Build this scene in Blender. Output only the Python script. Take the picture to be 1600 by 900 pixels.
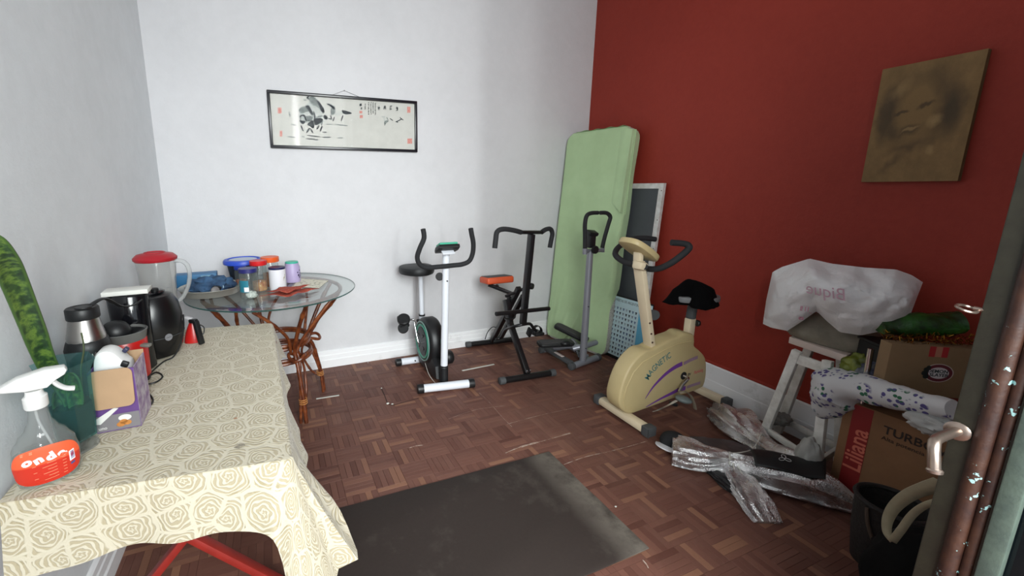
import bpy, bmesh, math, random
from mathutils import Matrix, Vector, Euler, Quaternion, noise as mnoise

for o in list(bpy.data.objects):
    bpy.data.objects.remove(o)
SC = bpy.context.scene
COL = SC.collection
PI = math.pi
V = Vector
random.seed(7)

# ------------------------------------------------------------------ camera
CAM_H = 1.42
FPX, CX, CY = 644.25, 674.74, 419.64            # focal length and lens axis, in pixels of a 1600x900 frame
YAW, PITCH, ROLL = 0.3702, 0.1921, 0.002
fw = V((math.sin(YAW)*math.cos(PITCH), math.cos(YAW)*math.cos(PITCH), -math.sin(PITCH)))
rt = V((math.cos(YAW), -math.sin(YAW), 0.0))
dn = fw.cross(rt)
r2 = rt*math.cos(ROLL) + dn*math.sin(ROLL)
d2 = dn*math.cos(ROLL) - rt*math.sin(ROLL)
cam_data = bpy.data.cameras.new('camera')
cam_data.sensor_fit = 'HORIZONTAL'
cam_data.sensor_width = 36.0
cam_data.lens = 36.0*FPX/1600.0
cam_data.shift_x = (800.0-CX)/1600.0
cam_data.shift_y = -(450.0-CY)/1600.0
cam_data.clip_start = 0.02
cam = bpy.data.objects.new('camera', cam_data)
COL.objects.link(cam)
cam.matrix_world = Matrix(((r2.x, -d2.x, -fw.x, 0), (r2.y, -d2.y, -fw.y, 0), (r2.z, -d2.z, -fw.z, CAM_H), (0, 0, 0, 1)))
SC.camera = cam

def ray(u, v):
    return r2*((u-CX)/FPX) + d2*((v-CY)/FPX) + fw
def WZ(u, v, z=0.0):                             # point of the picture on a level plane
    d = ray(u, v); t = (z-CAM_H)/d.z
    return V((d.x*t, d.y*t, z))
def WY(u, v, y):                                 # ... on a plane parallel to the back wall
    d = ray(u, v); t = y/d.y
    return V((d.x*t, y, CAM_H+d.z*t))
def WX(u, v, x):                                 # ... on a plane parallel to the left wall
    d = ray(u, v); t = x/d.x
    return V((x, d.y*t, CAM_H+d.z*t))

# ------------------------------------------------------------------ world, daylight, exposure
world = bpy.data.worlds.new('overcast_sky'); SC.world = world
world.use_nodes = True
bgn = world.node_tree.nodes['Background']
bgn.inputs[0].default_value = (0.80, 0.90, 1.0, 1); bgn.inputs[1].default_value = 1.0
def area_light(name, loc, target, sx, sy, energy, color):
    ld = bpy.data.lights.new(name, 'AREA'); ld.shape = 'RECTANGLE'; ld.size = sx; ld.size_y = sy
    ld.energy = energy; ld.color = color
    o = bpy.data.objects.new(name, ld); COL.objects.link(o); o.location = loc
    o.rotation_euler = (V(target)-V(loc)).to_track_quat('-Z', 'Y').to_euler()
    return o
# overcast daylight coming in through the open doorway behind the camera: the bright yard, and a narrow sliver shaped to streak the picture glass
area_light('yard_daylight', (-0.35, -3.0, 2.75), (0.55, 0.2, 1.0), 4.8, 2.6, 560.0, (0.955, 1.0, 0.985))
area_light('daylight_sliver', (0.62, -3.0, 2.35), (0.95, 3.0, 1.45), 0.13, 2.6, 62.0, (0.955, 1.0, 0.985))
vs = SC.view_settings
vs.view_transform = 'Standard'; vs.look = 'None'; vs.gamma = 1.0; vs.use_curve_mapping = False
vs.exposure = 0.25

# ------------------------------------------------------------------ materials
def lin(c):
    def f(x):
        x /= 255.0
        return x/12.92 if x <= 0.04045 else ((x+0.055)/1.055)**2.4
    return (f(c[0]), f(c[1]), f(c[2]), 1.0)

class NT:
    """small node-tree helper"""
    def __init__(s, name):
        s.m = bpy.data.materials.new(name); s.m.use_nodes = True
        s.t = s.m.node_tree; s.n = s.t.nodes; s.l = s.t.links
        s.b = s.n['Principled BSDF']; s.out = s.n['Material Output']
    def node(s, typ, **kw):
        n = s.n.new(typ)
        for k, v in kw.items():
            if k.startswith('i_'): n.inputs[k[2:].replace('_', ' ')].default_value = v
            else: setattr(n, k, v)
        return n
    def put(s, sock, val):
        if hasattr(val, 'is_output'): s.l.new(val, sock)
        else: sock.default_value = val
    def math(s, op, a, b=0.0, c=None, clamp=False):
        n = s.n.new('ShaderNodeMath'); n.operation = op; n.use_clamp = clamp
        s.put(n.inputs[0], a); s.put(n.inputs[1], b)
        if c is not None: s.put(n.inputs[2], c)
        return n.outputs[0]
    def mix(s, fac, a, b, blend='MIX'):
        n = s.n.new('ShaderNodeMix'); n.data_type = 'RGBA'; n.blend_type = blend; n.clamp_factor = True
        s.put(n.inputs[0], fac); s.put(n.inputs[6], a); s.put(n.inputs[7], b)
        return n.outputs[2]
    def noise(s, scale, detail=4.0, rough=0.55, vec=None, dist=0.0):
        n = s.n.new('ShaderNodeTexNoise'); n.inputs['Scale'].default_value = scale
        n.inputs['Detail'].default_value = detail; n.inputs['Roughness'].default_value = rough
        n.inputs['Distortion'].default_value = dist
        if vec is not None: s.l.new(vec, n.inputs['Vector'])
        return n.outputs['Fac']
    def ramp(s, fac, stops, interp='LINEAR'):
        n = s.n.new('ShaderNodeValToRGB'); n.color_ramp.interpolation = interp
        el = n.color_ramp.elements
        while len(el) < len(stops): el.new(0.5)
        for e, (p, c) in zip(el, stops): e.position = p; e.color = c
        s.put(n.inputs[0], fac)
        return n.outputs[0]
    def coords(s, which='Object', scale=None, rot=None, loc=None):
        tc = s.n.new('ShaderNodeTexCoord'); o = tc.outputs[which]
        if scale or rot or loc:
            mp = s.n.new('ShaderNodeMapping')
            if scale: mp.inputs['Scale'].default_value = scale
            if rot: mp.inputs['Rotation'].default_value = rot
            if loc: mp.inputs['Location'].default_value = loc
            s.l.new(o, mp.inputs[0]); o = mp.outputs[0]
        return o
    def pos(s):
        return s.n.new('ShaderNodeNewGeometry').outputs['Position']
    def bump(s, h, strength=0.3, dist=0.01):
        n = s.n.new('ShaderNodeBump'); n.inputs['Strength'].default_value = strength; n.inputs['Distance'].default_value = dist
        s.put(n.inputs['Height'], h); s.l.new(n.outputs[0], s.b.inputs['Normal'])
        return n

MATS = {}
def mat(name, col, rough=0.5, metal=0.0, var=0.0, vscale=8.0, bump=0.0, bscale=60.0, bdist=0.004, spec=0.5, coat=0.0, sheen=0.0, alpha=1.0, col2=None):
    if name in MATS: return MATS[name]
    t = NT(name); b = t.b
    c = lin(col)
    b.inputs['Roughness'].default_value = rough; b.inputs['Metallic'].default_value = metal
    b.inputs['Specular IOR Level'].default_value = spec
    b.inputs['Coat Weight'].default_value = coat
    b.inputs['Sheen Weight'].default_value = sheen
    vec = t.coords('Object')
    if var > 0 or col2:
        c2 = lin(col2) if col2 else tuple(max(0, x*(1-var)) for x in c[:3])+(1,)
        f = t.noise(vscale, 5, 0.6, vec)
        f = t.ramp(f, [(0.35, (0, 0, 0, 1)), (0.65, (1, 1, 1, 1))])
        t.put(b.inputs['Base Color'], t.mix(f, c, c2))
    else:
        b.inputs['Base Color'].default_value = c
    if bump > 0:
        t.bump(t.noise(bscale, 4, 0.6, vec), bump, bdist)
    MATS[name] = t.m
    return t.m

def glass(name, tint=(255, 255, 255), rough=0.03, opac=0.0, body=(230, 235, 235), ior=1.45):
    """thin clear glass or plastic: see-through, tinted, glossy by Fresnel, with a little body of its own"""
    if name in MATS: return MATS[name]
    t = NT(name); t.n.remove(t.b)
    tr = t.n.new('ShaderNodeBsdfTransparent'); tr.inputs[0].default_value = lin(tint)
    gl = t.n.new('ShaderNodeBsdfGlossy'); gl.inputs['Roughness'].default_value = rough
    df = t.n.new('ShaderNodeBsdfDiffuse'); df.inputs[0].default_value = lin(body)
    m0 = t.n.new('ShaderNodeMixShader'); m0.inputs[0].default_value = opac
    t.l.new(tr.outputs[0], m0.inputs[1]); t.l.new(df.outputs[0], m0.inputs[2])
    lw = t.n.new('ShaderNodeLayerWeight'); lw.inputs[0].default_value = 0.5
    f0 = ((ior-1)/(ior+1))**2
    fr = t.math('ADD', f0, t.math('MULTIPLY', 1-f0, t.math('POWER', lw.outputs['Facing'], 5.0)))
    m1 = t.n.new('ShaderNodeMixShader')
    t.l.new(fr, m1.inputs[0]); t.l.new(m0.outputs[0], m1.inputs[1]); t.l.new(gl.outputs[0], m1.inputs[2])
    t.l.new(m1.outputs[0], t.out.inputs[0])
    MATS[name] = t.m
    return t.m

# ------------------------------------------------------------------ mesh helpers
def cr(pts, k=6, closed=False):
    """Catmull-Rom through points"""
    P = [V(p) for p in pts]; n = len(P); out = []
    rng = range(n) if closed else range(n-1)
    for i in rng:
        if closed: a, b, c, d = P[(i-1) % n], P[i], P[(i+1) % n], P[(i+2) % n]
        else: a, b, c, d = P[max(i-1, 0)], P[i], P[i+1], P[min(i+2, n-1)]
        for j in range(k):
            t = j/k
            out.append(0.5*((2*b)+(c-a)*t+(2*a-5*b+4*c-d)*t*t+(3*b-a-3*c+d)*t**3))
    if not closed: out.append(P[-1])
    return out

class MB:
    def __init__(s, M=None):
        s.v = []; s.f = []; s.M = M; s.uv = None; s.fa = None
    def add(s, vs_, fs):
        o = len(s.v)
        for p in vs_:
            p = V(p)
            s.v.append(s.M @ p if s.M else p)
        s.f += [tuple(i+o for i in f) for f in fs]
        return s
    def bm(s, b):
        b.verts.index_update()
        s.add([v.co.copy() for v in b.verts], [[v.index for v in f.verts] for f in b.faces]); b.free()
        return s
    def box(s, c, size, rot=None, bev=0.0, seg=2):
        b = bmesh.new(); bmesh.ops.create_cube(b, size=1.0)
        for v in b.verts: v.co = V((v.co.x*size[0], v.co.y*size[1], v.co.z*size[2]))
        if bev > 0:
            bmesh.ops.bevel(b, geom=list(b.edges), offset=min(bev, 0.49*min(size)), segments=seg, affect='EDGES', profile=0.5)
        R = Matrix.Identity(3)
        if rot is not None: R = rot if isinstance(rot, Matrix) else Euler(rot).to_matrix()
        for v in b.verts: v.co = R.to_3x3() @ v.co + V(c)
        return s.bm(b)
    def beam(s, a, b, w, h, bev=0.003, up=(0, 0, 1)):
        """rectangular bar from a to b"""
        a = V(a); b = V(b); d = b-a; L = d.length; d = d/L
        u = V(up); x = u.cross(d)
        if x.length < 1e-4: x = V((1, 0, 0)).cross(d)
        x.normalize(); z = d.cross(x)
        R = Matrix((x, d, z)).transposed()
        return s.box((a+b)/2, (w, L, h), R, bev)
    def tube(s, pts, r, n=12, closed=False, caps=True, squash=None):
        P = [V(p) for p in pts]; m = len(P)
        rr = r if isinstance(r, (list, tuple)) else [r]*m
        T = []
        for i in range(m):
            if closed: d = P[(i+1) % m]-P[(i-1) % m]
            else: d = P[min(i+1, m-1)]-P[max(i-1, 0)]
            T.append(d.normalized() if d.length > 1e-9 else V((0, 0, 1)))
        up = V((0, 0, 1)) if abs(T[0].z) < 0.9 else V((1, 0, 0))
        x = (up-T[0]*up.dot(T[0])).normalized(); vs_ = []; fs = []
        for i in range(m):
            x = (x-T[i]*x.dot(T[i])).normalized(); y = T[i].cross(x)
            for j in range(n):
                a = 2*PI*j/n; ca, sa = math.cos(a), math.sin(a)
                if squash: ca *= squash[0]; sa *= squash[1]
                vs_.append(P[i]+(x*ca+y*sa)*rr[i])
        for i in range(m if closed else m-1):
            for j in range(n):
                a = i*n+j; b = i*n+(j+1) % n; c = ((i+1) % m)*n+(j+1) % n; d = ((i+1) % m)*n+j
                fs.append((a, b, c, d))
        if caps and not closed:
            fs.append(tuple(range(n-1, -1, -1))); fs.append(tuple((m-1)*n+j for j in range(n)))
        return s.add(vs_, fs)
    def cyl(s, a, b, r, n=20, r2_=None):
        return s.tube([a, b], [r, r if r2_ is None else r2_], n)
    def lathe(s, prof, base=(0, 0, 0), n=32, axis=None, caps=True, sx=1.0, sy=1.0):
        """profile of (r, z) turned about z (or the axis direction)"""
        R = Matrix.Identity(3)
        if axis is not None: R = V(axis).to_track_quat('Z', 'Y').to_matrix()
        vs_ = []; fs = []; m = len(prof); B = V(base)
        for (r, z) in prof:
            for j in range(n):
                a = 2*PI*j/n
                vs_.append(R @ V((r*math.cos(a)*sx, r*math.sin(a)*sy, z))+B)
        for i in range(m-1):
            for j in range(n):
                fs.append((i*n+j, i*n+(j+1) % n, (i+1)*n+(j+1) % n, (i+1)*n+j))
        if caps:
            fs.append(tuple(range(n-1, -1, -1))); fs.append(tuple((m-1)*n+j for j in range(n)))
        return s.add(vs_, fs)
    def prism(s, poly, M, h, bev=0.0):
        """2-D outline extruded by h along z of the frame M"""
        b = bmesh.new()
        vv = [b.verts.new((p[0], p[1], 0)) for p in poly]
        f = b.faces.new(vv); b.normal_update()
        if f.normal.z > 0: f.normal_flip()
        r = bmesh.ops.extrude_face_region(b, geom=[f])
        for g in r['geom']:
            if isinstance(g, bmesh.types.BMVert): g.co.z += h
        bmesh.ops.recalc_face_normals(b, faces=list(b.faces))
        if bev > 0:
            ed = [e for e in b.edges if abs(e.verts[0].co.z-e.verts[1].co.z) < 1e-6]
            bmesh.ops.bevel(b, geom=ed, offset=bev, segments=2, affect='EDGES', profile=0.5)
        b.transform(M)
        return s.bm(b)
    def grid(s, fn, nu, nv, closed_u=False, uvfn=None):
        """surface fn(a, b), a and b from 0 to 1"""
        vs_ = []; fs = []; mu = nu if closed_u else nu+1
        for j in range(nv+1):
            for i in range(mu):
                vs_.append(fn(i/nu, j/nv))
        for j in range(nv):
            for i in range(nu):
                a = j*mu+i; b = j*mu+(i+1) % mu; fs.append((a, b, b+mu, a+mu))
        return s.add(vs_, fs)
    def ball(s, c, rad, nu=20, nv=12, rot=None):
        R = Euler(rot).to_matrix() if rot else Matrix.Identity(3); C_ = V(c)
        r = rad if isinstance(rad, (tuple, list)) else (rad, rad, rad)
        def fn(a, b):
            th = 2*PI*a; ph = PI*(b-0.5)
            return R @ V((r[0]*math.cos(ph)*math.cos(th), r[1]*math.cos(ph)*math.sin(th), r[2]*math.sin(ph)))+C_
        return s.grid(fn, nu, nv, closed_u=True)
    def poly(s, pts):
        return s.add(pts, [tuple(range(len(pts)))])
    def build(s, name, m, parent=None, smooth=40, origin=None, solid=0.0, kind=None):
        if origin is None: origin = V((0, 0, 0))
        off = V(origin)
        q = parent
        while q is not None:
            off = off+V(q.location); q = q.parent
        me = bpy.data.meshes.new(name)
        me.from_pydata([tuple(p-off) for p in s.v], [], s.f)
        if s.uv is not None:
            ul = me.uv_layers.new(name='UVMap')
            for lp in me.loops: ul.data[lp.index].uv = s.uv[lp.vertex_index]
        if s.fa is not None:
            at = me.attributes.new('rnd', 'FLOAT', 'FACE')
            for i, x in enumerate(s.fa): at.data[i].value = x
        me.validate()
        bm_ = bmesh.new(); bm_.from_mesh(me); bmesh.ops.recalc_face_normals(bm_, faces=list(bm_.faces)); bm_.to_mesh(me); bm_.free()
        if smooth:
            me.shade_smooth(); me.set_sharp_from_angle(angle=math.radians(smooth))
        me.materials.append(m)
        o = bpy.data.objects.new(name, me); COL.objects.link(o)
        if parent is not None: o.parent = parent
        o.location = origin
        if solid:
            md = o.modifiers.new('thickness', 'SOLIDIFY'); md.thickness = solid; md.offset = 0
        if kind: o['kind'] = kind
        return o

def tag(o, label, cat, group=None):
    o['label'] = label; o['category'] = cat
    if group: o['group'] = group
    return o
def thing(name, label, cat, loc, group=None):
    o = bpy.data.objects.new(name, None); COL.objects.link(o); o.location = loc
    o.empty_display_size = 0.05
    return tag(o, label, cat, group)
def struct(o):
    o['kind'] = 'structure'; return o
def frame(o, x, y):
    """4x4 frame from an origin, a text direction and an up direction"""
    x = V(x).normalized(); y = V(y); y = (y-x*y.dot(x)).normalized(); z = x.cross(y)
    return Matrix(((x.x, y.x, z.x, o[0]), (x.y, y.y, z.y, o[1]), (x.z, y.z, z.z, o[2]), (0, 0, 0, 1)))
def text_mb(mb, body, size, M, ex=0.0004, align='CENTER', sx=1.0, shear=0.0, bold=0.0, res=3):
    cu = bpy.data.curves.new('txt', 'FONT'); cu.body = body; cu.size = size; cu.align_x = align; cu.align_y = 'CENTER'
    cu.extrude = ex; cu.shear = shear; cu.offset = bold; cu.resolution_u = res
    o = bpy.data.objects.new('txt', cu); COL.objects.link(o)
    dg = bpy.context.evaluated_depsgraph_get(); dg.update()
    me = bpy.data.meshes.new_from_object(o.evaluated_get(dg))
    mb.add([M @ V((v.co.x*sx, v.co.y, v.co.z)) for v in me.vertices], [tuple(p.vertices) for p in me.polygons])
    bpy.data.objects.remove(o); bpy.data.curves.remove(cu); bpy.data.meshes.remove(me)
    return mb
def nz(p, s=1.0):
    return mnoise.noise(V(p)*s)

# ================================================================== THE SETTING
BY = 3.236; LX = -0.667; TAN2 = math.tan(math.radians(2.0)); CEIL = 3.25; FY = -0.52
def RWX(y): return 2.836-(BY-y)*TAN2             # the red wall runs two degrees off square

def wall_white(name, base, grime=0.06):
    t = NT(name)
    p = t.pos()
    n1 = t.noise(1.6, 5, 0.6, p); n2 = t.noise(14, 6, 0.65, p)
    f = t.math('ADD', t.math('MULTIPLY', n1, 0.6), t.math('MULTIPLY', n2, 0.4))
    c = lin(base); d = tuple(x*(1-grime*2) for x in c[:3])+(1,)
    t.put(t.b.inputs['Base Color'], t.ramp(f, [(0.3, d), (0.6, c)]))
    t.b.inputs['Roughness'].default_value = 0.75
    t.bump(t.math('ADD', t.noise(45, 6, 0.7, p), t.math('MULTIPLY', t.noise(5, 3, 0.5, p), 1.5)), 0.25, 0.006)
    return t.m
M_BACK = wall_white('white_plaster', (216, 216, 219), 0.04)
M_LEFT = wall_white('grey_white_plaster', (232, 236, 239), 0.05)
t = NT('red_paint'); p = t.pos()
f = t.math('ADD', t.math('MULTIPLY', t.noise(1.3, 4, 0.6, p), 0.6), t.math('MULTIPLY', t.noise(30, 5, 0.7, p), 0.4))
t.put(t.b.inputs['Base Color'], t.ramp(f, [(0.3, lin((138, 44, 32))), (0.62, lin((152, 53, 40)))]))
t.b.inputs['Roughness'].default_value = 0.6; t.b.inputs['Specular IOR Level'].default_value = 0.3
t.bump(t.math('ADD', t.noise(60, 5, 0.7, p), t.noise(7, 3, 0.5, p)), 0.2, 0.005)
M_RED = t.m
t = NT('white_gloss_paint'); p = t.pos()
f = t.noise(6, 6, 0.7, p)
t.put(t.b.inputs['Base Color'], t.ramp(f, [(0.25, lin((206, 206, 206))), (0.42, lin((238, 238, 240)))]))
t.b.inputs['Roughness'].default_value = 0.45
M_BASE = t.m
M_CEIL = mat('ceiling_paint', (214, 214, 214), 0.8, var=0.08, vscale=3)

def quad_wall(name, a, b, z0, z1, thick, out, m):
    a = V((a[0], a[1], 0)); b = V((b[0], b[1], 0)); o = V((out[0], out[1], 0))*thick
    P = [a, b, b+o, a+o]
    mb = MB(); mb.add([V((q.x, q.y, z0)) for q in P]+[V((q.x, q.y, z1)) for q in P],
                      [(0, 1, 5, 4), (1, 2, 6, 5), (2, 3, 7, 6), (3, 0, 4, 7), (0, 3, 2, 1), (4, 5, 6, 7)])
    return struct(mb.build(name, m, smooth=0))
quad_wall('wall_back', (LX-0.1, BY), (RWX(BY)+0.1, BY), 0, CEIL, 0.12, (0, 1), M_BACK)
quad_wall('wall_left', (LX, FY-0.1), (LX, BY), 0, CEIL, 0.12, (-1, 0), M_LEFT)
quad_wall('wall_right', (RWX(FY-0.1), FY-0.1), (RWX(BY), BY), 0, CEIL, 0.12, (1, 0), M_RED)
# front wall with the doorway the picture was taken from
DX0, DX1, DH = -0.32, 1.24, 3.02
mb = MB()
mb.box(((LX-0.1+DX0)/2, FY-0.06, CEIL/2), (DX0-LX+0.1, 0.12, CEIL))
mb.box(((DX1+RWX(FY)+0.1)/2, FY-0.06, CEIL/2), (RWX(FY)+0.1-DX1, 0.12, CEIL))
mb.box(((DX0+DX1)/2, FY-0.06, (DH+CEIL)/2), (DX1-DX0, 0.12, CEIL-DH))
struct(mb.build('wall_front', M_LEFT, smooth=0))
mb = MB(); mb.box(((LX+RWX(BY))/2, (FY+BY)/2, CEIL+0.05), (RWX(BY)-LX+0.3, BY-FY+0.3, 0.1))
struct(mb.build('ceiling', M_CEIL, smooth=0))

# ---- floor: a slab with basket-weave parquet strips on it
t = NT('floor_slab'); t.b.inputs['Base Color'].default_value = lin((52, 31, 26)); t.b.inputs['Roughness'].default_value = 0.8
M_SLAB = t.m
fl = MB(); fl.box(((LX+RWX(BY))/2, (FY-1.2+BY)/2, -0.055), (RWX(BY)-LX+0.2, BY-FY+1.3, 0.1))
FLOOR = struct(fl.build('floor', M_SLAB, smooth=0))

def strip_mat(name, per_face):
    t = NT(name)
    if per_face:
        a = t.n.new('ShaderNodeAttribute'); a.attribute_name = 'rnd'; rnd = a.outputs['Fac']
    else:
        rnd = t.n.new('ShaderNodeObjectInfo').outputs['Random']
    p = t.pos()
    base = t.ramp(rnd, [(0.0, lin((92, 57, 48))), (0.16, lin((107, 70, 60))), (0.5, lin((112, 75, 64))), (0.84, lin((119, 80, 68))), (0.97, lin((142, 101, 80)))])
    gr = t.noise(110, 5, 0.65, p)
    base = t.mix(t.math('MULTIPLY', gr, 0.30), base, lin((74, 44, 36)))
    # worn, dusty patches
    d = t.noise(2.3, 6, 0.7, p)
    d = t.math('MULTIPLY', t.ramp(d, [(0.52, (0, 0, 0, 1)), (0.75, (1, 1, 1, 1))]), 0.28)
    base = t.mix(d, base, lin((140, 108, 95)))
    t.put(t.b.inputs['Base Color'], base)
    t.put(t.b.inputs['Roughness'], t.math('ADD', 0.42, t.math('MULTIPLY', t.noise(9, 4, 0.6, p), 0.3)))
    t.b.inputs['Specular IOR Level'].default_value = 0.35
    t.bump(gr, 0.06, 0.002)
    return t.m
M_STRIP = strip_mat('parquet_wood', False); M_STRIP2 = strip_mat('parquet_wood_far', True)
BX_, BYY, NS = 0.148, 0.126, 5
strips = []
nx0 = int(math.floor((LX-0.11)/BX_)); ny0 = int(math.floor(FY/BYY))
ox = 1.4197-round(1.4197/BX_)*BX_; oy = 1.095-round(1.095/BYY)*BYY
for i in range(nx0-1, 22):
    for j in range(ny0-9, 27):
        x0 = ox+i*BX_; y0 = oy+j*BYY
        hor = (i+j) % 2 == 0
        for k in range(NS):
            if hor: c = (x0+BX_/2, y0+(k+0.5)*BYY/NS); s_ = (BX_, BYY/NS)
            else: c = (x0+(k+0.5)*BX_/NS, y0+BYY/2); s_ = (BX_/NS, BYY)
            ax, bx_ = c[0]-s_[0]/2, c[0]+s_[0]/2; ay, by_ = c[1]-s_[1]/2, c[1]+s_[1]/2
            ax = max(ax, LX); bx_ = min(bx_, RWX((ay+by_)/2)); by_ = min(by_, BY)
            if bx_-ax < 0.004 or by_-ay < 0.004: continue
            full = (bx_-ax) > s_[0]-1e-4 and (by_-ay) > s_[1]-1e-4
            strips.append((ax, bx_, ay, by_, hor, full))
def shows(x, y):
    if not full_: return False
    q = V((x, y, -CAM_H)); zc = q.dot(fw)
    if zc < 0.1: return False
    u = CX+FPX*q.dot(r2)/zc; v = CY+FPX*q.dot(d2)/zc
    if v > 905 or u < 470 or u > 1330: return False
    if 0.14 < x < 1.33 and y < 1.665: return False      # under the rubber mat
    if x > 1.9 and y < 1.5: return False
    if v > 860 and u > 1270: return False
    return True
cand = []
for s_ in strips:
    full_ = s_[5]; x = (s_[0]+s_[1])/2; y = (s_[2]+s_[3])/2
    if shows(x, y): cand.append(((x*x+y*y), s_))
cand.sort(key=lambda q: q[0])
near = set(id(q[1]) for q in cand[:300])
GAP = 0.0005
def strip_mesh(sx, sy, nm):
    mb = MB(); x = sx/2-GAP; y = sy/2-GAP; b = 0.0007
    mb.add([(-x, -y, -0.005), (x, -y, -0.005), (x, y, -0.005), (-x, y, -0.005), (-x, -y, -b), (x, -y, -b), (x, y, -b), (-x, y, -b),
            (-x+b, -y+b, 0), (x-b, -y+b, 0), (x-b, y-b, 0), (-x+b, y-b, 0)],
           [(0, 1, 5, 4), (1, 2, 6, 5), (2, 3, 7, 6), (3, 0, 4, 7), (4, 5, 9, 8), (5, 6, 10, 9), (6, 7, 11, 10), (7, 4, 8, 11), (8, 9, 10, 11)])
    me = bpy.data.meshes.new(nm); me.from_pydata([tuple(q) for q in mb.v], [], mb.f); me.materials.append(M_STRIP)
    return me
MEH = strip_mesh(BX_, BYY/NS, 'parquet_strip'); MEV = strip_mesh(BX_/NS, BYY, 'parquet_strip')
rest = MB(); rest.fa = []
for s_ in strips:
    ax, bx_, ay, by_, hor, full = s_
    dz = random.uniform(-0.0006, 0.0)
    if id(s_) in near:
        o = bpy.data.objects.new('parquet_strip', MEH if hor else MEV); COL.objects.link(o)
        o.parent = FLOOR; o.location = ((ax+bx_)/2, (ay+by_)/2, dz)
    else:
        g = GAP
        rest.add([(ax+g, ay+g, dz), (bx_-g, ay+g, dz), (bx_-g, by_-g, dz), (ax+g, by_-g, dz),
                  (ax+g, ay+g, -0.005), (bx_-g, ay+g, -0.005), (bx_-g, by_-g, -0.005), (ax+g, by_-g, -0.005)],
                 [(0, 1, 2, 3), (0, 4, 5, 1), (1, 5, 6, 2), (2, 6, 7, 3), (3, 7, 4, 0)])
        rest.fa += [random.random()]*5
rest.build('parquet_strips', M_STRIP2, FLOOR, smooth=0, kind='stuff')

# ---- baseboards
def profile_run(name, a, b, out, prof, m, m2=None):
    """skirting: outline of (depth from wall, height) run from a to b"""
    a = V((a[0], a[1], 0)); b = V((b[0], b[1], 0)); o = V((out[0], out[1], 0)).normalized()
    n = len(prof); vs_ = [a+o*p[0]+V((0, 0, p[1])) for p in prof]+[b+o*p[0]+V((0, 0, p[1])) for p in prof]
    fs = [(i, (i+1) % n, n+(i+1) % n, n+i) for i in range(n)]+[tuple(range(n)), tuple(range(2*n-1, n-1, -1))]
    return MB().add(vs_, fs)
pb = [(0, 0), (0.028, 0), (0.028, 0.062), (0.022, 0.070), (0.020, 0.100), (0.016, 0.106), (0.014, 0.128), (0.008, 0.134), (0, 0.138)]
struct(profile_run('b', (LX, BY), (RWX(BY)-0.02, BY), (0, -1), pb, M_BASE).build('baseboard_back', M_BASE, smooth=0))
struct(profile_run('b', (LX, FY), (LX, BY-0.03), (1, 0), pb, M_BASE).build('baseboard_left', M_BASE, smooth=0))
pr = [(0, 0), (0.020, 0), (0.020, 0.105), (0.017, 0.110), (0.017, 0.212), (0.012, 0.220), (0, 0.222)]
br = struct(profile_run('b', (RWX(FY), FY), (RWX(BY), BY-0.03), (-1, TAN2), pr, M_BASE).build('baseboard_right', M_BASE, smooth=0))
pt = [(0, 0.218), (0.012, 0.2215), (0.010, 0.229), (0, 0.238)]
struct(profile_run('b', (RWX(FY), FY), (RWX(BY), BY-0.03), (-1, TAN2), pt, M_RED).build('trim_1', M_RED, smooth=0))

# ---- white dust and cracks along the parquet joints

# ================================================================== RUBBER MAT
t = NT('rubber'); p = t.pos()
d1 = t.noise(3.0, 7, 0.7, p); d2_ = t.noise(90, 3, 0.7, p)
sx_ = t.n.new('ShaderNodeSeparateXYZ'); t.l.new(p, sx_.inputs[0])
edge = t.ramp(t.math('SUBTRACT', sx_.outputs[0], t.math('MULTIPLY', t.noise(6, 5, 0.7, p), 0.22)), [(0.98, (0, 0, 0, 1)), (1.0, (1, 1, 1, 1))])
edge = t.math('MULTIPLY', t.ramp(t.math('SUBTRACT', t.math('SUBTRACT', sx_.outputs[0], 1.02), t.math('MULTIPLY', d1, 0.18)), [(0.03, (0, 0, 0, 1)), (0.16, (1, 1, 1, 1))]), t.ramp(d1, [(0.38, (0, 0, 0, 1)), (0.62, (1, 1, 1, 1))]))
dust = t.math('MAXIMUM', t.math('MULTIPLY', edge, 0.75), t.math('MULTIPLY', t.ramp(d1, [(0.55, (0, 0, 0, 1)), (0.85, (1, 1, 1, 1))]), 0.3))
t.put(t.b.inputs['Base Color'], t.mix(dust, t.mix(d2_, lin((44, 36, 33)), lin((54, 45, 41))), lin((132, 124, 114))))
t.b.inputs['Roughness'].default_value = 0.75; t.b.inputs['Specular IOR Level'].default_value = 0.35
t.bump(d2_, 0.3, 0.002)
M_RUB = t.m
def mat_outline():
    A = V((0.10, 1.662)); B = V((1.328, 1.655)); C_ = V((1.318, 0.998)); D = V((0.10, 0.985))
    out = []
    for a, b in ((A, B), (B, C_), (C_, D), (D, A)):
        for i in range(14):
            q = a+(b-a)*(i/14); k = 0 if i == 0 else 0.004
            out.append((q.x+k*nz((q.x*7, q.y*7, 1)), q.y+k*nz((q.x*7, q.y*7, 5))))
    return out
mb = MB(); mb.prism(mat_outline(), Matrix.Translation((0, 0, 0.0002)), 0.006, bev=0.001)
tag(mb.build('rubber_mat', M_RUB, origin=(0.7, 1.33, 0)), 'large black rubber mat lying flat on the parquet', 'mat')

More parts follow.
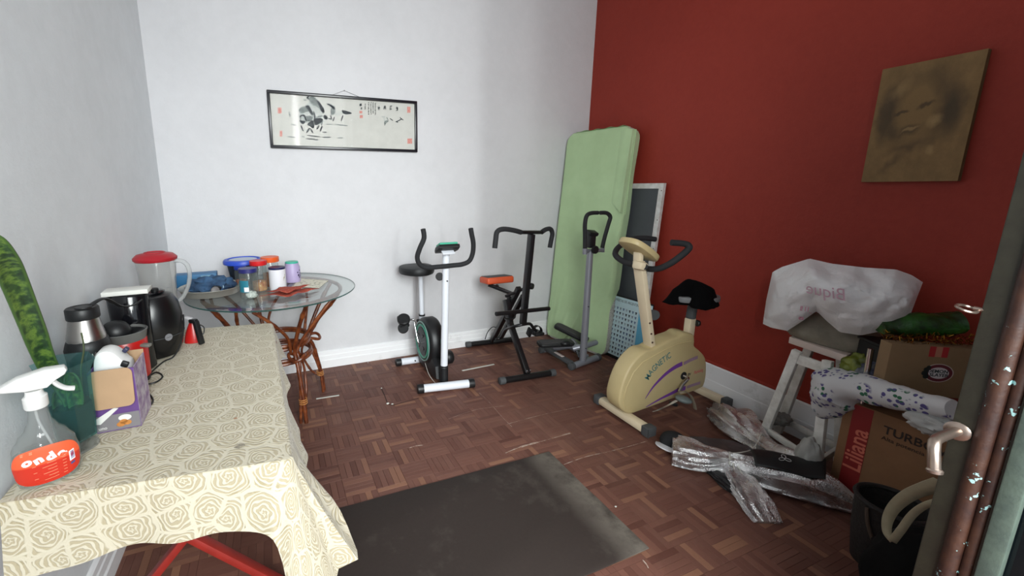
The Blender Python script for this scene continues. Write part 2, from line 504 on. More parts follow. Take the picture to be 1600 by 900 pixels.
# ================================================================== CLOTH-COVERED TABLE
TZ = 0.687
NR, NL, FR, FL_ = V((0.010, 1.078)), V((-0.650, 1.165)), V((-0.030, 2.365)), V((-0.650, 2.425))
M_TRED = mat('red_leg_paint', (150, 40, 32), 0.45, var=0.25, vscale=14)
M_WOOD = mat('pale_board', (168, 140, 104), 0.6, var=0.3, vscale=5)
tb = thing('dining_table', 'long table with crossed red legs under a cream lace cloth', 'table', (-0.33, 1.75, 0))
mb = MB()
ins = 0.006; P4 = [NL+V((ins, ins)), NR+V((-ins, ins)), FR+V((-ins, -ins)), FL_+V((ins, -ins))]
mb.prism([(q.x, q.y) for q in P4], Matrix.Translation((0, 0, TZ-0.032)), 0.028, bev=0.003)
mb.build('tabletop', M_WOOD, tb)
for yy in (1.36, 2.16):
    for sgn in (-1, 1):
        mb = MB(); xc = -0.315
        mb.beam((xc-sgn*0.29, yy+sgn*0.014, 0.0), (xc+sgn*0.29, yy+sgn*0.014, TZ-0.04), 0.026, 0.040, 0.006, up=(0, 1, 0))
        mb.build('leg', M_TRED, tb)
    mb = MB(); mb.beam((-0.60, yy, TZ-0.05), (-0.03, yy, TZ-0.05), 0.03, 0.03); mb.build('crossbar', M_TRED, tb)
mb = MB(); mb.cyl((-0.315, 1.36, 0.325), (-0.315, 2.16, 0.325), 0.011); mb.build('stretcher', M_TRED, tb)

# lace tablecloth with woven roses
t = NT('rose_lace'); uv = t.coords('UV')
nd = t.n.new('ShaderNodeTexNoise'); nd.inputs['Scale'].default_value = 16; nd.inputs['Detail'].default_value = 2; t.l.new(uv, nd.inputs['Vector'])
va = t.n.new('ShaderNodeVectorMath'); va.operation = 'MULTIPLY_ADD'
t.l.new(nd.outputs['Color'], va.inputs[0]); va.inputs[1].default_value = (0.030, 0.030, 0); t.l.new(uv, va.inputs[2])
vo = t.n.new('ShaderNodeTexVoronoi'); vo.voronoi_dimensions = '2D'; vo.inputs['Scale'].default_value = 11.5; vo.inputs['Randomness'].default_value = 0.75
t.l.new(va.outputs[0], vo.inputs['Vector'])
ve = t.n.new('ShaderNodeTexVoronoi'); ve.voronoi_dimensions = '2D'; ve.feature = 'DISTANCE_TO_EDGE'; ve.inputs['Scale'].default_value = 11.5; ve.inputs['Randomness'].default_value = 0.75
t.l.new(va.outputs[0], ve.inputs['Vector'])
sc_ = t.n.new('ShaderNodeVectorMath'); sc_.operation = 'SCALE'; sc_.inputs['Scale'].default_value = 1.0
t.l.new(va.outputs[0], sc_.inputs[0])
su = t.n.new('ShaderNodeVectorMath'); su.operation = 'SUBTRACT'; t.l.new(sc_.outputs[0], su.inputs[0]); t.l.new(vo.outputs['Position'], su.inputs[1])
sp = t.n.new('ShaderNodeSeparateXYZ'); t.l.new(su.outputs[0], sp.inputs[0])
ang = t.math('ARCTAN2', sp.outputs[1], sp.outputs[0])
dist = vo.outputs['Distance']
pet = t.math('MULTIPLY', t.math('SINE', t.math('ADD', t.math('MULTIPLY', ang, 5.0), t.math('MULTIPLY', dist, 17.0))), 0.16)
ringv = t.math('FRACT', t.math('ADD', t.math('MULTIPLY', dist, 8.0), t.math('ADD', pet, t.math('MULTIPLY', ang, 0.1592))))
thread = t.ramp(ringv, [(0.0, (1, 1, 1, 1)), (0.34, (1, 1, 1, 1)), (0.46, (0, 0, 0, 1)), (0.90, (0, 0, 0, 1)), (1.0, (1, 1, 1, 1))])
edge = t.ramp(ve.outputs['Distance'], [(0.0, (1, 1, 1, 1)), (0.05, (1, 1, 1, 1)), (0.085, (0, 0, 0, 1))])
leaf = t.noise(24, 2, 0.5, uv, 1.0)
hole = t.math('MULTIPLY', t.ramp(leaf, [(0.56, (0, 0, 0, 1)), (0.6, (1, 1, 1, 1))]), t.ramp(dist, [(0.42, (0, 0, 0, 1)), (0.5, (1, 1, 1, 1))]))
fac = t.math('MAXIMUM', thread, t.math('MULTIPLY', edge, 0.9))
weave = t.noise(420, 2, 0.5, uv)
ground = t.mix(weave, lin((168, 155, 126)), lin((184, 173, 147)))
c = t.mix(hole, ground, lin((164, 152, 122)))
c = t.mix(fac, c, lin((206, 198, 177)))
st = t.ramp(t.noise(5.5, 6, 0.7, uv), [(0.62, (0, 0, 0, 1)), (0.76, (1, 1, 1, 1))])
c = t.mix(t.math('MULTIPLY', st, 0.35), c, lin((204, 184, 142)))
t.put(t.b.inputs['Base Color'], c)
t.b.inputs['Roughness'].default_value = 0.8; t.b.inputs['Sheen Weight'].default_value = 0.2
t.bump(t.math('ADD', fac, t.math('MULTIPLY', weave, 0.3)), 0.55, 0.0025)
M_LACE = t.m

def cloth():
    mb = MB(); mb.uv = []
    z = TZ+0.001
    # rim path with rounded corners, from the left of the near side, round the near right and far right corner, to the left of the far side
    def lerp(a, b, k): return a+(b-a)*k
    path = []
    for i in range(36): path.append((lerp(NL, NR, i/36*0.965), 'n', i/36))
    nrm_n = V((NR.y-NL.y, -(NR.x-NL.x))).normalized()*1.0
    nrm_n = V(((NR-NL).y, -(NR-NL).x)).normalized()
    nrm_r = V(((FR-NR).y, -(FR-NR).x)).normalized()
    nrm_f = V(((FL_-FR).y, -(FL_-FR).x)).normalized()
    rim = []; R = 0.022
    def seg(a, b, nrm, n, k0, k1):
        for i in range(n): rim.append((lerp(a, b, k0+(k1-k0)*i/n), nrm))
    def corner(c, n0, n1, n):
        cc = c-(n0+n1)*R
        for i in range(n):
            k = i/n; nn = (n0*math.cos(k*PI/2)+n1*math.sin(k*PI/2)).normalized(); rim.append((cc+nn*R, nn))
    L1 = (NR-NL).length; L2 = (FR-NR).length; L3 = (FL_-FR).length
    seg(NL, NR, nrm_n, 60, 0, 1-R/L1); corner(NR, nrm_n, nrm_r, 12)
    seg(NR, FR, nrm_r, 80, R/L2, 1-R/L2); corner(FR, nrm_r, nrm_f, 8)
    seg(FR, FL_, nrm_f, 24, R/L3, 1); rim.append((FL_.copy(), nrm_f))
    N = len(rim)
    # running length for the uv
    run = [0]
    for i in range(1, N): run.append(run[-1]+(rim[i][0]-rim[i-1][0]).length)
    cpos = run[60]; fpos = run[60+12+80]
    rows = 16
    verts = []; uvs = []; faces = []
    # skirt
    for i, (q, nn) in enumerate(rim):
        dc = abs(run[i]-cpos-0.017); df = abs(run[i]-fpos-0.017)
        g = math.exp(-(dc/0.075)**2); g2 = math.exp(-(df/0.06)**2)
        drop = 0.165+0.205*math.exp(-(dc/(0.055 if run[i] > cpos else 0.026))**2)+0.05*g2+0.006*math.sin(run[i]*21)
        if run[i] < cpos: drop += 0.028*max(0, 1-run[i]/cpos)
        flare = 0.014+0.098*g+0.03*g2+0.012*math.sin(run[i]*13+1)*min(1, dc/0.1)
        if run[i] > cpos+0.03: flare += 0.042*math.exp(-(dc/0.30)**2)+0.014
        for j in range(rows+1):
            k = j/rows
            rr = 0.010
            # rounded over the table edge, then hanging
            if k < 0.2:
                a = k/0.2*PI/2; off = rr*math.sin(a)-rr; dz = rr*(1-math.cos(a)); s_ = rr*a
            else:
                kk = (k-0.2)/0.8
                fold = 0.006*math.sin(run[i]*34+kk*2)*kk*min(1, dc/0.05)
                off = flare*kk**1.15+fold; dz = rr+(drop-rr)*kk; s_ = rr*PI/2+drop*kk
            verts.append(V((q.x+nn.x*off, q.y+nn.y*off, z+0.003-dz)))
            base = V((q.x, q.y)); uvs.append((base.x+nn.x*s_, base.y+nn.y*s_))
    for i in range(N-1):
        for j in range(rows):
            a = i*(rows+1)+j; b = a+rows+1
            faces.append((a, b, b+1, a+1))
    # top: strips between the right part of the rim and the wall side
    o = len(verts); K = 26
    def top_z(x, y):
        return z+0.003+0.0012*nz((x*5, y*5, 0))
    wl = [NL, FL_]
    for i, (q, nn) in enumerate(rim):
        # pair each rim point with a point on the wall edge
        tt = run[i]/run[-1]
        if run[i] <= cpos: w = NL.copy()
        elif run[i] >= fpos: w = FL_.copy()
        else: w = lerp(NL, FL_, (run[i]-cpos)/(fpos-cpos))
        for j in range(K+1):
            k = j/K; e = q-nn*0.010; p_ = e+(w-e)*k
            verts.append(V((p_.x, p_.y, top_z(p_.x, p_.y) if j else z+0.003))); uvs.append((p_.x, p_.y))
    for i in range(N-1):
        for j in range(K):
            a = o+i*(K+1)+j; b = a+K+1
            faces.append((a, a+1, b+1, b))
    mb.v = verts; mb.f = faces; mb.uv = uvs
    return mb
ob = cloth().build('tablecloth', M_LACE, origin=(-0.33, 1.75, TZ), smooth=60)
tag(ob, 'cream lace tablecloth with woven roses hanging over the near edge of the long table', 'tablecloth')
# stains on the cloth
# ================================================================== ROUND GLASS TABLE ON RATTAN LEGS
GZ = 0.802; GC = V((-0.009, 2.722)); GR = 0.500
def rattan_mat():
    t = NT('rattan'); p = t.coords('Object')
    w = t.noise(26, 4, 0.6, p); k = t.noise(120, 3, 0.6, p)
    c = t.ramp(w, [(0.3, lin((62, 28, 14))), (0.5, lin((112, 54, 26))), (0.72, lin((152, 86, 44)))])
    t.put(t.b.inputs['Base Color'], t.mix(t.math('MULTIPLY', k, 0.35), c, lin((50, 22, 12))))
    t.b.inputs['Roughness'].default_value = 0.35; t.bump(k, 0.25, 0.003)
    return t.m
M_RAT = rattan_mat()
M_GTOP = glass('table_glass', (246, 250, 249), 0.02, 0.0, ior=1.52); M_GEDGE = glass('glass_edge', (70, 110, 104), 0.1, 0.55, (60, 96, 92))
gt = thing('rattan_table', 'round glass-topped table on bundled rattan legs by the back wall', 'table', (GC.x, GC.y, 0))
mb = MB(); mb.lathe([(GR-0.003, GZ-0.008), (GR, GZ-0.006), (GR, GZ-0.002), (GR-0.003, GZ)], (GC.x, GC.y, 0), 72, caps=False)
gedge = mb
mb = MB(); mb.lathe([(0.0005, GZ-0.008), (GR-0.003, GZ-0.008)], (GC.x, GC.y, 0), 72, caps=False); mb.lathe([(GR-0.003, GZ), (0.0005, GZ)], (GC.x, GC.y, 0), 72, caps=False)
gl_o = mb.build('glass_top', M_GTOP, gt); gedge.build('glass_rim', M_GEDGE, gl_o)
ring = MB(); ring.tube([(GC.x+0.405*math.cos(a*PI/24), GC.y+0.405*math.sin(a*PI/24), GZ-0.022) for a in range(48)], 0.0125, 10, closed=True)
ring.build('rattan_hoop', M_RAT, gt)
def stick(pts, r, nm='rattan_leg', kn=True):
    P = cr(pts, 7); m = MB()
    rr = [r*(1+(0.22 if (kn and i % 9 == 4) else 0)+0.05*math.sin(i*1.7)) for i in range(len(P))]
    m.tube(P, rr, 9); return m.build(nm, M_RAT, gt)
# four bundles: feet splay out, waist pulled in by a ring, heads fan out to the hoop
for k in range(4):
    a = math.radians(-66+90*k); ca, sa = math.cos(a), math.sin(a)
    def at(r, z, da=0.0):
        aa = a+da
        return (GC.x+r*math.cos(aa), GC.y+r*math.sin(aa), z)
    stick([at(0.305, 0.0), at(0.285, 0.16), at(0.245, 0.34), at(0.215, 0.45), at(0.30, 0.63), at(0.40, GZ-0.03)], 0.0125)
    stick([at(0.285, 0.0, -0.09), at(0.275, 0.16, -0.04), at(0.225, 0.36, 0.10), at(0.205, 0.46, 0.16), at(0.31, 0.64, 0.42), at(0.40, GZ-0.03, 0.62)], 0.0095)
    stick([at(0.205, 0.44, -0.1), at(0.27, 0.56, -0.24), at(0.35, 0.68, -0.5), at(0.40, GZ-0.035, -0.72)], 0.0095, 'rattan_brace')
    stick([at(0.215, 0.43, 0.12), at(0.20, 0.30, 0.35), at(0.24, 0.16, 0.2), at(0.28, 0.12, 0.05)], 0.008, 'rattan_brace')
    lo = MB(); c0 = V(at(0.235, 0.415))
    rad = V((ca, sa, 0)); tan_ = V((-sa, ca, 0))
    lo.tube([c0+rad*(0.055*math.cos(q*PI/10))+tan_*(0.045*math.sin(q*PI/10))+V((0, 0, 0.012*math.sin(q*PI/10*2))) for q in range(20)], 0.010, 8, closed=True)
    lo.build('rattan_loop', M_RAT, gt)
    wr = MB()
    for q in range(3):
        wr.tube([V(at(0.284-q*0.002, 0.125+q*0.012))+rad*(0.022*math.cos(w*PI/7))+tan_*(0.024*math.sin(w*PI/7)) for w in range(14)], 0.003, 5, closed=True)
    wr.build('binding', mat('cane_binding', (190, 130, 74), 0.5), gt)
for q, (rz, zz) in enumerate(((0.185, 0.475), (0.19, 0.455), (0.195, 0.385), (0.2, 0.365))):
    rg = MB(); rg.tube([(GC.x+rz*math.cos(w*PI/18), GC.y+rz*math.sin(w*PI/18), zz) for w in range(36)], 0.011, 8, closed=True)
    rg.build('waist_ring', M_RAT, gt)

# ================================================================== FRAMED INK PAINTING ON THE BACK WALL
M_FRAME = mat('black_frame', (22, 22, 30), 0.3, spec=0.6)
pa, pb_, pc, pd = WY(416, 139, BY-0.02), WY(652, 159, BY-0.02), WY(652, 237, BY-0.02), WY(423, 232, BY-0.02)
x0 = (pa.x+pd.x)/2; x1 = (pb_.x+pc.x)/2; z1 = (pa.z+pb_.z)/2; z0 = (pc.z+pd.z)/2
pf = thing('framed_painting', 'wide black-framed ink painting of galloping horses on the white wall', 'painting', ((x0+x1)/2, BY, z0))
FWd = 0.020; ZB = BY-0.001
fr_ = MB()
yc = BY-0.014
fr_.box(((x0+x1)/2, yc, z1-FWd/2), (x1-x0, 0.026, FWd), bev=0.004); fr_.box(((x0+x1)/2, yc, z0+FWd/2), (x1-x0, 0.026, FWd), bev=0.004)
fr_.box((x0+FWd/2, yc, (z0+z1)/2), (FWd, 0.026, z1-z0-2*FWd+0.004), bev=0.004); fr_.box((x1-FWd/2, yc, (z0+z1)/2), (FWd, 0.026, z1-z0-2*FWd+0.004), bev=0.004)
fr_.build('frame', M_FRAME, pf)
M_PAPER = mat('rice_paper', (204, 204, 198), 0.85, var=0.07, vscale=12)
mb = MB(); mb.box(((x0+x1)/2, BY-0.006, (z0+z1)/2), (x1-x0-2*FWd, 0.004, z1-z0-2*FWd)); paper = mb.build('paper', M_PAPER, pf, smooth=0)
mb = MB(); mb.box(((x0+x1)/2, BY-0.0175, (z0+z1)/2), (x1-x0-2*FWd+0.002, 0.002, z1-z0-2*FWd+0.002)); mb.build('glass_pane', glass('picture_glass', (255, 255, 255), 0.03, 0.0, ior=1.10), pf, smooth=0)
wi = MB(); ap = WY(538, 141.5, BY-0.004); wi.tube([(ap.x-0.11, BY-0.004, z1-0.008), ap, (ap.x+0.14, BY-0.004, z1-0.008)], 0.0012, 5); wi.build('hanging_wire', mat('wire', (90, 90, 90), 0.4, 0.8), pf)
wi = MB(); wi.cyl((ap.x, BY-0.008, ap.z), (ap.x, BY, ap.z), 0.004, 8); wi.build('nail', MATS['wire'], pf)
INK = [mat('ink_dark', (30, 34, 40), 0.9, col2=(64, 70, 74), vscale=60), mat('ink_mid', (92, 100, 100), 0.9, col2=(142, 150, 146), vscale=50), mat('ink_pale', (170, 176, 174), 0.9, col2=(200, 202, 196), vscale=40)]
M_SEAL = mat('seal_red', (196, 106, 98), 0.9, col2=(216, 170, 160), vscale=140)
inkL = [MB(), MB(), MB()]; seal = MB(); brush = MB()
LAY = [0]
def pxy(zx, zy, reg, s_):                       # picture detail -> point on the paper
    p_ = WY(reg[0]+zx*s_, reg[1]+zy*s_, BY-0.0084)
    return p_
def blob(lv, pts, reg=(440, 140), s_=0.1):
    LAY[0] += 1
    P = cr([pxy(a, b, reg, s_) for a, b in pts], 3, closed=True)
    c = sum(P, V((0, 0, 0)))/len(P); yy = BY-0.0083-LAY[0]*0.00003
    vv = []
    for i, q in enumerate(P):
        k = 1+0.10*nz((q.x*90, q.z*90, lv)); q = c+(q-c)*k; vv.append(V((q.x, yy, q.z)))
    inkL[lv].add([V((c.x, yy, c.z))]+vv, [(0, 1+i, 1+(i+1) % len(vv)) for i in range(len(vv))])
def stroke(lv, pts, w, reg=(440, 140), s_=0.1, mbx=None):
    LAY[0] += 1; yy = BY-0.0083-LAY[0]*0.00003
    P = cr([pxy(a, b, reg, s_) for a, b in pts], 4); m = len(P); vv = []; ff = []
    for i, q in enumerate(P):
        d = (P[min(i+1, m-1)]-P[max(i-1, 0)]).normalized(); n_ = V((-d.z, 0, d.x))
        ww = w*(0.35+0.65*math.sin(PI*(0.08+0.84*i/(m-1))))
        vv += [V((q.x, yy, q.z))+n_*ww, V((q.x, yy, q.z))-n_*ww]
    for i in range(m-1): ff.append((2*i, 2*i+1, 2*i+3, 2*i+2))
    (mbx or inkL[lv]).add(vv, ff)
# near horses
blob(2, [(280, 300), (380, 250), (470, 120), (560, 150), (650, 330), (700, 430), (640, 540), (520, 560), (420, 520), (300, 500)])
blob(1, [(270, 310), (350, 265), (430, 300), (400, 350), (300, 370)])
blob(1, [(430, 120), (500, 110), (560, 170), (560, 240), (500, 250), (440, 190)])
blob(1, [(280, 400), (350, 420), (440, 410), (490, 440), (430, 500), (300, 480)])
blob(0, [(545, 170), (590, 190), (640, 270), (670, 340), (640, 370), (600, 290)])
blob(0, [(370, 250), (430, 255), (470, 330), (500, 390), (470, 400), (420, 330)])
blob(0, [(520, 450), (600, 440), (650, 480), (580, 540), (520, 550)])
blob(0, [(665, 395), (705, 410), (725, 455), (690, 470), (655, 440)])
blob(0, [(290, 470), (350, 480), (370, 510), (330, 540), (280, 500)])
blob(0, [(440, 500), (480, 470), (510, 540), (500, 605), (450, 580), (400, 545)])
blob(2, [(490, 270), (540, 270), (600, 370), (600, 430), (540, 440), (500, 350)])
blob(2, [(370, 350), (430, 360), (430, 400), (380, 410)])
blob(2, [(310, 420), (360, 430), (350, 480), (310, 480)])
for a in ([(430, 150), (400, 130), (430, 105)], [(560, 180), (600, 240), (660, 300)], [(300, 560), (340, 650)], [(440, 600), (390, 675)], [(450, 610), (490, 680)], [(585, 560), (550, 620)], [(635, 570), (600, 655)], [(500, 340), (520, 430), (500, 520)], [(360, 400), (380, 470), (440, 480)], [(280, 430), (330, 400), (380, 430)]):
    stroke(0, a, 0.0055)
for a in ([(340, 160), (390, 165)], [(480, 230), (560, 260), (620, 340)], [(520, 450), (560, 430), (640, 410)], [(640, 480), (620, 560)], [(120, 350), (130, 430)], [(150, 540), (220, 555)]):
    stroke(1, a, 0.004)
# horse behind
blob(1, [(770, 300), (820, 250), (840, 310), (830, 370), (780, 400), (765, 350)])
blob(2, [(830, 370), (880, 350), (940, 330), (960, 370), (900, 400), (840, 410)])
blob(0, [(940, 325), (1000, 330), (1090, 360), (1080, 380), (980, 385)])
blob(0, [(700, 220), (770, 230), (830, 280), (820, 310), (760, 265)])
for a in ([(825, 430), (800, 495)], [(960, 400), (930, 490)], [(760, 400), (780, 460), (730, 450)]): stroke(0, a, 0.0045)
# ground
for a in ([(90, 735), (210, 745)], [(310, 735), (360, 740)], [(380, 770), (520, 772)], [(640, 745), (770, 745)], [(400, 715), (600, 740)], [(870, 755), (960, 755)], [(690, 540), (800, 545)], [(830, 545), (1030, 565)], [(640, 665), (710, 668)], [(500, 785), (580, 785)]):
    stroke(1 if a[0][0] % 20 else 0, a, 0.0035)
# bird and branch on the right
R2 = (545, 150)
blob(2, [(505, 320), (570, 320), (605, 370), (560, 400), (540, 350)], R2); blob(1, [(555, 400), (600, 380), (620, 395), (580, 430), (558, 465)], R2)
for a in ([(640, 350), (690, 385)], [(730, 405), (790, 380), (830, 350)], [(800, 330), (815, 360)], [(815, 360), (855, 375)], [(590, 330), (615, 380)], [(740, 400), (770, 415)]): stroke(0 if a[0][0] > 600 else 1, a, 0.0032, R2)
# writing: small brush characters in columns
rc = random.Random(3)
def glyph(cx, cy, w, h, n, sw):
    for _ in range(n):
        if rc.random() < 0.55:
            y_ = cy+rc.uniform(-0.45, 0.45)*h; stroke(0, [(cx-w*0.45*rc.uniform(0.6, 1), y_), (cx+w*0.45*rc.uniform(0.6, 1), y_-h*0.05)], sw, R2, 0.1, brush)
        else:
            x_ = cx+rc.uniform(-0.4, 0.4)*w; stroke(0, [(x_, cy-h*0.45*rc.uniform(0.5, 1)), (x_+rc.uniform(-0.2, 0.2)*w, cy+h*0.45*rc.uniform(0.5, 1))], sw, R2, 0.1, brush)
for cx, cy in ((470, 180), (565, 180), (660, 190), (750, 195)): glyph(cx, cy, 46, 78, 7, 0.0019)
glyph(185, 140, 46, 50, 9, 0.0032); glyph(195, 195, 34, 30, 5, 0.0018)
for col_, (ya, yb) in ((255, (130, 230)), (308, (105, 285)), (343, (105, 290)), (378, (112, 265)), (413, (118, 295))):
    y_ = ya
    while y_ < yb: glyph(col_, y_, 22, 20, 4, 0.0011); y_ += 25
for (cx, cy, w, h) in ((188, 252, 46, 40), (195, 322, 46, 48), (938, 215, 52, 95), (952, 705, 74, 80)):
    P = [pxy(cx-w/2, cy-h/2, R2, 0.1), pxy(cx+w/2, cy-h/2, R2, 0.1), pxy(cx+w/2, cy+h/2, R2, 0.1), pxy(cx-w/2, cy+h/2, R2, 0.1)]
    seal.poly([V((q.x, BY-0.0083, q.z)) for q in P])
for (cx, cy, w, h) in ((437, 173, 6, 9), (439, 209, 4, 9)):
    P = [WY(cx-w/2, cy-h/2, BY), WY(cx+w/2, cy-h/2, BY), WY(cx+w/2, cy+h/2, BY), WY(cx-w/2, cy+h/2, BY)]
    seal.poly([V((q.x, BY-0.0083, q.z)) for q in P])
for i in range(3): inkL[i].build('ink_wash', INK[i], paper, smooth=0, kind='stuff')
brush.build('brush_writing', INK[0], paper, smooth=0, kind='stuff'); seal.build('red_seals', M_SEAL, paper, smooth=0, kind='stuff')

# ================================================================== MATTRESS UNDER A GREEN SHEET
A0 = V((2.425, 3.165, 0.002)); UU = V((0.2, -0.98, 0)).normalized(); BK = V((0.98, 0.2, 0)).normalized()
VV = (BK*0.150+V((0, 0, 1.90))); LEN = VV.length; VV.normalize(); WW = UU.cross(VV).normalized()   # WW points out of the back
if WW.dot(BK) < 0: WW = -WW
MW, MT = 0.63, 0.085
def mpt(s_, t_, w): return A0+UU*(s_*MW)+VV*(t_*LEN)+WW*w
mt = thing('mattress', 'narrow mattress in a pale green fitted sheet standing in the room corner', 'mattress', (2.5, 2.9, 0))
def rrect(w, h, r, n=7):
    o = []
    for cx, cy, a0 in ((w-r, h-r, 0), (r, h-r, 90), (r, r, 180), (w-r, r, 270)):
        for i in range(n+1):
            a = math.radians(a0+90*i/n); o.append((cx+r*math.cos(a), cy+r*math.sin(a)))
    return o
mb = MB(); Mm = Matrix(((UU.x, VV.x, WW.x, A0.x), (UU.y, VV.y, WW.y, A0.y), (UU.z, VV.z, WW.z, A0.z), (0, 0, 0, 1)))
mb.prism(rrect(MW, LEN, 0.075), Mm, MT, bev=0.014)
t = NT('mattress_ticking'); p = t.coords('Object'); k = t.noise(150, 3, 0.7, p)
t.put(t.b.inputs['Base Color'], t.ramp(k, [(0.4, lin((150, 148, 138))), (0.6, lin((206, 205, 198)))])); t.b.inputs['Roughness'].default_value = 0.9
mb.build('mattress_body', t.m, mt)
t = NT('green_cotton'); p = t.coords('Object')
t.put(t.b.inputs['Base Color'], t.ramp(t.noise(4, 4, 0.6, p), [(0.35, lin((172, 198, 152))), (0.65, lin((181, 207, 161)))]))
t.b.inputs['Roughness'].default_value = 0.9; t.b.inputs['Sheen Weight'].default_value = 0.15
t.bump(t.math('ADD', t.noise(300, 2, 0.5, p), t.math('MULTIPLY', t.noise(9, 4, 0.6, p), 2.0)), 0.25, 0.006)
M_SHEET = t.m
def sheet_pt(a, b):
    """a runs round from the left side over the face to the right side, b from foot to head"""
    t_ = 0.012+b*1.0
    r = 0.085/LEN; ins = 0.0
    if t_ > 1-r:
        q = min(1.0, (t_-(1-r))/r); ins = 0.085*(1-math.sqrt(max(0, 1-q*q)))
    if t_ < 0.05:
        q = (0.05-t_)/0.05; ins = 0.085*(1-math.sqrt(max(0, 1-q*q)))*0.9
    insn = ins/MW
    smax = 1.0
    if b < 0.33: smax = 0.50+0.50*math.sin(b/0.33*PI/2)**0.8
    e = 0.007; LW = 0.06; RW = 0.085 if b > 0.30 else 0.085*max(0, (b-0.2)/0.1)
    tot = LW+MW*smax+RW; q = a*tot
    wr = 0.007*math.sin((a*9+b*2.2))*math.sin(b*PI)+0.010*nz((a*7+b*1.5, b*2.0, 3))
    wr *= (1.0-0.5*b)
    wr += 0.014*max(0, 1-b/0.35)*nz((a*14, b*1.3, 7)) + 0.010*math.exp(-((a-0.86)/0.05)**2)*math.sin(b*5)
    if q < LW: s_, w = -e/MW, (LW-q)
    elif q < LW+MW*smax:
        s_, w = (q-LW)/MW, -e-max(-0.002, wr)
    else: s_, w = 1.0+(e+0.004*math.sin(b*22))/MW, (q-LW-MW*smax)
    s_ = insn+s_*(1-2*insn)
    if t_ > 1.0: w = min(MT, w+(t_-1.0)*LEN*1.0)
    return mpt(s_, min(t_, 1.0+e/LEN), w)
mb = MB(); mb.grid(sheet_pt, 60, 70)
# over the top edge to the back
def top_pt(a, b):
    q = sheet_pt(a, (1-0.012)); q2 = mpt(0.5, 1.0+0.006/LEN, 0)
    s_ = (q-A0).dot(UU)/MW
    w0 = (q-A0).dot(WW)
    return mpt(s_, 1.0+0.007/LEN+0.004*math.sin(a*30)/LEN, w0+(MT-w0)*b)
mb.grid(top_pt, 60, 4)
mb.build('fitted_sheet', M_SHEET, mt, smooth=70)
# loose flap of the sheet hanging at the right side
def flap(a, b):
    aw = min(1.0, a*2.2)
    s_ = 0.84+a*0.185; t_ = 0.985-b*(0.30+0.05*a)
    w = -0.0085-(0.006+0.006*math.sin(a*6+b*3)+0.008*b)*aw
    if a > 0.88: w = 0.02
    return mpt(s_, t_, w)
MB().grid(flap, 14, 20).build('sheet_flap', M_SHEET, mt, smooth=70)

# ================================================================== WHITE-FRAMED DARK BOARD AND PRINTED POSTER
bx0 = RWX(2.4)-0.035
b_top = 1.455; lean = 0.075
bd = thing('framed_board', 'tall dark grey board in a chipped white frame leaning behind the mattress', 'board', (2.7, 2.6, 0))
ya, yb = 2.305, 2.80
def bpt(y, z, w):                                 # w out from the board towards the room
    k = z/b_top
    return V((RWX(y)-0.122-0.004+lean*k+0.03-w, y, z))
M_BF = mat('chipped_white_paint', (222, 222, 220), 0.5, var=0.16, vscale=20, col2=(196, 194, 188)); M_BD = mat('grey_mesh_board', (76, 80, 84), 0.7, var=0.12, vscale=6)
def slab(y0, y1, za, zb, w0, w1, bev=0.0):
    P = [bpt(y0, za, w0), bpt(y1, za, w0), bpt(y1, zb, w0), bpt(y0, zb, w0), bpt(y0, za, w1), bpt(y1, za, w1), bpt(y1, zb, w1), bpt(y0, zb, w1)]
    return MB().add(P, [(0, 1, 2, 3), (4, 7, 6, 5), (0, 4, 5, 1), (1, 5, 6, 2), (2, 6, 7, 3), (3, 7, 4, 0)])
slab(ya+0.03, yb-0.03, 0.03, b_top-0.03, 0.006, 0.016).build('panel', M_BD, bd, smooth=0)
for (q0, q1, za, zb) in ((ya, ya+0.04, 0, b_top), (yb-0.04, yb, 0, b_top), (ya+0.04, yb-0.04, 0, 0.04), (ya+0.04, yb-0.04, b_top-0.04, b_top)):
    slab(q0, q1, za, zb, 0.0, 0.026).build('frame_rail', M_BF, bd, smooth=0)
sc2 = MB()
for zz in (1.40, 1.18, 0.96, 0.79):
    q = bpt(ya+0.012, zz, 0.0265); sc2.cyl(q, q+V((-0.002, 0, 0)), 0.004, 8)
sc2.build('screw_heads', mat('rusty_screw', (92, 62, 48), 0.6), bd, kind='stuff')
# poster
po = thing('poster', 'pale blue poster of rows of football shirts standing at the foot of the grey board', 'poster', (2.62, 2.45, 0))
PA, PB = WZ(944, 553, 0.0), WZ(1003, 580, 0.0)
ptop = WX(975, 470, 2.655)
du = (PB-PA).normalized(); PWd = 0.40; PH = 0.545
up_ = V((ptop.x-PA.x, 0.0, PH)); up_ = (up_-du*up_.dot(du)).normalized()
Mp = frame(PA, du, up_)
t_ = 0.006
def pbox(x_a, x_b, y_a, y_b, za, zb): return MB(Mp).box(((x_a+x_b)/2, (y_a+y_b)/2, (za+zb)/2), (x_b-x_a, y_b-y_a, zb-za))
pbox(0, PWd, 0.0, PH, -t_, 0).build('backing', mat('black_edge', (16, 18, 20), 0.5), po, smooth=0)
pbox(0.004, PWd-0.004, 0.026, PH-0.012, 0.0, 0.0008).build('sheet', mat('poster_blue', (196, 222, 228), 0.6, var=0.06), po, smooth=0)
pbox(PWd-0.115, PWd-0.03, 0.07, PH-0.03, 0.0009, 0.0012).build('side_band', mat('poster_band', (96, 172, 204), 0.6), po, smooth=0)
cols = [(28, 34, 44), (60, 84, 120), (120, 130, 140), (90, 110, 140), (150, 168, 176), (44, 50, 60)]
sh = [MB(Mp) for _ in cols]
rp = random.Random(5)
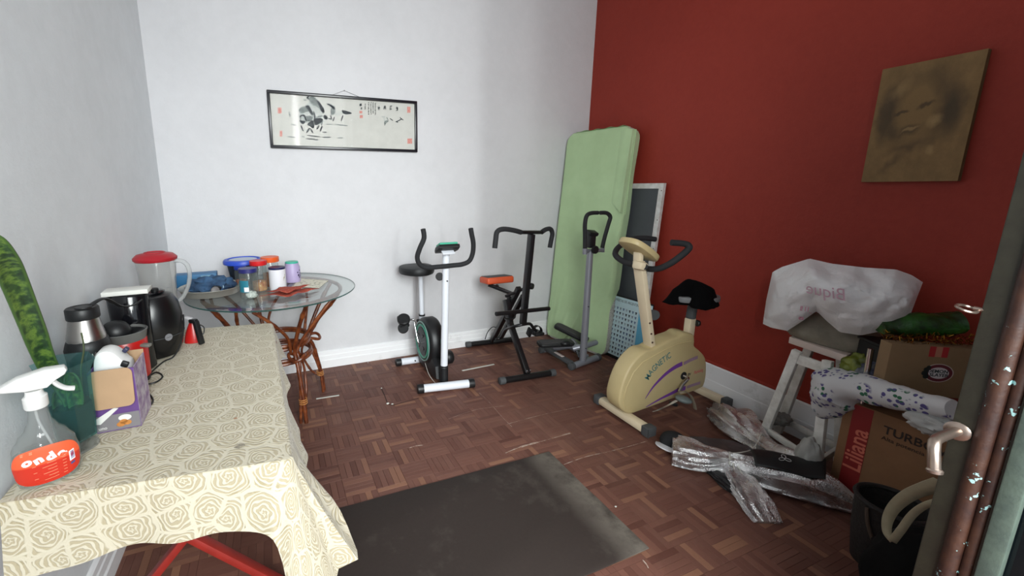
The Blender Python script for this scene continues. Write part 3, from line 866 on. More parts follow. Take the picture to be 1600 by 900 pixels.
for r in range(11):
    for c in range(9):
        cx = 0.020+0.030*c; cy = 0.055+0.0385*(r)
        w, h = 0.0115, 0.013
        P = [(-.5, .5), (.5, .5), (1, .25), (.75, -.15), (.5, .05), (.5, -1), (-.5, -1), (-.5, .05), (-.75, -.15), (-1, .25)]
        sh[rp.randrange(len(cols))].poly([(cx+a*w*0.9, cy+b*h, 0.0016) for a, b in P])
for i, m_ in enumerate(sh): m_.build('shirt_print', mat('shirt_%d' % i, cols[i], 0.7), po, smooth=0, kind='stuff')
tx = MB(); text_mb(tx, 'CAMISETAS DE ARGENTINA', 0.030, Mp @ Matrix.Translation((0.155, PH-0.042, 0.0014)), ex=0.0001, sx=0.72)
tx.build('lettering', mat('print_black', (30, 34, 40), 0.7), po, smooth=0, kind='stuff')

# ================================================================== EXERCISE MACHINES
M_WHT = mat('white_enamel', (226, 230, 238), 0.3, spec=0.5, var=0.04)
M_BLK = mat('black_plastic', (24, 25, 27), 0.45, var=0.2, vscale=20)
M_BLKM = mat('black_steel', (20, 20, 22), 0.35, spec=0.5)
M_FOAM = mat('black_foam', (32, 33, 36), 0.8, bump=0.2, bscale=200, bdist=0.002)
M_CHR = mat('chrome', (205, 205, 208), 0.18, 1.0)
M_GREY = mat('grey_enamel', (142, 144, 152), 0.35, 0.35, var=0.06)
M_DGREY = mat('grey_rubber', (70, 72, 74), 0.7)
M_VINYL = mat('black_vinyl', (30, 32, 34), 0.5, bump=0.15, bscale=120, bdist=0.002)

def capped_bar(a, b, r, m, mcap, root, nm='foot_bar', capl=0.045, n=20):
    a = V(a); b = V(b); d = (b-a).normalized()
    MB().cyl(a+d*capl*0.8, b-d*capl*0.8, r, n).build(nm, m, root)
    for q, s_ in ((a, 1), (b, -1)):
        c = MB(); c.lathe([(r*0.9, 0), (r*1.13, 0.003), (r*1.16, capl*0.5), (r*1.13, capl)], q, n, axis=d*s_); c.build('end_cap', mcap, root)

def pedal(root, c, rot, m, strap=True, w=0.085, l=0.10):
    R = Euler(rot).to_matrix()
    p_ = MB(); p_.box(c, (w, l, 0.026), R, 0.008); ob = p_.build('pedal', m, root)
    if strap:
        s_ = MB(); C_ = V(c)
        s_.tube([C_+R @ V((w*0.52*math.cos(a), 0.0, 0.004+0.055*math.sin(a))) for a in [PI*i/12 for i in range(13)]], 0.012, 6, squash=(0.25, 1.6))
        s_.build('pedal_strap', m, ob)
    return ob

# ------------------------------------------------------------------ white and black upright bike
bk = thing('exercise_bike', 'white and black exercise bike with a teal console by the back wall', 'exercise bike', (1.09, 2.8, 0))
fa, fb = WZ(652, 609, 0.03), WZ(741, 599, 0.03)
X0 = (fa.x+fb.x)/2; FYB = (fa.y+fb.y)/2
capped_bar((fa.x, fa.y, 0.034), (fb.x, fb.y, 0.034), 0.029, M_WHT, M_BLK, bk)
ra = WZ(618, 567, 0.03)
capped_bar((ra.x, ra.y-0.005, 0.034), (ra.x+0.41, ra.y-0.025, 0.034), 0.027, M_WHT, M_BLK, bk)
sc = MB(); q = WZ(648, 561, 0.05)
sc.cyl((q.x, ra.y-0.045, 0.04), (q.x, ra.y-0.03, 0.04), 0.006, 8); sc.build('bolt', M_BLKM, bk)
XB = X0+0.01
PF = V((XB, 2.575, 0.10)); PT = WY(697, 394, 2.60)
MB().tube([PF, PT], [0.026, 0.0255], 24).build('front_post', M_WHT, bk)
MB().tube([(PF.x, PF.y, 0.04), PF+V((0, 0, 0.05))], 0.031, 20).build('post_sleeve', M_BLK, bk)
for v_ in (416, 571):
    p_ = PF+(PT-PF)*((WY(697, v_, 2.59).z-PF.z)/(PT.z-PF.z)); MB().cyl(p_, p_+V((0, 0, 0.012)), 0.0285, 20).build('post_band', M_BLK, bk)
p_ = PF+(PT-PF)*((WY(697, 438, 2.59).z-PF.z)/(PT.z-PF.z)); MB().cyl(p_+V((0, -0.024, 0)), p_+V((0, -0.032, 0)), 0.005, 8).build('post_screw', M_BLKM, bk)
# main beam and flywheel housing
MB().beam((XB, 2.56, 0.075), (XB, ra.y, 0.075), 0.055, 0.075, 0.012).build('base_beam', M_BLK, bk)
HC = V((XB-0.005, 2.845, 0.262)); HR = 0.182
hb = MB(); hb.lathe([(0.06, -0.066), (HR-0.035, -0.064), (HR-0.012, -0.054), (HR, -0.035), (HR, 0.035), (HR-0.012, 0.054), (HR-0.035, 0.064), (0.06, 0.066)], HC, 48, axis=(1, 0, 0))
hs = hb.build('flywheel_housing', M_BLK, bk)
hb2 = MB(); hb2.prism([(2.60, 0.05), (2.72, 0.03), (2.98, 0.03), (3.02, 0.10), (2.98, 0.2), (2.72, 0.2), (2.62, 0.14)], Matrix(((0, 0, 1, XB-0.052), (1, 0, 0, 0), (0, 1, 0, 0), (0, 0, 0, 1))), 0.10, bev=0.012)
hb2.build('lower_housing', M_BLK, bk)
M_TEAL = mat('teal_plastic', (70, 170, 140), 0.4); M_TEALG = mat('teal_grey_ring', (118, 150, 142), 0.4)
for r_, m_, w_ in ((0.150, M_TEALG, 0.005), (0.128, M_TEAL, 0.005), (0.118, M_TEALG, 0.003)):
    MB().tube([HC+V((-0.0655, r_*math.cos(a*PI/24), r_*math.sin(a*PI/24))) for a in range(48)], w_, 6, closed=True).build('ring_trim', m_, hs)
MB().lathe([(0.100, 0), (0.104, 0.004), (0.03, 0.012)], HC+V((-0.064, 0, 0)), 32, axis=(-1, 0, 0)).build('crank_cover', mat('dark_grey_plastic', (52, 56, 58), 0.5), hs)
for a in (0.6, 2.2, 3.9, 5.4):
    MB().box(HC+V((-0.074, 0.062*math.cos(a), 0.062*math.sin(a))), (0.006, 0.030, 0.016), (a, 0, 0), 0.002).build('cover_slot', M_BLKM, hs)
MB().box(HC+V((0.02, -HR+0.004, 0.02)), (0.006, 0.006, 0.09), None, 0.002).build('teal_stripe', M_TEAL, hs)
# cranks, pedals
HUB = HC+V((-0.07, 0.0, -0.01))
pl = WX(644, 510, 0.985)
ck = MB(); ck.tube(cr([HUB+V((0.01, 0, 0)), HUB+V((-0.022, -0.002, 0.0)), HUB+V((-0.03, 0.01, 0.03)), V((0.980, HC.y+0.06, HC.z+0.135)), V((0.975, HC.y+0.075, HC.z+0.155)), V((0.93, HC.y+0.075, HC.z+0.157))], 5), 0.0075, 10); ck.build('crank', M_CHR, bk)
pedal(bk, (0.895, HC.y+0.075, HC.z+0.150), (0.5, 0.0, 0.0), M_BLK, False, 0.075, 0.11)
pc_ = MB(); pc_.lathe([(0.045, 0), (0.05, 0.008), (0.05, 0.028), (0.044, 0.034)], (0.895, HC.y+0.06, HC.z+0.16), 20, axis=(-0.2, -0.55, 0.75)); pc_.lathe([(0.035, 0), (0.042, 0.006), (0.04, 0.024)], (0.885, HC.y+0.04, HC.z+0.105), 18, axis=(-0.3, -0.6, 0.5)); pc_.build('pedal_cup', M_BLK, bk)
ck = MB(); ck.tube([HC+V((0.06, 0, 0)), HC+V((0.085, 0, 0)), HC+V((0.09, -0.06, -0.12))], 0.0075, 10); ck.build('crank', M_CHR, bk)
pc_ = MB(); pc_.lathe([(0.046, 0), (0.054, 0.01), (0.054, 0.05), (0.046, 0.06)], HC+V((0.10, -0.06, -0.14)), 20, axis=(1, 0.1, 0)); pc_.build('pedal', M_BLK, bk)
cb = MB(); cb.tube(cr([HC+V((-0.05, -0.02, -0.17)), (XB-0.07, 2.70, 0.05), (XB-0.055, 2.60, 0.02), (XB-0.03, 2.56, 0.012)], 5), 0.0022, 5); cb.build('cable', mat('pale_cable', (196, 192, 184), 0.6), bk)
# seat post and saddle
SPB, SPT = WX(659, 512, XB-0.005), WX(655, 428, XB-0.005)
SPB.y = 3.02; SPT.y = 3.05
SPB.z = WX(659, 508, XB).z; SPT.z = WX(655, 427, XB).z
MB().tube([SPB+V((0, 0, -0.09)), SPB+(SPT-SPB)*0.22], 0.0235, 20).build('seat_sleeve', M_WHT, bk)
MB().tube([SPB, SPT+V((0, 0, 0.02))], 0.0185, 20).build('seat_post', M_WHT, bk)
for k in (0.0, 0.22):
    p_ = SPB+(SPT-SPB)*k; MB().cyl(p_-V((0, 0, 0.006)), p_+V((0, 0, 0.006)), 0.0262, 20).build('clamp_band', M_BLK, bk)
p_ = SPB+(SPT-SPB)*0.12; MB().cyl(p_, p_+V((-0.045, 0, 0)), 0.012, 10).build('seat_knob', M_BLK, bk)
sl, sr = WY(626, 414, 3.06).x, WY(679, 414, 3.06).x
out = []
SC_ = V(((sl+sr)/2-0.006, 3.06))
for i in range(40):
    a = 2*PI*i/40; ca, sa = math.cos(a), math.sin(a)
    w = (sr-sl)/2*(0.72+0.28*(1 if sa > 0 else 1+sa*1.1)) if True else 0
    out.append((SC_.x+w*(abs(ca)**0.75)*(1 if ca > 0 else -1), SC_.y+0.14*(abs(sa)**0.8)*(1 if sa > 0 else -1)))
mb = MB(); mb.prism(out, Matrix.Translation((0, 0, SPT.z+0.008)), 0.062, bev=0.02); mb.build('saddle', M_VINYL, bk)
# handlebar and console
HY = 2.55
def hp(u, v, y): return WY(u, v, y)
hbp = [hp(661, 358, 2.50), hp(662.5, 372, 2.505), hp(656, 388, 2.52), hp(652, 402, 2.54), hp(656, 413, 2.55), hp(667, 418, 2.555), hp(684, 417, 2.56), hp(710, 414.5, 2.56), hp(722, 413, 2.555), hp(733, 408, 2.55), hp(738.5, 396, 2.54), hp(739.5, 380, 2.52), hp(737, 366, 2.505), hp(735.5, 357, 2.50)]
MB().tube(cr(hbp, 5), 0.0165, 14).build('handlebar', M_FOAM, bk)
cc = WY(698, 392, 2.56)
Rc = Euler((0.95, 0, 0.0)).to_matrix()
mb = MB(); mb.prism([(-0.075, -0.055), (0.075, -0.055), (0.085, 0.0), (0.072, 0.05), (-0.072, 0.05), (-0.085, 0.0)], Matrix.Translation(cc+V((0.004, 0, 0.0))) @ Euler((math.radians(-28), 0, 0)).to_matrix().to_4x4(), 0.03, bev=0.008); cs = mb.build('console', M_BLK, bk)
mb = MB(); mb.prism([(-0.066, -0.05), (0.066, -0.05), (0.074, 0.0), (0.06, 0.046), (-0.06, 0.046), (-0.074, 0.0)], Matrix.Translation(cc+V((0.004, 0, 0.0))) @ Euler((math.radians(-28), 0, 0)).to_matrix().to_4x4() @ Matrix.Translation((0, 0, 0.03)), 0.016, bev=0.006); mb.build('console_face', M_TEAL, cs)
mb = MB(); mb.box(cc+V((0.004, -0.01, -0.006)), (0.09, 0.05, 0.012), (0.5, 0, 0), 0.003); mb.build('console_bracket', M_WHT, bk)
kn = WY(687, 433, 2.60); MB().lathe([(0.026, 0), (0.03, 0.006), (0.026, 0.022)], kn+V((0.008, 0.02, 0)), 18, axis=(-0.4, -1, 0)).build('tension_knob', M_BLK, bk)

# ------------------------------------------------------------------ black rider with orange seat
rd = thing('rider_machine', 'black squat rider machine with an orange-edged seat', 'exercise machine', (1.74, 2.8, 0))
fa, fb = WZ(780, 596, 0.026), WZ(867, 582, 0.026)
capped_bar((fa.x, fa.y, 0.028), (fb.x, fb.y, 0.028), 0.024, M_BLKM, M_DGREY, rd)
ra, rb = WZ(728, 539, 0.026), WZ(806, 530, 0.026)
capped_bar((ra.x, ra.y, 0.028), (rb.x, rb.y, 0.028), 0.023, M_BLKM, M_DGREY, rd)
RX = (fa.x+fb.x)/2+0.005
L0 = V((RX, fa.y, 0.045)); L1 = WX(797, 505, RX); L2 = WX(791, 468, RX)
MB().beam(L0, L1+(L1-L0)*0.02, 0.042, 0.042, 0.004).build('front_leg', M_BLKM, rd)
MB().beam(L1+V((0, 0, -0.01)), L2, 0.046, 0.046, 0.004).build('leg_joint', M_BLKM, rd)
bl = MB()
for dx in (-0.012, 0.016): bl.cyl(L0+(L1-L0)*0.04+V((dx, -0.02, 0.016)), L0+(L1-L0)*0.04+V((dx, -0.028, 0.014)), 0.006, 8)
bl.build('bolts', M_CHR, rd, kind='stuff')
PB_ = WX(817, 506, RX+0.01); PT_ = WX(830.5, 366, RX+0.01); PB_.y = 2.585; PB_ = WY(817, 506, 2.585); PT_ = WY(830.5, 366, 2.535)
MB().beam(PB_, PT_, 0.040, 0.046, 0.004, up=(0, 1, 0)).build('handle_column', M_BLKM, rd)
RB0 = WX(768, 530, RX+0.02); RT0 = WX(812, 448, RX-0.02)
RB0 = V((RX+0.015, rb.y-0.01, 0.05)); RB0.x = WY(767, 531, rb.y).x+0.01; RT0 = WY(811, 450, 2.66)
MB().beam(RB0, RT0, 0.040, 0.036, 0.004).build('rear_strut', M_BLKM, rd)
RB1 = WY(781, 527, rb.y-0.02); RT1 = WY(818, 462, 2.72)
MB().beam((RB1.x, RB1.y, 0.06), RT1, 0.036, 0.034, 0.004).build('rear_strut', M_BLKM, rd)
kn = WY(829, 447, 2.56); MB().lathe([(0.02, 0), (0.025, 0.004), (0.022, 0.02)], kn, 14, axis=(0.5, -1, 0)).build('pivot_bolt', M_BLK, rd)
MB().cyl(WY(790, 463, 2.75), WY(829, 447, 2.60), 0.012, 10).build('pivot_shaft', M_BLKM, rd)
# seat on its arm
sy = 2.93
sa_, sb_ = WY(756, 441, sy), WY(797, 441, sy)
SW = (sb_.x-sa_.x); scx = (sa_.x+sb_.x)/2; sz = WY(776, 446, sy-0.1).z
ST = MB(); ST.box((scx, sy+0.01, sz+0.022), (SW, 0.15, 0.056), (-0.10, 0, 0), 0.016, 3); so = ST.build('seat', mat('orange_vinyl', (206, 84, 46), 0.5), rd)
ST = MB(); ST.box((scx, sy+0.013, sz+0.0495), (SW-0.026, 0.124, 0.006), (-0.10, 0, 0), 0.003); ST.build('seat_top', mat('charcoal_vinyl', (64, 64, 66), 0.6), so)
MB().beam((scx-0.08, sy, sz-0.014), WY(803, 460, 2.78), 0.03, 0.026, 0.003).build('seat_arm', M_BLKM, rd)
MB().lathe([(0.010, 0), (0.018, -0.016), (0.02, -0.02)], (scx, sy, sz-0.02), 12).build('seat_bolt', M_BLK, rd)
MB().beam(WY(796, 463, 2.78), WY(792, 500, 2.80), 0.03, 0.03, 0.003).build('seat_link', M_BLKM, rd)
# handlebar
hpts = [WY(773, 388, 2.42), WY(774.5, 375, 2.425), WY(777, 362, 2.435), WY(787, 358, 2.445), WY(803, 360, 2.475), WY(814, 363, 2.50)]
MB().tube(cr(hpts, 5), 0.0175, 12).build('grip', M_FOAM, rd)
MB().tube([hpts[-1], WY(846, 363, 2.57)], 0.014, 10).build('handlebar', M_BLKM, rd)
hpts = [WY(846, 363, 2.57), WY(853, 358.5, 2.585), WY(860, 358, 2.595), WY(863, 365, 2.60), WY(861, 376, 2.60), WY(859, 387, 2.60)]
MB().tube(cr(hpts, 5), 0.0175, 12).build('grip', M_FOAM, rd)
# foot rest, pedals
a_, b_ = WY(775, 490.5, 2.50), WY(858, 482, 2.54)
MB().tube([a_, b_], 0.016, 12).build('foot_rest', M_BLKM, rd)
MB().tube(cr([WY(789, 489, 2.52), WY(789, 496, 2.52), WY(793, 498, 2.52), WY(804, 497, 2.53), WY(805, 489, 2.53)], 4), 0.005, 6).build('foot_rest_loop', M_BLKM, rd)
MB().tube(cr([WY(774, 530, 2.95), WY(783, 527, 2.93), WY(790, 515, 2.82), WY(800, 511, 2.64), WY(817, 507, 2.58), WY(828, 506, 2.58), WY(833, 512, 2.59), WY(838, 517, 2.60)], 5), 0.012, 10).build('pedal_bar', M_BLKM, rd)
pedal(rd, WY(838.5, 520, 2.62), (0, 0, 0.0), M_BLK, True, 0.085, 0.10)
MB().box(WY(827, 519, 2.60), (0.02, 0.05, 0.07), (0.4, 0, 0), 0.006).build('pedal_heel', M_BLK, rd)
MB().tube(cr([WY(758, 530, 3.1), WY(762, 519, 3.08), WY(770, 511, 3.06), WY(780, 514, 3.04)], 5), 0.004, 6).build('pedal_strap', M_BLK, rd)
MB().tube([WY(770, 533, 3.12), WY(786, 531, 3.10)], 0.026, 12).build('pedal_roller', M_BLK, rd)

# ------------------------------------------------------------------ grey stepper with handles
st = thing('stepper', 'grey stepper with a tall post and curved black handles before the mattress', 'exercise machine', (2.30, 2.6, 0))
fa, fb = WZ(891, 574, 0.026), WZ(936, 558, 0.026)
capped_bar((fa.x, fa.y, 0.03), (fb.x, fb.y, 0.03), 0.026, M_GREY, M_DGREY, st, capl=0.035)
ra, rb = WZ(843, 549, 0.02), WZ(864, 545, 0.02)
capped_bar((ra.x, ra.y, 0.028), (ra.x+0.36, ra.y-0.02, 0.028), 0.023, M_GREY, M_DGREY, st, capl=0.035)
pb0 = V((WZ(911, 566, 0.03).x, (fa.y+fb.y)/2, 0.03)); pt0 = WY(922, 392, pb0.y)
MB().tube([pb0, pt0], [0.028, 0.024], 20).build('post', M_GREY, st)
bo = MB()
for k in (0.14, 0.52):
    q = pb0+(pt0-pb0)*k; bo.cyl(q+V((-0.004, -0.022, 0)), q+V((-0.004, -0.03, 0)), 0.005, 8)
bo.build('bolts', M_BLKM, st, kind='stuff')
MB().beam((ra.x+0.05, ra.y-0.01, 0.05), (fa.x+0.03, fa.y+0.02, 0.045), 0.045, 0.035, 0.01).build('side_rail', M_DGREY, st)
MB().beam(V((ra.x+0.05, ra.y-0.01, 0.05))*0.62+V((fa.x+0.03, fa.y+0.02, 0.045))*0.38+V((-0.006, -0.012, 0.018)), V((ra.x+0.05, ra.y-0.01, 0.05))*0.32+V((fa.x+0.03, fa.y+0.02, 0.045))*0.68+V((-0.006, -0.012, 0.018)), 0.026, 0.006, 0.002).build('side_label', mat('pale_pink_label', (212, 196, 190), 0.6), st)
MB().beam((fb.x-0.12, fb.y+0.01, 0.045), (ra.x+0.28, ra.y-0.02, 0.045), 0.04, 0.03, 0.006).build('base_rail', M_GREY, st)
def foot_plate(c, rot, nm='pedal'):
    m_ = MB(Matrix.Translation(c) @ Euler(rot).to_matrix().to_4x4()); m_.prism(rrect(0.12, 0.30, 0.035), Matrix.Translation((-0.06, -0.15, 0)), 0.028, bev=0.006)
    o = m_.build(nm, M_BLK, st)
    m_ = MB(Matrix.Translation(c) @ Euler(rot).to_matrix().to_4x4()); m_.prism(rrect(0.10, 0.27, 0.03), Matrix.Translation((-0.05, -0.135, 0.028)), 0.004, bev=0.001); m_.build('tread', mat('grey_tread', (66, 64, 66), 0.8, bump=0.3, bscale=180), o)
    return o
foot_plate(WY(868, 537, 2.66)+V((0, 0, -0.01)), (-0.02, 0.0, 1.25))
foot_plate(WY(889, 519, 2.76)+V((0.02, 0, -0.02)), (0.30, 0.0, 0.60))
MB().ball(WY(884, 536, 2.58), (0.045, 0.035, 0.024)).build('toe_stop', M_BLK, st)
MB().tube([WY(895, 545, 2.56), WY(911, 541, 2.52)], 0.022, 14).build('piston', M_GREY, st)
MB().tube([WY(913, 541, 2.52), WY(931, 535, 2.56)], 0.022, 14).build('piston', M_GREY, st)
MB().beam(WY(865, 543, 2.72), WY(905, 540, 2.54), 0.03, 0.022, 0.004).build('pedal_arm', M_GREY, st)
MB().beam(WY(893, 530, 2.70), WY(908, 546, 2.60), 0.03, 0.022, 0.004).build('pedal_arm', M_GREY, st)
MB().tube([WY(900, 548, 2.56), WY(904, 558, 2.54)], 0.008, 8).build('link_rod', M_CHR, st)
hy = pb0.y
h1 = [WY(914, 391, hy-0.02), WY(914, 370, hy-0.03), WY(914, 350, hy-0.04), WY(917, 337, hy-0.04), WY(924, 333, hy-0.02), WY(934, 332.5, hy)]
MB().tube(cr(h1, 6), 0.0155, 12).build('handle', M_FOAM, st)
h2 = [WY(941, 387, hy+0.02), WY(945, 370, hy+0.01), WY(951, 349, hy), WY(953.5, 339, hy), WY(948, 333, hy), WY(938, 332.5, hy)]
MB().tube(cr(h2, 6), 0.0155, 12).build('handle', M_FOAM, st)
MB().tube([WY(914, 397, hy-0.02), WY(914, 388, hy-0.02)], 0.018, 12).build('handle_socket', M_GREY, st)
MB().tube([WY(916, 392, hy-0.01), WY(942, 391, hy+0.02)], 0.014, 12).build('handle_bracket', M_GREY, st)
MB().tube([WY(942, 394, hy+0.02), WY(942, 386, hy+0.02)], 0.013, 12).build('handle_socket', M_GREY, st)
MB().box(WY(923.5, 375, hy)+V((0, 0, 0)), (0.055, 0.05, 0.12), (0, 0, 0), 0.008).build('console_stem', M_BLK, st)
MB().box(WY(925, 364, hy-0.01), (0.085, 0.06, 0.03), (0.4, 0.1, 0), 0.008).build('console', M_BLK, st)
MB().lathe([(0.028, 0), (0.032, 0.006), (0.03, 0.02), (0.012, 0.026)], WY(928, 390, hy-0.03), 18, axis=(0.1, -1, 0)).build('tension_knob', M_BLK, st)

# ------------------------------------------------------------------ beige magnetic bike
M_BEI = mat('beige_plastic', (196, 178, 132), 0.45, var=0.05); M_CRM = mat('cream_enamel', (222, 206, 176), 0.4, var=0.05)
bb = thing('exercise_bike', 'beige exercise bike with purple stripes by the red wall', 'exercise bike', (2.35, 1.82, 0))
fa, fb = WZ(933, 622, 0.035), WZ(1019, 678, 0.035)
# front foot: a flattened bar
def flat_bar(a, b, w, h, nm):
    MB().beam(a, b, w, h, 0.016).build(nm, M_CRM, bb)
fa = V((fa.x, fa.y, 0.042)); fb = V((fb.x, fb.y, 0.042)); dd = (fb-fa).normalized()
flat_bar(fa+dd*0.03, fb-dd*0.03, 0.062, 0.05, 'foot_bar')
for q, s_ in ((fa, 1), (fb, -1)):
    MB().beam(q, q+dd*s_*0.05, 0.07, 0.06, 0.008).build('end_cap', M_DGREY, bb)
    rb_ = MB()
    if s_ == -1:
        for k in range(5): rb_.box(q+V((-0.036+0.0, -0.008-0.008*0, 0))*0+V((-0.034, -0.006+0.009*k, 0.0)), (0.004, 0.003, 0.05))
        rb_.build('cap_ribs', M_DGREY, bb, kind='stuff')
YC = (fa.y+fb.y)/2-0.0
rr_ = WZ(1141, 632, 0.035)
ra_ = V((2.70, rr_.y, 0.04)); rb2 = V((2.70, rr_.y+0.42, 0.04)); de = V((0, 1, 0))
ra_.x = rb2.x = min(rr_.x, 2.70)
flat_bar(ra_+de*0.03, rb2-de*0.03, 0.055, 0.05, 'foot_bar')
for q, s_ in ((ra_, 1), (rb2, -1)): MB().beam(q, q+de*s_*0.045, 0.062, 0.058, 0.008).build('end_cap', M_DGREY, bb)
# body shell outline in the x-z plane at the near face
YN = YC-0.055
def sx(u, v): q = WY(u, v, YN); return (q.x, q.z)
outl = [(972, 641), (968, 628), (970, 612), (977, 590), (987, 571), (1000, 556), (1010, 549), (1020, 547), (1032, 540), (1048, 531), (1062, 526), (1070, 521), (1078, 521), (1085, 524), (1086, 534), (1086, 541), (1094, 548), (1101, 556), (1104, 566), (1104, 585), (1101, 600), (1095, 607), (1070, 617), (1040, 628), (1005, 641), (985, 647)]
op = [sx(*q) for q in outl]
op = [(x, max(z, 0.05)) for x, z in op]
ops = [(q.x, q.y) for q in cr([V((a, b, 0)) for a, b in op], 3, closed=True)]
Mb = Matrix(((1, 0, 0, 0), (0, 0, -1, YC+0.055), (0, 1, 0, 0), (0, 0, 0, 1)))
mb = MB(); mb.prism(ops, Mb, 0.11, bev=0.012); body = mb.build('body_shell', M_BEI, bb, smooth=50)
# raised lip following the upper edge
lip = MB(); lip.tube([V((x, YC-0.056, z)) for x, z in [sx(*q) for q in [(978, 640), (974, 625), (979, 605), (990, 582), (1004, 566), (1020, 557), (1040, 546), (1060, 537), (1080, 533)]]], 0.004, 6); lip.build('shell_lip', M_BEI, body)
def deco(name, pts, m, lift=0.0012, smooth=True):
    q = [V((*sx(*p_), 0)) for p_ in pts]
    if smooth: q = cr(q, 4, closed=True)
    mb_ = MB(); mb_.prism([(a.x, a.y) for a in q], Matrix(((1, 0, 0, 0), (0, 0, -1, YN-0.0002), (0, 1, 0, 0), (0, 0, 0, 1))), lift); return mb_.build(name, m, body, smooth=0)
M_PUR = mat('purple_print', (112, 58, 148), 0.5); M_PURP = mat('faded_purple_print', (160, 130, 150), 0.6, var=0.15, vscale=60)
def band(name, pts, w0, w1, m, lift=0.0012):
    P = cr([V((sx(*p_)[0], 0, sx(*p_)[1])) for p_ in pts], 6); n = len(P); vv = []
    for i, q in enumerate(P):
        d = (P[min(i+1, n-1)]-P[max(i-1, 0)]).normalized(); nn = V((-d.z, 0, d.x)); w = w0+(w1-w0)*math.sin(min(1, i/(n-1))*PI/2)
        vv += [q+nn*w, q-nn*w]
    vv = [V((q.x, YN-lift, q.z)) for q in vv]
    return MB().add(vv, [(2*i, 2*i+1, 2*i+3, 2*i+2) for i in range(n-1)]).build(name, m, body, smooth=0)
band('purple_stripe', [(1008, 623), (1020, 605), (1038, 586), (1054, 574), (1066, 568)], 0.002, 0.015, M_PUR)
band('purple_stripe', [(1009, 636), (1030, 624), (1048, 615), (1060, 609), (1071, 606)], 0.002, 0.014, M_PUR)
band('faded_stripe', [(1068, 568), (1080, 562), (1090, 558)], 0.0115, 0.0115, M_PURP)
band('faded_stripe', [(1073, 605), (1084, 601), (1094, 598)], 0.010, 0.010, M_PURP)
# arched lettering
tx = MB(); word = 'MAGNETIC'
arc = cr([V((*sx(*q), 0)) for q in [(1010, 594), (1016, 583), (1025, 573), (1035, 564), (1047, 555)]], 10)
tot = [0]
for i in range(1, len(arc)): tot.append(tot[-1]+(arc[i]-arc[i-1]).length)
widths = [1.2, 1.05, 1.05, 1.05, 0.9, 0.85, 0.5, 0.9]; W_ = sum(widths); acc = 0
for ch, w in zip(word, widths):
    d_ = (acc+w/2)/W_*tot[-1]; acc += w
    i = max(1, min(len(arc)-1, next((k for k, v_ in enumerate(tot) if v_ >= d_), len(arc)-1)))
    p_ = arc[i]; dr = (arc[min(i+1, len(arc)-1)]-arc[i-1]).normalized()
    text_mb(tx, ch, 0.060, frame((p_.x, YN-0.0006, p_.y), (dr.x, 0, dr.y), (-dr.y, 0, dr.x)), ex=0.0004, sx=0.74, bold=0.0004)
tx.build('lettering', mat('teal_print', (64, 120, 122), 0.6), body, smooth=0, kind='stuff')
tx = MB(); p_ = sx(1077, 585); text_mb(tx, 'EV', 0.024, frame((p_[0], YN-0.0006, p_[1]), (1, 0, 0.02), (0, 0, 1)), ex=0.0003, bold=0.0006); tx.build('lettering', mat('print_dark', (50, 48, 60), 0.6), body, smooth=0, kind='stuff')
tx = MB(); p_ = sx(1092, 580); text_mb(tx, 'Marketing', 0.034, frame((p_[0]-0.005, YN-0.0006, p_[1]), (1, 0, 0.1), (0, 0, 1)), ex=0.0003, shear=0.3, sx=0.62); tx.build('lettering', mat('print_pink', (206, 104, 108), 0.6), body, smooth=0, kind='stuff')
# crank and pedal on the near side
c0 = WY(1068, 587, YN); MB().lathe([(0.026, 0), (0.026, 0.0015)], c0+V((0, -0.0002, 0)), 20, axis=(0, -1, 0)).build('crank_hole', M_BLKM, body)
c1 = WY(1061, 612, YN-0.045)
MB().tube(cr([c0+V((0, 0.0, 0)), c0+V((0.004, -0.03, -0.006)), c0+(c1-c0)*0.5+V((0, -0.012, 0)), c1], 4), 0.009, 10).build('crank', M_CHR, bb)
pdl = WY(1068, 624, YN-0.09)
mb = MB(); mb.ball(pdl, (0.052, 0.045, 0.022), rot=(0, 0.25, 0)); po_ = mb.build('pedal', mat('grey_pedal', (120, 130, 130), 0.5, var=0.2, vscale=30), bb)
ss = MB(); ss.tube(cr([WY(1061, 614, YN-0.12), WY(1070, 612, YN-0.13), WY(1079, 618, YN-0.13), WY(1084, 630, YN-0.13), WY(1086, 639, YN-0.13)], 5), 0.010, 8, squash=(0.4, 1.3)); ss.build('pedal_strap', mat('grey_strap', (130, 120, 104), 0.7), po_)
ss = MB(); q0 = WZ(1021, 643, 0.01); ss.tube(cr([WY(1057, 626, YN-0.10), WY(1046, 632, YN-0.09), V((q0.x+0.05, q0.y, 0.014)), q0], 5), 0.006, 6, squash=(0.3, 1.4)); ss.build('loose_strap', mat('pale_strap', (190, 184, 172), 0.6), po_)
ss = MB(); ss.box(WY(1052, 631, YN-0.09), (0.05, 0.03, 0.02), (0, 0.4, 0), 0.006); ss.build('pedal_heel', M_BLK, po_)
c2 = V((c0.x, YC+0.06, c0.z)); MB().tube([c2, c2+V((0, 0.02, 0)), c2+V((-0.02, 0.03, 0.11))], 0.008, 8).build('crank', M_CHR, bb)
fp = V((c2.x-0.02, YC+0.12, c2.z+0.11)); MB().box(fp, (0.10, 0.08, 0.03), (0, 0.3, 0), 0.01).build('pedal', MATS['grey_pedal'], bb)
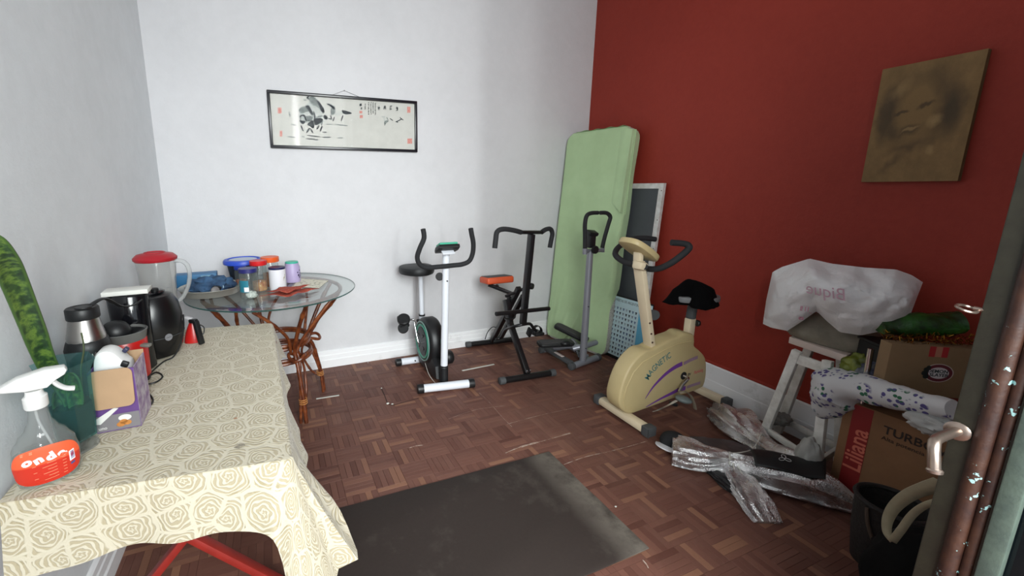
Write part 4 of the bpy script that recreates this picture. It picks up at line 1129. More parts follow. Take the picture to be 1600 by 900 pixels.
# front post, console
q0 = WY(1017, 549, YC); q1 = WY(998, 408, YC)
MB().beam(q0+V((0.004, 0, -0.03)), q1, 0.062, 0.036, 0.005, up=(1, 0, 0)).build('front_post', M_CRM, bb)
hl = MB()
for v_ in (500, 517, 531):
    k = (v_-408)/141; p_ = q1+(q0-q1)*k; hl.cyl(p_+V((-0.012, -0.030, 0)), p_+V((-0.012, -0.034, 0)), 0.006, 10)
hl.build('screw_holes', mat('rust_dark', (70, 42, 32), 0.6), bb, kind='stuff')
MB().lathe([(0.03, 0), (0.034, 0.006), (0.03, 0.03), (0.015, 0.036)], WY(1023, 493, YC+0.05), 16, axis=(0.5, 1, 0)).build('tension_knob', M_DGREY, bb)
cc = WY(997, 391, YC); 
Mc = Matrix.Translation(cc) @ Euler((0.0, math.radians(32), 0)).to_matrix().to_4x4()
mb = MB(Mc); mb.prism([(q.x, q.y) for q in cr([V((-0.11, -0.05, 0)), V((-0.05, -0.085, 0)), V((0.06, -0.085, 0)), V((0.11, -0.05, 0)), V((0.11, 0.05, 0)), V((0.06, 0.085, 0)), V((-0.05, 0.085, 0)), V((-0.11, 0.05, 0))], 4, closed=True)], Matrix.Translation((0, 0, -0.012)), 0.036, bev=0.010); mb.build('console', M_BEI, bb)
MB().beam(q1+V((0, 0, -0.05)), cc+V((0.004, 0, -0.01)), 0.05, 0.03, 0.006, up=(1, 0, 0)).build('console_neck', M_CRM, bb)
st_ = WY(1000, 415, YC-0.02)
MB().box(st_, (0.06, 0.07, 0.05), (0, 0.2, 0), 0.016).build('handle_clamp', M_CRM, bb)
# handlebar loops: from the clamp forward and up to the grips either side
hL = [st_+V((0.0, 0.03, 0)), WY(975, 409, 1.90), WY(962, 399, 1.97), WY(964, 389, 2.03), WY(975, 380, 2.06), WY(990, 373.5, 2.08), WY(1006, 372, 2.07), WY(1024, 374, 2.05)]
MB().tube(cr(hL, 6), 0.0175, 12).build('handlebar', M_FOAM, bb)
hR = [st_+V((0.0, -0.03, 0)), WY(1012, 420, 1.74), WY(1028, 420, 1.68), WY(1045, 413, 1.63), WY(1060, 403, 1.60), WY(1072, 393, 1.585), WY(1077, 386, 1.58), WY(1070, 381, 1.60), WY(1049, 379, 1.63)]
MB().tube(cr(hR, 6), 0.0175, 12).build('handlebar', M_FOAM, bb)
# seat
s0 = WY(1075, 528, YC); s1 = WY(1079, 497, YC); s2_ = WY(1083, 474, YC)
MB().beam(s0+V((0, 0, -0.04)), s1, 0.045, 0.05, 0.006, up=(1, 0, 0)).build('seat_sleeve', M_CRM, bb)
rr2 = [0.03 if i % 2 else 0.027 for i in range(11)]
MB().tube([s1+(s2_-s1)*(i/10) for i in range(11)], rr2, 18).build('seat_bellows', M_DGREY, bb)
MB().lathe([(0.018, 0), (0.022, 0.005), (0.018, 0.018)], WY(1088, 505, YC-0.03), 14, axis=(1, -0.3, 0)).build('seat_knob', M_BLK, bb)
sw = []
sc0 = WY(1085, 468, YC)
for i in range(36):
    a = 2*PI*i/36; ca, sa = math.cos(a), math.sin(a); k = 1.0 if ca > 0 else 1+ca*0.55
    sw.append((sc0.x+0.15*ca*(1 if ca < 0 else 0.92)+0.015, sc0.y+0.115*k*abs(sa)**0.8*(1 if sa > 0 else -1)))
mb = MB(); mb.prism(sw, Matrix.Translation((0, 0, sc0.z-0.005)), 0.036, bev=0.008); mb.build('saddle', mat('grey_vinyl', (116, 118, 120), 0.55), bb)
SEAT2 = (sc0.copy(), sc0.z+0.031)
# black garment thrown over the saddle
M_BCL = mat('black_cloth', (8, 8, 9), 1.0, spec=0.1, bump=0.3, bscale=90)
def garment(a, b):
    th = 2*PI*a; r = b
    R_ = 1+0.25*math.sin(3*th+0.6)+0.14*math.sin(5*th)
    x = 0.165*R_*r*math.cos(th); y = 0.125*R_*r*math.sin(th)
    h = 0.085*math.exp(-((x+0.055)/0.07)**2-(y/0.09)**2)+0.045*math.exp(-((x-0.05)/0.10)**2)+0.012*math.sin(x*60+y*30)
    z = SEAT2[1]+0.006+h*(1-r**3)
    if r > 0.72: z -= (r-0.72)*0.20
    z += 0.008*nz((x*28, y*28, 1))
    return V((SEAT2[0].x+0.0+x, SEAT2[0].y+y, z))
mb = MB(); mb.grid(garment, 56, 18, closed_u=True)
tag(mb.build('black_garment', M_BCL, origin=(SEAT2[0].x, SEAT2[0].y, SEAT2[1]), smooth=70, solid=0.004), 'crumpled black garment thrown over the saddle of the beige bike', 'clothing')

# ================================================================== THINGS ON THE CLOTH-COVERED TABLE
TT = TZ+0.0055
M_CLEAR = glass('clear_plastic', (238, 240, 240), 0.06, 0.10, (226, 228, 226))
M_WPL = mat('white_plastic', (228, 228, 226), 0.4)
def side_frame(x, y):
    """axes across and away from the camera for a thing at x, y"""
    d = V((x, y, 0)).normalized(); return V((d.y, -d.x, 0)), d
# ---- spray bottle
sp_c = V((-0.572, 1.225, TT)); AX, AY = V((0.93, 0.37, 0)), V((-0.37, 0.93, 0))
sb = thing('spray_bottle', 'clear trigger spray bottle with an orange label and white nozzle', 'bottle', sp_c)
prof = [(0.001, 0.052, 0.028), (0.006, 0.058, 0.032), (0.03, 0.063, 0.035), (0.065, 0.065, 0.036), (0.10, 0.060, 0.034), (0.125, 0.047, 0.029), (0.145, 0.031, 0.024), (0.165, 0.022, 0.020), (0.19, 0.0185, 0.0175), (0.212, 0.0175, 0.0165)]
def bottle_pt(z, th, grow=0.0):
    for i in range(len(prof)-1):
        if prof[i][0] <= z <= prof[i+1][0]:
            k = (z-prof[i][0])/(prof[i+1][0]-prof[i][0]); k = k*k*(3-2*k) if i else k
            w = prof[i][1]+(prof[i+1][1]-prof[i][1])*k; d = prof[i][2]+(prof[i+1][2]-prof[i][2])*k; break
    ca, sa = math.cos(th), math.sin(th)
    return sp_c+AX*((w+grow)*abs(ca)**0.85*(1 if ca > 0 else -1))+AY*((d+grow)*abs(sa)**0.85*(1 if sa > 0 else -1))+V((0, 0, z))
mb = MB(); mb.grid(lambda a, b: bottle_pt(0.001+0.211*b, 2*PI*a), 40, 36, closed_u=True)
bbody = mb.build('bottle_body', M_CLEAR, sb, smooth=60)
mb = MB(); mb.grid(lambda a, b: bottle_pt(0.004+0.082*b, 2*PI*a, -0.0025), 32, 10, closed_u=True); mb.build('liquid', glass('pale_liquid', (226, 232, 230), 0.1, 0.12, (208, 212, 208)), bbody, smooth=60)
def lab(a, b):
    th = -PI/2+(a-0.5)*2.30
    zz = 0.010+0.098*b
    # rounded outline
    e = abs(2*b-1); th = -PI/2+(a-0.5)*2.42*(1-0.36*e**4)
    zz += 0.006*(2*a-1)**2*(0.5-b)*2
    return bottle_pt(zz, th, 0.0012)
mb = MB(); mb.grid(lab, 24, 16)
t = NT('orange_label'); p = t.coords('Object'); sxn = t.n.new('ShaderNodeSeparateXYZ'); t.l.new(p, sxn.inputs[0])
t.put(t.b.inputs['Base Color'], t.ramp(t.math('MULTIPLY', sxn.outputs[2], 10.0), [(0.0, lin((196, 44, 26))), (0.62, lin((200, 48, 28))), (0.66, lin((232, 92, 52))), (1.0, lin((236, 98, 60)))]))
t.b.inputs['Roughness'].default_value = 0.4
labo = mb.build('label', t.m, sb, smooth=60)
def on_label(a, z, grow=0.002):
    th = -PI/2+a; return bottle_pt(z, th, grow)
tx = MB()
for ch, a in zip('onda', (-0.50, -0.16, 0.095, 0.40)):
    p_ = on_label(a, 0.078); q_ = on_label(a+0.08, 0.080)
    text_mb(tx, ch, 0.027, frame(p_, q_-p_, V((0, 0, 1))), ex=0.0004, bold=0.0016, sx=1.25)
tx.build('lettering', mat('print_white', (236, 236, 240), 0.5), labo, smooth=0, kind='stuff')
tx = MB()
for k in range(6):
    zz = 0.062-k*0.0085
    tx.add([on_label(-0.35+0.25*(k % 2), zz, 0.0018), on_label(0.10, zz+0.001, 0.0018), on_label(0.50, zz+0.003, 0.0018), on_label(0.50, zz+0.0042, 0.0018), on_label(0.10, zz+0.0022, 0.0018), on_label(-0.35+0.25*(k % 2), zz+0.0012, 0.0018)], [(0, 1, 4, 5), (1, 2, 3, 4)])
for k in range(2):
    tx.add([on_label(-0.72, 0.094+k*0.004, 0.0018), on_label(-0.30, 0.096+k*0.004, 0.0018), on_label(-0.30, 0.0985+k*0.004, 0.0018), on_label(-0.72, 0.0965+k*0.004, 0.0018)], [(0, 1, 2, 3)])
tx.build('small_print', mat('print_pale_orange', (240, 150, 116), 0.6), labo, smooth=0, kind='stuff')
bc = MB(); bc.add([on_label(0.62, 0.046), on_label(0.86, 0.049), on_label(0.86, 0.076), on_label(0.62, 0.073)], [(0, 1, 2, 3)]); bc.build('barcode_panel', MATS['print_white'], labo, smooth=0)
bc = MB()
for k in range(6): bc.add([on_label(0.66, 0.051+k*0.0036, 0.0026), on_label(0.82, 0.053+k*0.0036, 0.0026), on_label(0.82, 0.0548+k*0.0036, 0.0026), on_label(0.66, 0.0528+k*0.0036, 0.0026)], [(0, 1, 2, 3)])
bc.add([on_label(0.64, 0.036, 0.0026), on_label(0.82, 0.038, 0.0026), on_label(0.82, 0.044, 0.0026), on_label(0.64, 0.042, 0.0026)], [(0, 1, 2, 3)])
bc.build('barcode_bars', mat('print_navy', (74, 76, 130), 0.6), labo, smooth=0, kind='stuff')
mb = MB(); mb.lathe([(0.022, 0.200), (0.0235, 0.203), (0.0235, 0.228), (0.018, 0.233), (0.016, 0.245)], sp_c, 24); mb.build('screw_collar', M_WPL, sb)
mb = MB()
hd = [(-0.075, 0.256), (-0.06, 0.258), (-0.02, 0.248), (0.02, 0.246), (0.04, 0.262), (0.056, 0.270), (0.062, 0.280), (0.058, 0.290), (0.02, 0.294), (-0.03, 0.285), (-0.062, 0.270)]
mb.prism([(a+0.005, b) for a, b in hd], Matrix(((AX.x, 0, AY.x, sp_c.x-AY.x*0.016), (AX.y, 0, AY.y, sp_c.y-AY.y*0.016), (0, 1, 0, sp_c.z), (0, 0, 0, 1))), 0.032, bev=0.006); mb.build('spray_head', M_WPL, sb)
mb = MB(); mb.tube(cr([sp_c+AX*0.034+V((0, 0, 0.262)), sp_c+AX*0.044+V((0, 0, 0.244)), sp_c+AX*0.058+V((0, 0, 0.230)), sp_c+AX*0.074+V((0, 0, 0.224))], 5), 0.0085, 10, squash=(0.7, 1.2)); mb.build('trigger', M_WPL, sb)
mb = MB(); mb.tube(cr([sp_c+V((0, 0, 0.235)), sp_c+AX*-0.003+V((0, 0, 0.17)), sp_c+AX*0.014+V((0, 0, 0.09)), sp_c+AX*0.026+V((0, 0, 0.01))], 5), 0.003, 8); mb.build('dip_tube', glass('milky_tube', (236, 236, 236), 0.3, 0.5, (228, 230, 230)), sb)

# ---- teal glass vase on a clear foot, with snake plant leaves
vc = V((-0.562, 1.360, TT))
va_ = thing('glass_vase', 'six-sided teal glass vase on a clear round foot', 'vase', vc)
M_TG = glass('teal_glass', (188, 228, 226), 0.03, 0.10, (110, 170, 170))
mb = MB(); mb.lathe([(0.046, 0.0), (0.050, 0.002), (0.048, 0.006), (0.02, 0.010), (0.014, 0.018), (0.02, 0.026)], vc, 32); mb.build('foot', M_CLEAR, va_)
vp = [(0.034, 0.026), (0.049, 0.034), (0.0535, 0.10), (0.056, 0.19), (0.060, 0.235), (0.073, 0.262)]
mb = MB(); mb.lathe(vp, vc, 6, caps=False); mb.build('cup', M_TG, va_, smooth=20)
mb = MB(); mb.lathe([(0.03, 0.031), (0.045, 0.038), (0.049, 0.10), (0.0505, 0.135)], vc, 6); mb.build('dark_water', mat('dark_water', (22, 34, 30), 0.2), va_, smooth=20)
t = NT('snake_leaf'); uvn = t.coords('UV')
sxn = t.n.new('ShaderNodeSeparateXYZ'); t.l.new(uvn, sxn.inputs[0])
bandf = t.noise(1.0, 4, 0.6, t.coords('UV', scale=(1.6, 46.0, 1.0)), 0.0)
edge_ = t.math('ABSOLUTE', t.math('SUBTRACT', sxn.outputs[0], 0.5))
c = t.ramp(bandf, [(0.36, lin((26, 48, 28))), (0.48, lin((48, 78, 38))), (0.6, lin((100, 128, 52))), (0.7, lin((62, 96, 42)))])
c = t.mix(t.ramp(edge_, [(0.40, (0, 0, 0, 1)), (0.46, (1, 1, 1, 1))]), c, lin((66, 96, 44)))
t.put(t.b.inputs['Base Color'], c); t.b.inputs['Roughness'].default_value = 0.4
M_LEAF = t.m
sn = thing('snake_plant', 'tall banded snake plant leaves standing in the teal vase', 'plant', vc+V((0, 0, 0.04)))
def leaf(pts, wid, nrm, cup=0.012, root=None):
    P = cr(pts, 8); n = len(P); mb = MB(); mb.uv = []; vv = []; K = 6
    for i, q in enumerate(P):
        d = (P[min(i+1, n-1)]-P[max(i-1, 0)]).normalized(); s_ = d.cross(V(nrm)).normalized(); nn = s_.cross(d)
        k = i/(n-1); w = wid*(0.55+0.45*min(1, k*2.2))*(1 if k < 0.72 else math.sqrt(max(0.0004, 1-((k-0.72)/0.28)**2)))
        for j in range(K+1):
            a = j/K*2-1
            vv.append(q+s_*(a*w)+nn*(cup*(a*a)*(w/wid))); mb.uv.append((j/K, k*(P[-1]-P[0]).length*1.0))
    mb.v = vv
    for i in range(n-1):
        for j in range(K):
            a = i*(K+1)+j; mb.f.append((a, a+1, a+K+2, a+K+1))
    return mb.build('leaf', M_LEAF, root, smooth=60, solid=0.0035)
l_ = [vc+V((0.012, -0.006, 0.05)), vc+V((-0.002, 0.0, 0.16)), WY(74, 570, 1.345), WY(48, 505, 1.255), WY(20, 435, 1.165), WY(2, 396, 1.11), WY(-12, 366, 1.08)]
leaf(l_, 0.0225, (0.45, -0.9, 0.2), root=sn)
leaf([vc+V((0.008, -0.012, 0.05)), vc+V((0.016, -0.012, 0.13)), vc+V((0.018, -0.012, 0.19)), vc+V((0.012, -0.012, 0.232))], 0.017, (0.4, -0.9, 0.1), root=sn)
leaf([vc+V((-0.02, 0.0, 0.05)), vc+V((-0.026, 0.0, 0.12)), vc+V((-0.022, 0.0, 0.185))], 0.016, (0.6, -0.8, 0.1), root=sn)
mb = MB(); mb.tube(cr([vc+V((0.03, 0.0, 0.10)), vc+V((0.034, 0.004, 0.22)), WY(131, 545, 1.40), WY(127, 520, 1.41)], 5), 0.0022, 6); mb.build('stalk', mat('plant_stalk', (60, 70, 40), 0.6), sn)

# ---- open purple carton
c0 = V((-0.536, 1.421, TT)); cu_ = V((0.1125, 0.003, 0)).normalized(); cw = 0.113; cv = V((-0.26, 0.965, 0)).normalized(); cd = 0.13; ch_ = 0.195
Mbx = frame(c0, cu_, cv)
cx_ = thing('carton', 'small open purple carton with a brown flap folded down in front', 'box', c0+cu_*0.055+cv*0.06)
M_CARD = mat('cardboard', (176, 144, 112), 0.85, var=0.12, vscale=10); M_PURB = mat('carton_purple', (96, 62, 124), 0.55, var=0.1); M_GRYP = mat('carton_grey', (120, 116, 120), 0.55)
mb = MB(Mbx); mb.box((cw/2, 0.001, ch_/2), (cw, 0.003, ch_)); fro = mb.build('front_panel', M_PURB, cx_, smooth=0)
mb = MB(Mbx); mb.box((cw-0.001, cd/2, ch_/2), (0.003, cd, ch_)); mb.build('side_panel', mat('carton_lilac', (132, 100, 148), 0.6, col2=(196, 188, 196), vscale=30), cx_, smooth=0)
mb = MB(Mbx); mb.box((0.001, cd/2, ch_/2), (0.003, cd, ch_)); mb.build('side_panel', M_PURB, cx_, smooth=0)
mb = MB(Mbx); mb.box((cw/2, cd-0.001, ch_/2+0.006), (cw, 0.003, ch_+0.012)); mb.build('back_panel', M_CARD, cx_, smooth=0)
mb = MB(Mbx); mb.box((cw/2, cd/2, 0.002), (cw, cd, 0.003)); mb.build('bottom_panel', M_CARD, cx_, smooth=0)
mb = MB(Mbx); mb.prism(rrect(cw-0.004, 0.118, 0.018, 4), Matrix(((1, 0, 0, 0.0), (0, 0.11, -1, -0.012), (0, 1, 0.11, 0.080), (0, 0, 0, 1))), 0.003); mb.build('folded_flap', M_CARD, cx_, smooth=0)
mb = MB(Mbx); mb.box((cw/2, -0.001, 0.028), (cw-0.002, 0.0012, 0.050)); mb.build('grey_print', M_GRYP, fro, smooth=0)
mb = MB(Mbx); mb.prism([(0.0, 0.045), (0.05, 0.075), (0.062, 0.072), (0.012, 0.028), (0.0, 0.03)], Matrix(((1, 0, 0, 0), (0, 0, -1, -0.0018), (0, 1, 0, 0), (0, 0, 0, 1))), 0.0006); mb.build('white_print', mat('print_offwhite', (220, 218, 214), 0.6), fro, smooth=0)
mb = MB(Mbx)
for q in ((0.062, 0.018), (0.078, 0.021), (0.07, 0.026)): mb.lathe([(0.0115, 0), (0.0105, 0.0008)], (q[0], -0.0018, q[1]), 16, axis=(0, -1, 0), sy=0.7)
mb.build('biscuit_print', mat('biscuit_orange', (196, 128, 60), 0.6, var=0.2, vscale=60), fro, smooth=0, kind='stuff')
mb = MB(Mbx); mb.lathe([(0.017, 0), (0.016, 0.0008)], (0.074, -0.0016, 0.038), 16, axis=(0, -1, 0), sy=0.6); mb.build('cream_print', MATS['print_offwhite'], fro, smooth=0)
mb = MB(Mbx); text_mb(mb, 'uno', 0.014, Matrix(((1, 0, 0, 0.016), (0, 0, -1, -0.0022), (0, 1, 0, 0.014), (0, 0, 0, 1))), ex=0.0002); mb.build('lettering', MATS['print_offwhite'], fro, smooth=0, kind='stuff')
# white gadget standing in the carton
wg = thing('white_gadget', 'rounded white plastic appliance sticking out of the purple carton', 'appliance', c0+cu_*0.05+cv*0.05+V((0, 0, 0.006)))
Mw = frame(c0+cu_*0.004+cv*0.028+V((0, 0, 0.006)), cu_, cv)
mb = MB(Mw); mb.prism([(q.x, q.y) for q in cr([V((0.002, 0.0, 0)), V((0.002, 0.15, 0)), V((0.012, 0.222, 0)), V((0.035, 0.240, 0)), V((0.062, 0.232, 0)), V((0.085, 0.20, 0)), V((0.098, 0.165, 0)), V((0.098, 0.0, 0))], 5)], Matrix(((1, 0, 0, 0), (0, 0, -1, 0.075), (0, 1, 0, 0), (0, 0, 0, 1))), 0.07, bev=0.012); mb.build('shell', M_WPL, wg)
mb = MB(Mw); mb.box((0.088, 0.003, 0.192), (0.020, 0.014, 0.018), (0, 0.5, 0), 0.004); mb.build('vent', M_BLK, wg)
mb = MB(Mw); mb.box((0.083, 0.05, 0.222), (0.014, 0.02, 0.016), (0, 0.8, 0), 0.004); mb.build('button', mat('navy_plastic', (38, 40, 70), 0.4), wg)

# ---- steel and black coffee carafe
kc = V((-0.588, 1.60, TT))
ca_ = thing('coffee_carafe', 'steel-necked black coffee carafe with a screw cap against the left wall', 'carafe', kc)
M_STL = mat('brushed_steel', (176, 172, 168), 0.3, 1.0)
mb = MB(); mb.lathe([(0.045, 0), (0.056, 0.006), (0.060, 0.10), (0.060, 0.19), (0.063, 0.222), (0.056, 0.246), (0.048, 0.252)], kc, 12); mb.build('body', M_BLK, ca_)
mb = MB(); mb.lathe([(0.052, 0.246), (0.051, 0.262), (0.0495, 0.264), (0.0495, 0.270), (0.048, 0.272), (0.042, 0.308), (0.040, 0.318)], kc, 32); mb.build('neck', M_STL, ca_)
mb = MB(); mb.lathe([(0.043, 0.318), (0.0445, 0.322), (0.0445, 0.350), (0.041, 0.355), (0.034, 0.352)], kc, 24); cap = mb.build('cap', M_BLK, ca_)
mb = MB(); mb.lathe([(0.016, 0.352), (0.014, 0.356)], kc, 20); mb.build('cap_disc', M_DGREY, cap)
mb = MB(); mb.box(kc+V((0.030, -0.050, 0.20)), (0.013, 0.006, 0.034), (0, 0, 0.5), 0.002); mb.build('level_window', M_STL, ca_)
# ---- long-handled scoop lying from the carafe cap to the coffee machine
s0_ = kc+V((0.030, -0.02, 0.362))
mb = MB(); P = cr([s0_, s0_+V((0.02, 0.06, 0.006)), WY(188, 478, 1.74), WY(208, 477, 1.795), WY(222, 468, 1.83)], 7)
mb.tube(P, [0.0075-0.004*i/(len(P)-1) for i in range(len(P))], 8, squash=(0.6, 1.3)); mb.lathe([(0.022, 0), (0.0235, 0.003), (0.022, 0.006)], s0_+V((-0.014, -0.012, -0.004)), 20)
tag(mb.build('scoop', M_BLK, origin=s0_, smooth=50), 'long black scoop lying across the carafe cap', 'scoop')

# ---- red and black coffee machine
mc = V((-0.548, 1.795, TT))
cm = thing('coffee_machine', 'red coffee machine with a black tower behind the purple carton', 'coffee machine', mc)
M_RDP = mat('glossy_red', (186, 30, 28), 0.3, spec=0.6); M_GLB = mat('glossy_black', (14, 14, 18), 0.12, spec=0.6)
mb = MB(); mb.lathe([(0.060, 0.0), (0.066, 0.003), (0.066, 0.016), (0.060, 0.020)], mc, 36); mb.build('base', M_BLK, cm)
mb = MB(); mb.lathe([(0.064, 0.018), (0.070, 0.024), (0.072, 0.168), (0.068, 0.174)], mc, 40); mb.build('housing', M_RDP, cm)
mb = MB(); mb.lathe([(0.05, 0.168), (0.070, 0.172), (0.075, 0.196), (0.078, 0.205), (0.074, 0.207), (0.066, 0.188), (0.03, 0.180)], mc, 40, caps=True); mb.build('filter_basket', mat('grey_basket', (98, 98, 96), 0.5), cm)
mb = MB(); mb.lathe([(0.073, 0.2005), (0.064, 0.192), (0.002, 0.186)], mc, 40, caps=False); mb.build('basket_inside', M_BLKM, cm)
mb = MB(); mb.ball(mc+V((-0.020, -0.008, 0.205)), (0.050, 0.046, 0.044)); mb.build('filter_dome', M_BLK, cm)
mb = MB(); mb.beam(mc+V((0.056, -0.03, 0.152)), mc+V((0.092, -0.042, 0.150)), 0.022, 0.012, 0.004); mb.build('latch', mat('grey_latch', (120, 118, 112), 0.4), cm)
mb = MB(); mb.lathe([(0.050, 0.0), (0.058, 0.01), (0.056, 0.20), (0.060, 0.312), (0.054, 0.320)], mc+V((-0.006, 0.125, 0)), 36, sx=1.18, sy=0.95); mb.build('water_tower', M_GLB, cm)
mb = MB(); mb.beam(mc+V((-0.04, 0.04, 0.01)), mc+V((-0.02, 0.12, 0.01)), 0.10, 0.02, 0.004); mb.build('rear_base', M_BLK, cm)
mb = MB(); pp = [WY(163, 466, 1.90), WY(236, 467, 1.93)]
pz = mc.z+0.320
pmat = mat('paper_white', (224, 224, 218), 0.8, var=0.04)
mb.box(mc+V((-0.004, 0.125, 0.3215+0.009)), (0.150, 0.085, 0.017), (0, 0, 0.06), 0.001)
tag(mb.build('paper_box', pmat, origin=mc+V((0, 0.125, 0.32))), 'flat white paper box lying on top of the coffee machine', 'box')

# ---- air fryer
ac = V((-0.522, 2.075, TT))
af = thing('air_fryer', 'round glossy black air fryer on the lace cloth', 'air fryer', ac)
mb = MB(); mb.lathe([(0.072, 0.0), (0.092, 0.006), (0.108, 0.04), (0.118, 0.11), (0.117, 0.18), (0.107, 0.235), (0.085, 0.272), (0.05, 0.284), (0.005, 0.286)], ac, 48); mb.build('body', mat('black_shell', (15, 15, 17), 0.28, spec=0.5), af)
mb = MB(); mb.lathe([(0.060, 0.282), (0.062, 0.288), (0.05, 0.292), (0.004, 0.292)], ac, 32); mb.build('top_plate', M_GLB, af)
mb = MB(); mb.lathe([(0.014, 0), (0.016, 0.012), (0.012, 0.016)], ac+V((0.03, -0.02, 0.29)), 16); mb.build('dial', M_BLK, af)
mb = MB(); mb.tube([ac+V((0.119*math.cos(a), 0.119*math.sin(a), 0.10)) for a in [2*PI*i/48 for i in range(48)]], 0.0012, 5, closed=True); mb.build('seam', M_DGREY, af)
mb = MB(); mb.lathe([(0.016, 0), (0.015, 0.002)], ac+V((0.075, -0.090, 0.10)), 16, axis=(0.64, -0.77, 0)); mb.build('badge', mat('badge_grey', (120, 120, 124), 0.4), af)
# cord hanging round the front of the fryer and lying on the cloth
mb = MB(); mb.tube(cr([ac+V((0.122, 0.0, 0.17)), ac+V((0.124, -0.03, 0.12)), ac+V((0.112, -0.06, 0.06)), ac+V((0.085, -0.095, 0.012)), ac+V((0.05, -0.13, 0.005)), WZ(226, 592, TT+0.004), WZ(243, 582, TT+0.004), WZ(254, 588, TT+0.004), WZ(244, 597, TT+0.004), WZ(226, 601, TT+0.004)], 7), 0.0032, 6)
mb.build('power_cord', M_BLK, af)
mb = MB(); mb.tube(cr([WZ(224, 614, TT+0.004), WZ(234, 617, TT+0.004), WZ(239, 627, TT+0.004), WZ(230, 637, TT+0.004), WZ(222, 640, TT+0.004)], 6), 0.0032, 6)
tag(mb.build('coiled_cable', M_BLK, origin=WZ(224, 625, TT)), 'short loop of black cord beside the purple carton', 'cord')

# ---- small red iron standing on its heel
ic = V((-0.390, 2.165, TT))
ir = thing('clothes_iron', 'small red clothes iron with a black handle beside the air fryer', 'iron', ic)
mb = MB(); mb.grid(lambda a, b: ic+V((-0.040*(1-b**1.6)*math.cos(2*PI*a)*1.0, 0.020+0.028*(1-b**1.6)*math.sin(2*PI*a), 0.001+0.118*b)), 24, 12, closed_u=True); mb.build('body', M_RDP, ir)
mb = MB(); mb.beam(ic+V((0.0, -0.012, 0.115)), ic+V((0.030, -0.040, 0.118)), 0.024, 0.020, 0.006); mb.beam(ic+V((0.026, -0.036, 0.120)), ic+V((0.044, -0.050, 0.006)), 0.026, 0.020, 0.006); mb.build('handle', M_BLK, ir)
mb = MB(); mb.beam(ic+V((-0.022, 0.0, 0.132)), ic+V((0.010, -0.012, 0.122)), 0.02, 0.012, 0.004); mb.build('dial_cover', mat('pale_grey_plastic', (190, 188, 190), 0.4), ir)
mb = MB(); mb.tube(cr([ic+V((0.044, -0.042, 0.10)), ic+V((0.058, -0.040, 0.085)), ic+V((0.056, -0.042, 0.06)), ic+V((0.048, -0.045, 0.05))], 5), 0.0025, 6); mb.build('cord_loop', M_BLK, ir)

# ---- blender jug with red lid
jc = V((-0.527, 2.283, TT))
jg = thing('blender_jug', 'tall clear blender jug with a red lid behind the air fryer', 'jug', jc)
M_JUG = glass('jug_plastic', (240, 240, 238), 0.08, 0.16, (222, 222, 220))
mb = MB(); mb.lathe([(0.055, 0.0), (0.058, 0.004), (0.064, 0.10), (0.076, 0.30), (0.0835, 0.398), (0.0845, 0.402)], jc, 40, caps=False); mb.build('jar', M_JUG, jg)
mb = MB(); mb.lathe([(0.0845, 0.392), (0.090, 0.398), (0.091, 0.408), (0.075, 0.424), (0.045, 0.430), (0.043, 0.434), (0.038, 0.434), (0.036, 0.430), (0.004, 0.428)], jc, 40); mb.build('lid', mat('lid_red', (168, 28, 40), 0.4), jg)
HX, HYd = V((0.93, -0.12, 0)).normalized(), None
mb = MB()
hpts = [jc+HX*0.080+V((0, 0, 0.388)), jc+HX*0.110+V((0, 0, 0.386)), jc+HX*0.134+V((0, 0, 0.362)), jc+HX*0.139+V((0, 0, 0.315)), jc+HX*0.126+V((0, 0, 0.26)), jc+HX*0.100+V((0, 0, 0.21)), jc+HX*0.068+V((0, 0, 0.180))]
mb.tube(cr(hpts, 7), 0.0125, 10, squash=(0.8, 1.1)); mb.build('handle', glass('handle_plastic', (236, 238, 238), 0.08, 0.30, (222, 224, 224)), jg)
mb = MB()
for k in range(7):
    zz = 0.10+k*0.028; r_ = 0.0655+(zz-0.10)*0.06; mb.tube([jc+V((r_*math.cos(a), r_*math.sin(a), zz)) for a in [-0.95+0.07*i for i in range(5)]], 0.0008, 4)
mb.build('measure_marks', mat('mark_grey', (120, 120, 130), 0.6), jg, kind='stuff')

# ---- small stains
for k, (u, v, r_, cc_) in enumerate(((375, 697, 0.014, (120, 116, 108)), (368, 654, 0.006, (176, 98, 60)))):
    q = WZ(u, v, TT+0.001); mb = MB()
    mb.poly([q+V((r_*(1+0.35*nz((a, k, 2)))*math.cos(a), r_*0.8*(1+0.35*nz((a, k, 5)))*math.sin(a), 0.0006)) for a in [2*PI*i/18 for i in range(18)]])
    tag(mb.build('stain', mat('stain_%d' % k, cc_, 0.9, col2=(176, 166, 144), vscale=90), origin=q, smooth=0), ('grey smudge on the lace cloth', 'tiny orange-brown spot on the lace cloth')[k], 'stain')

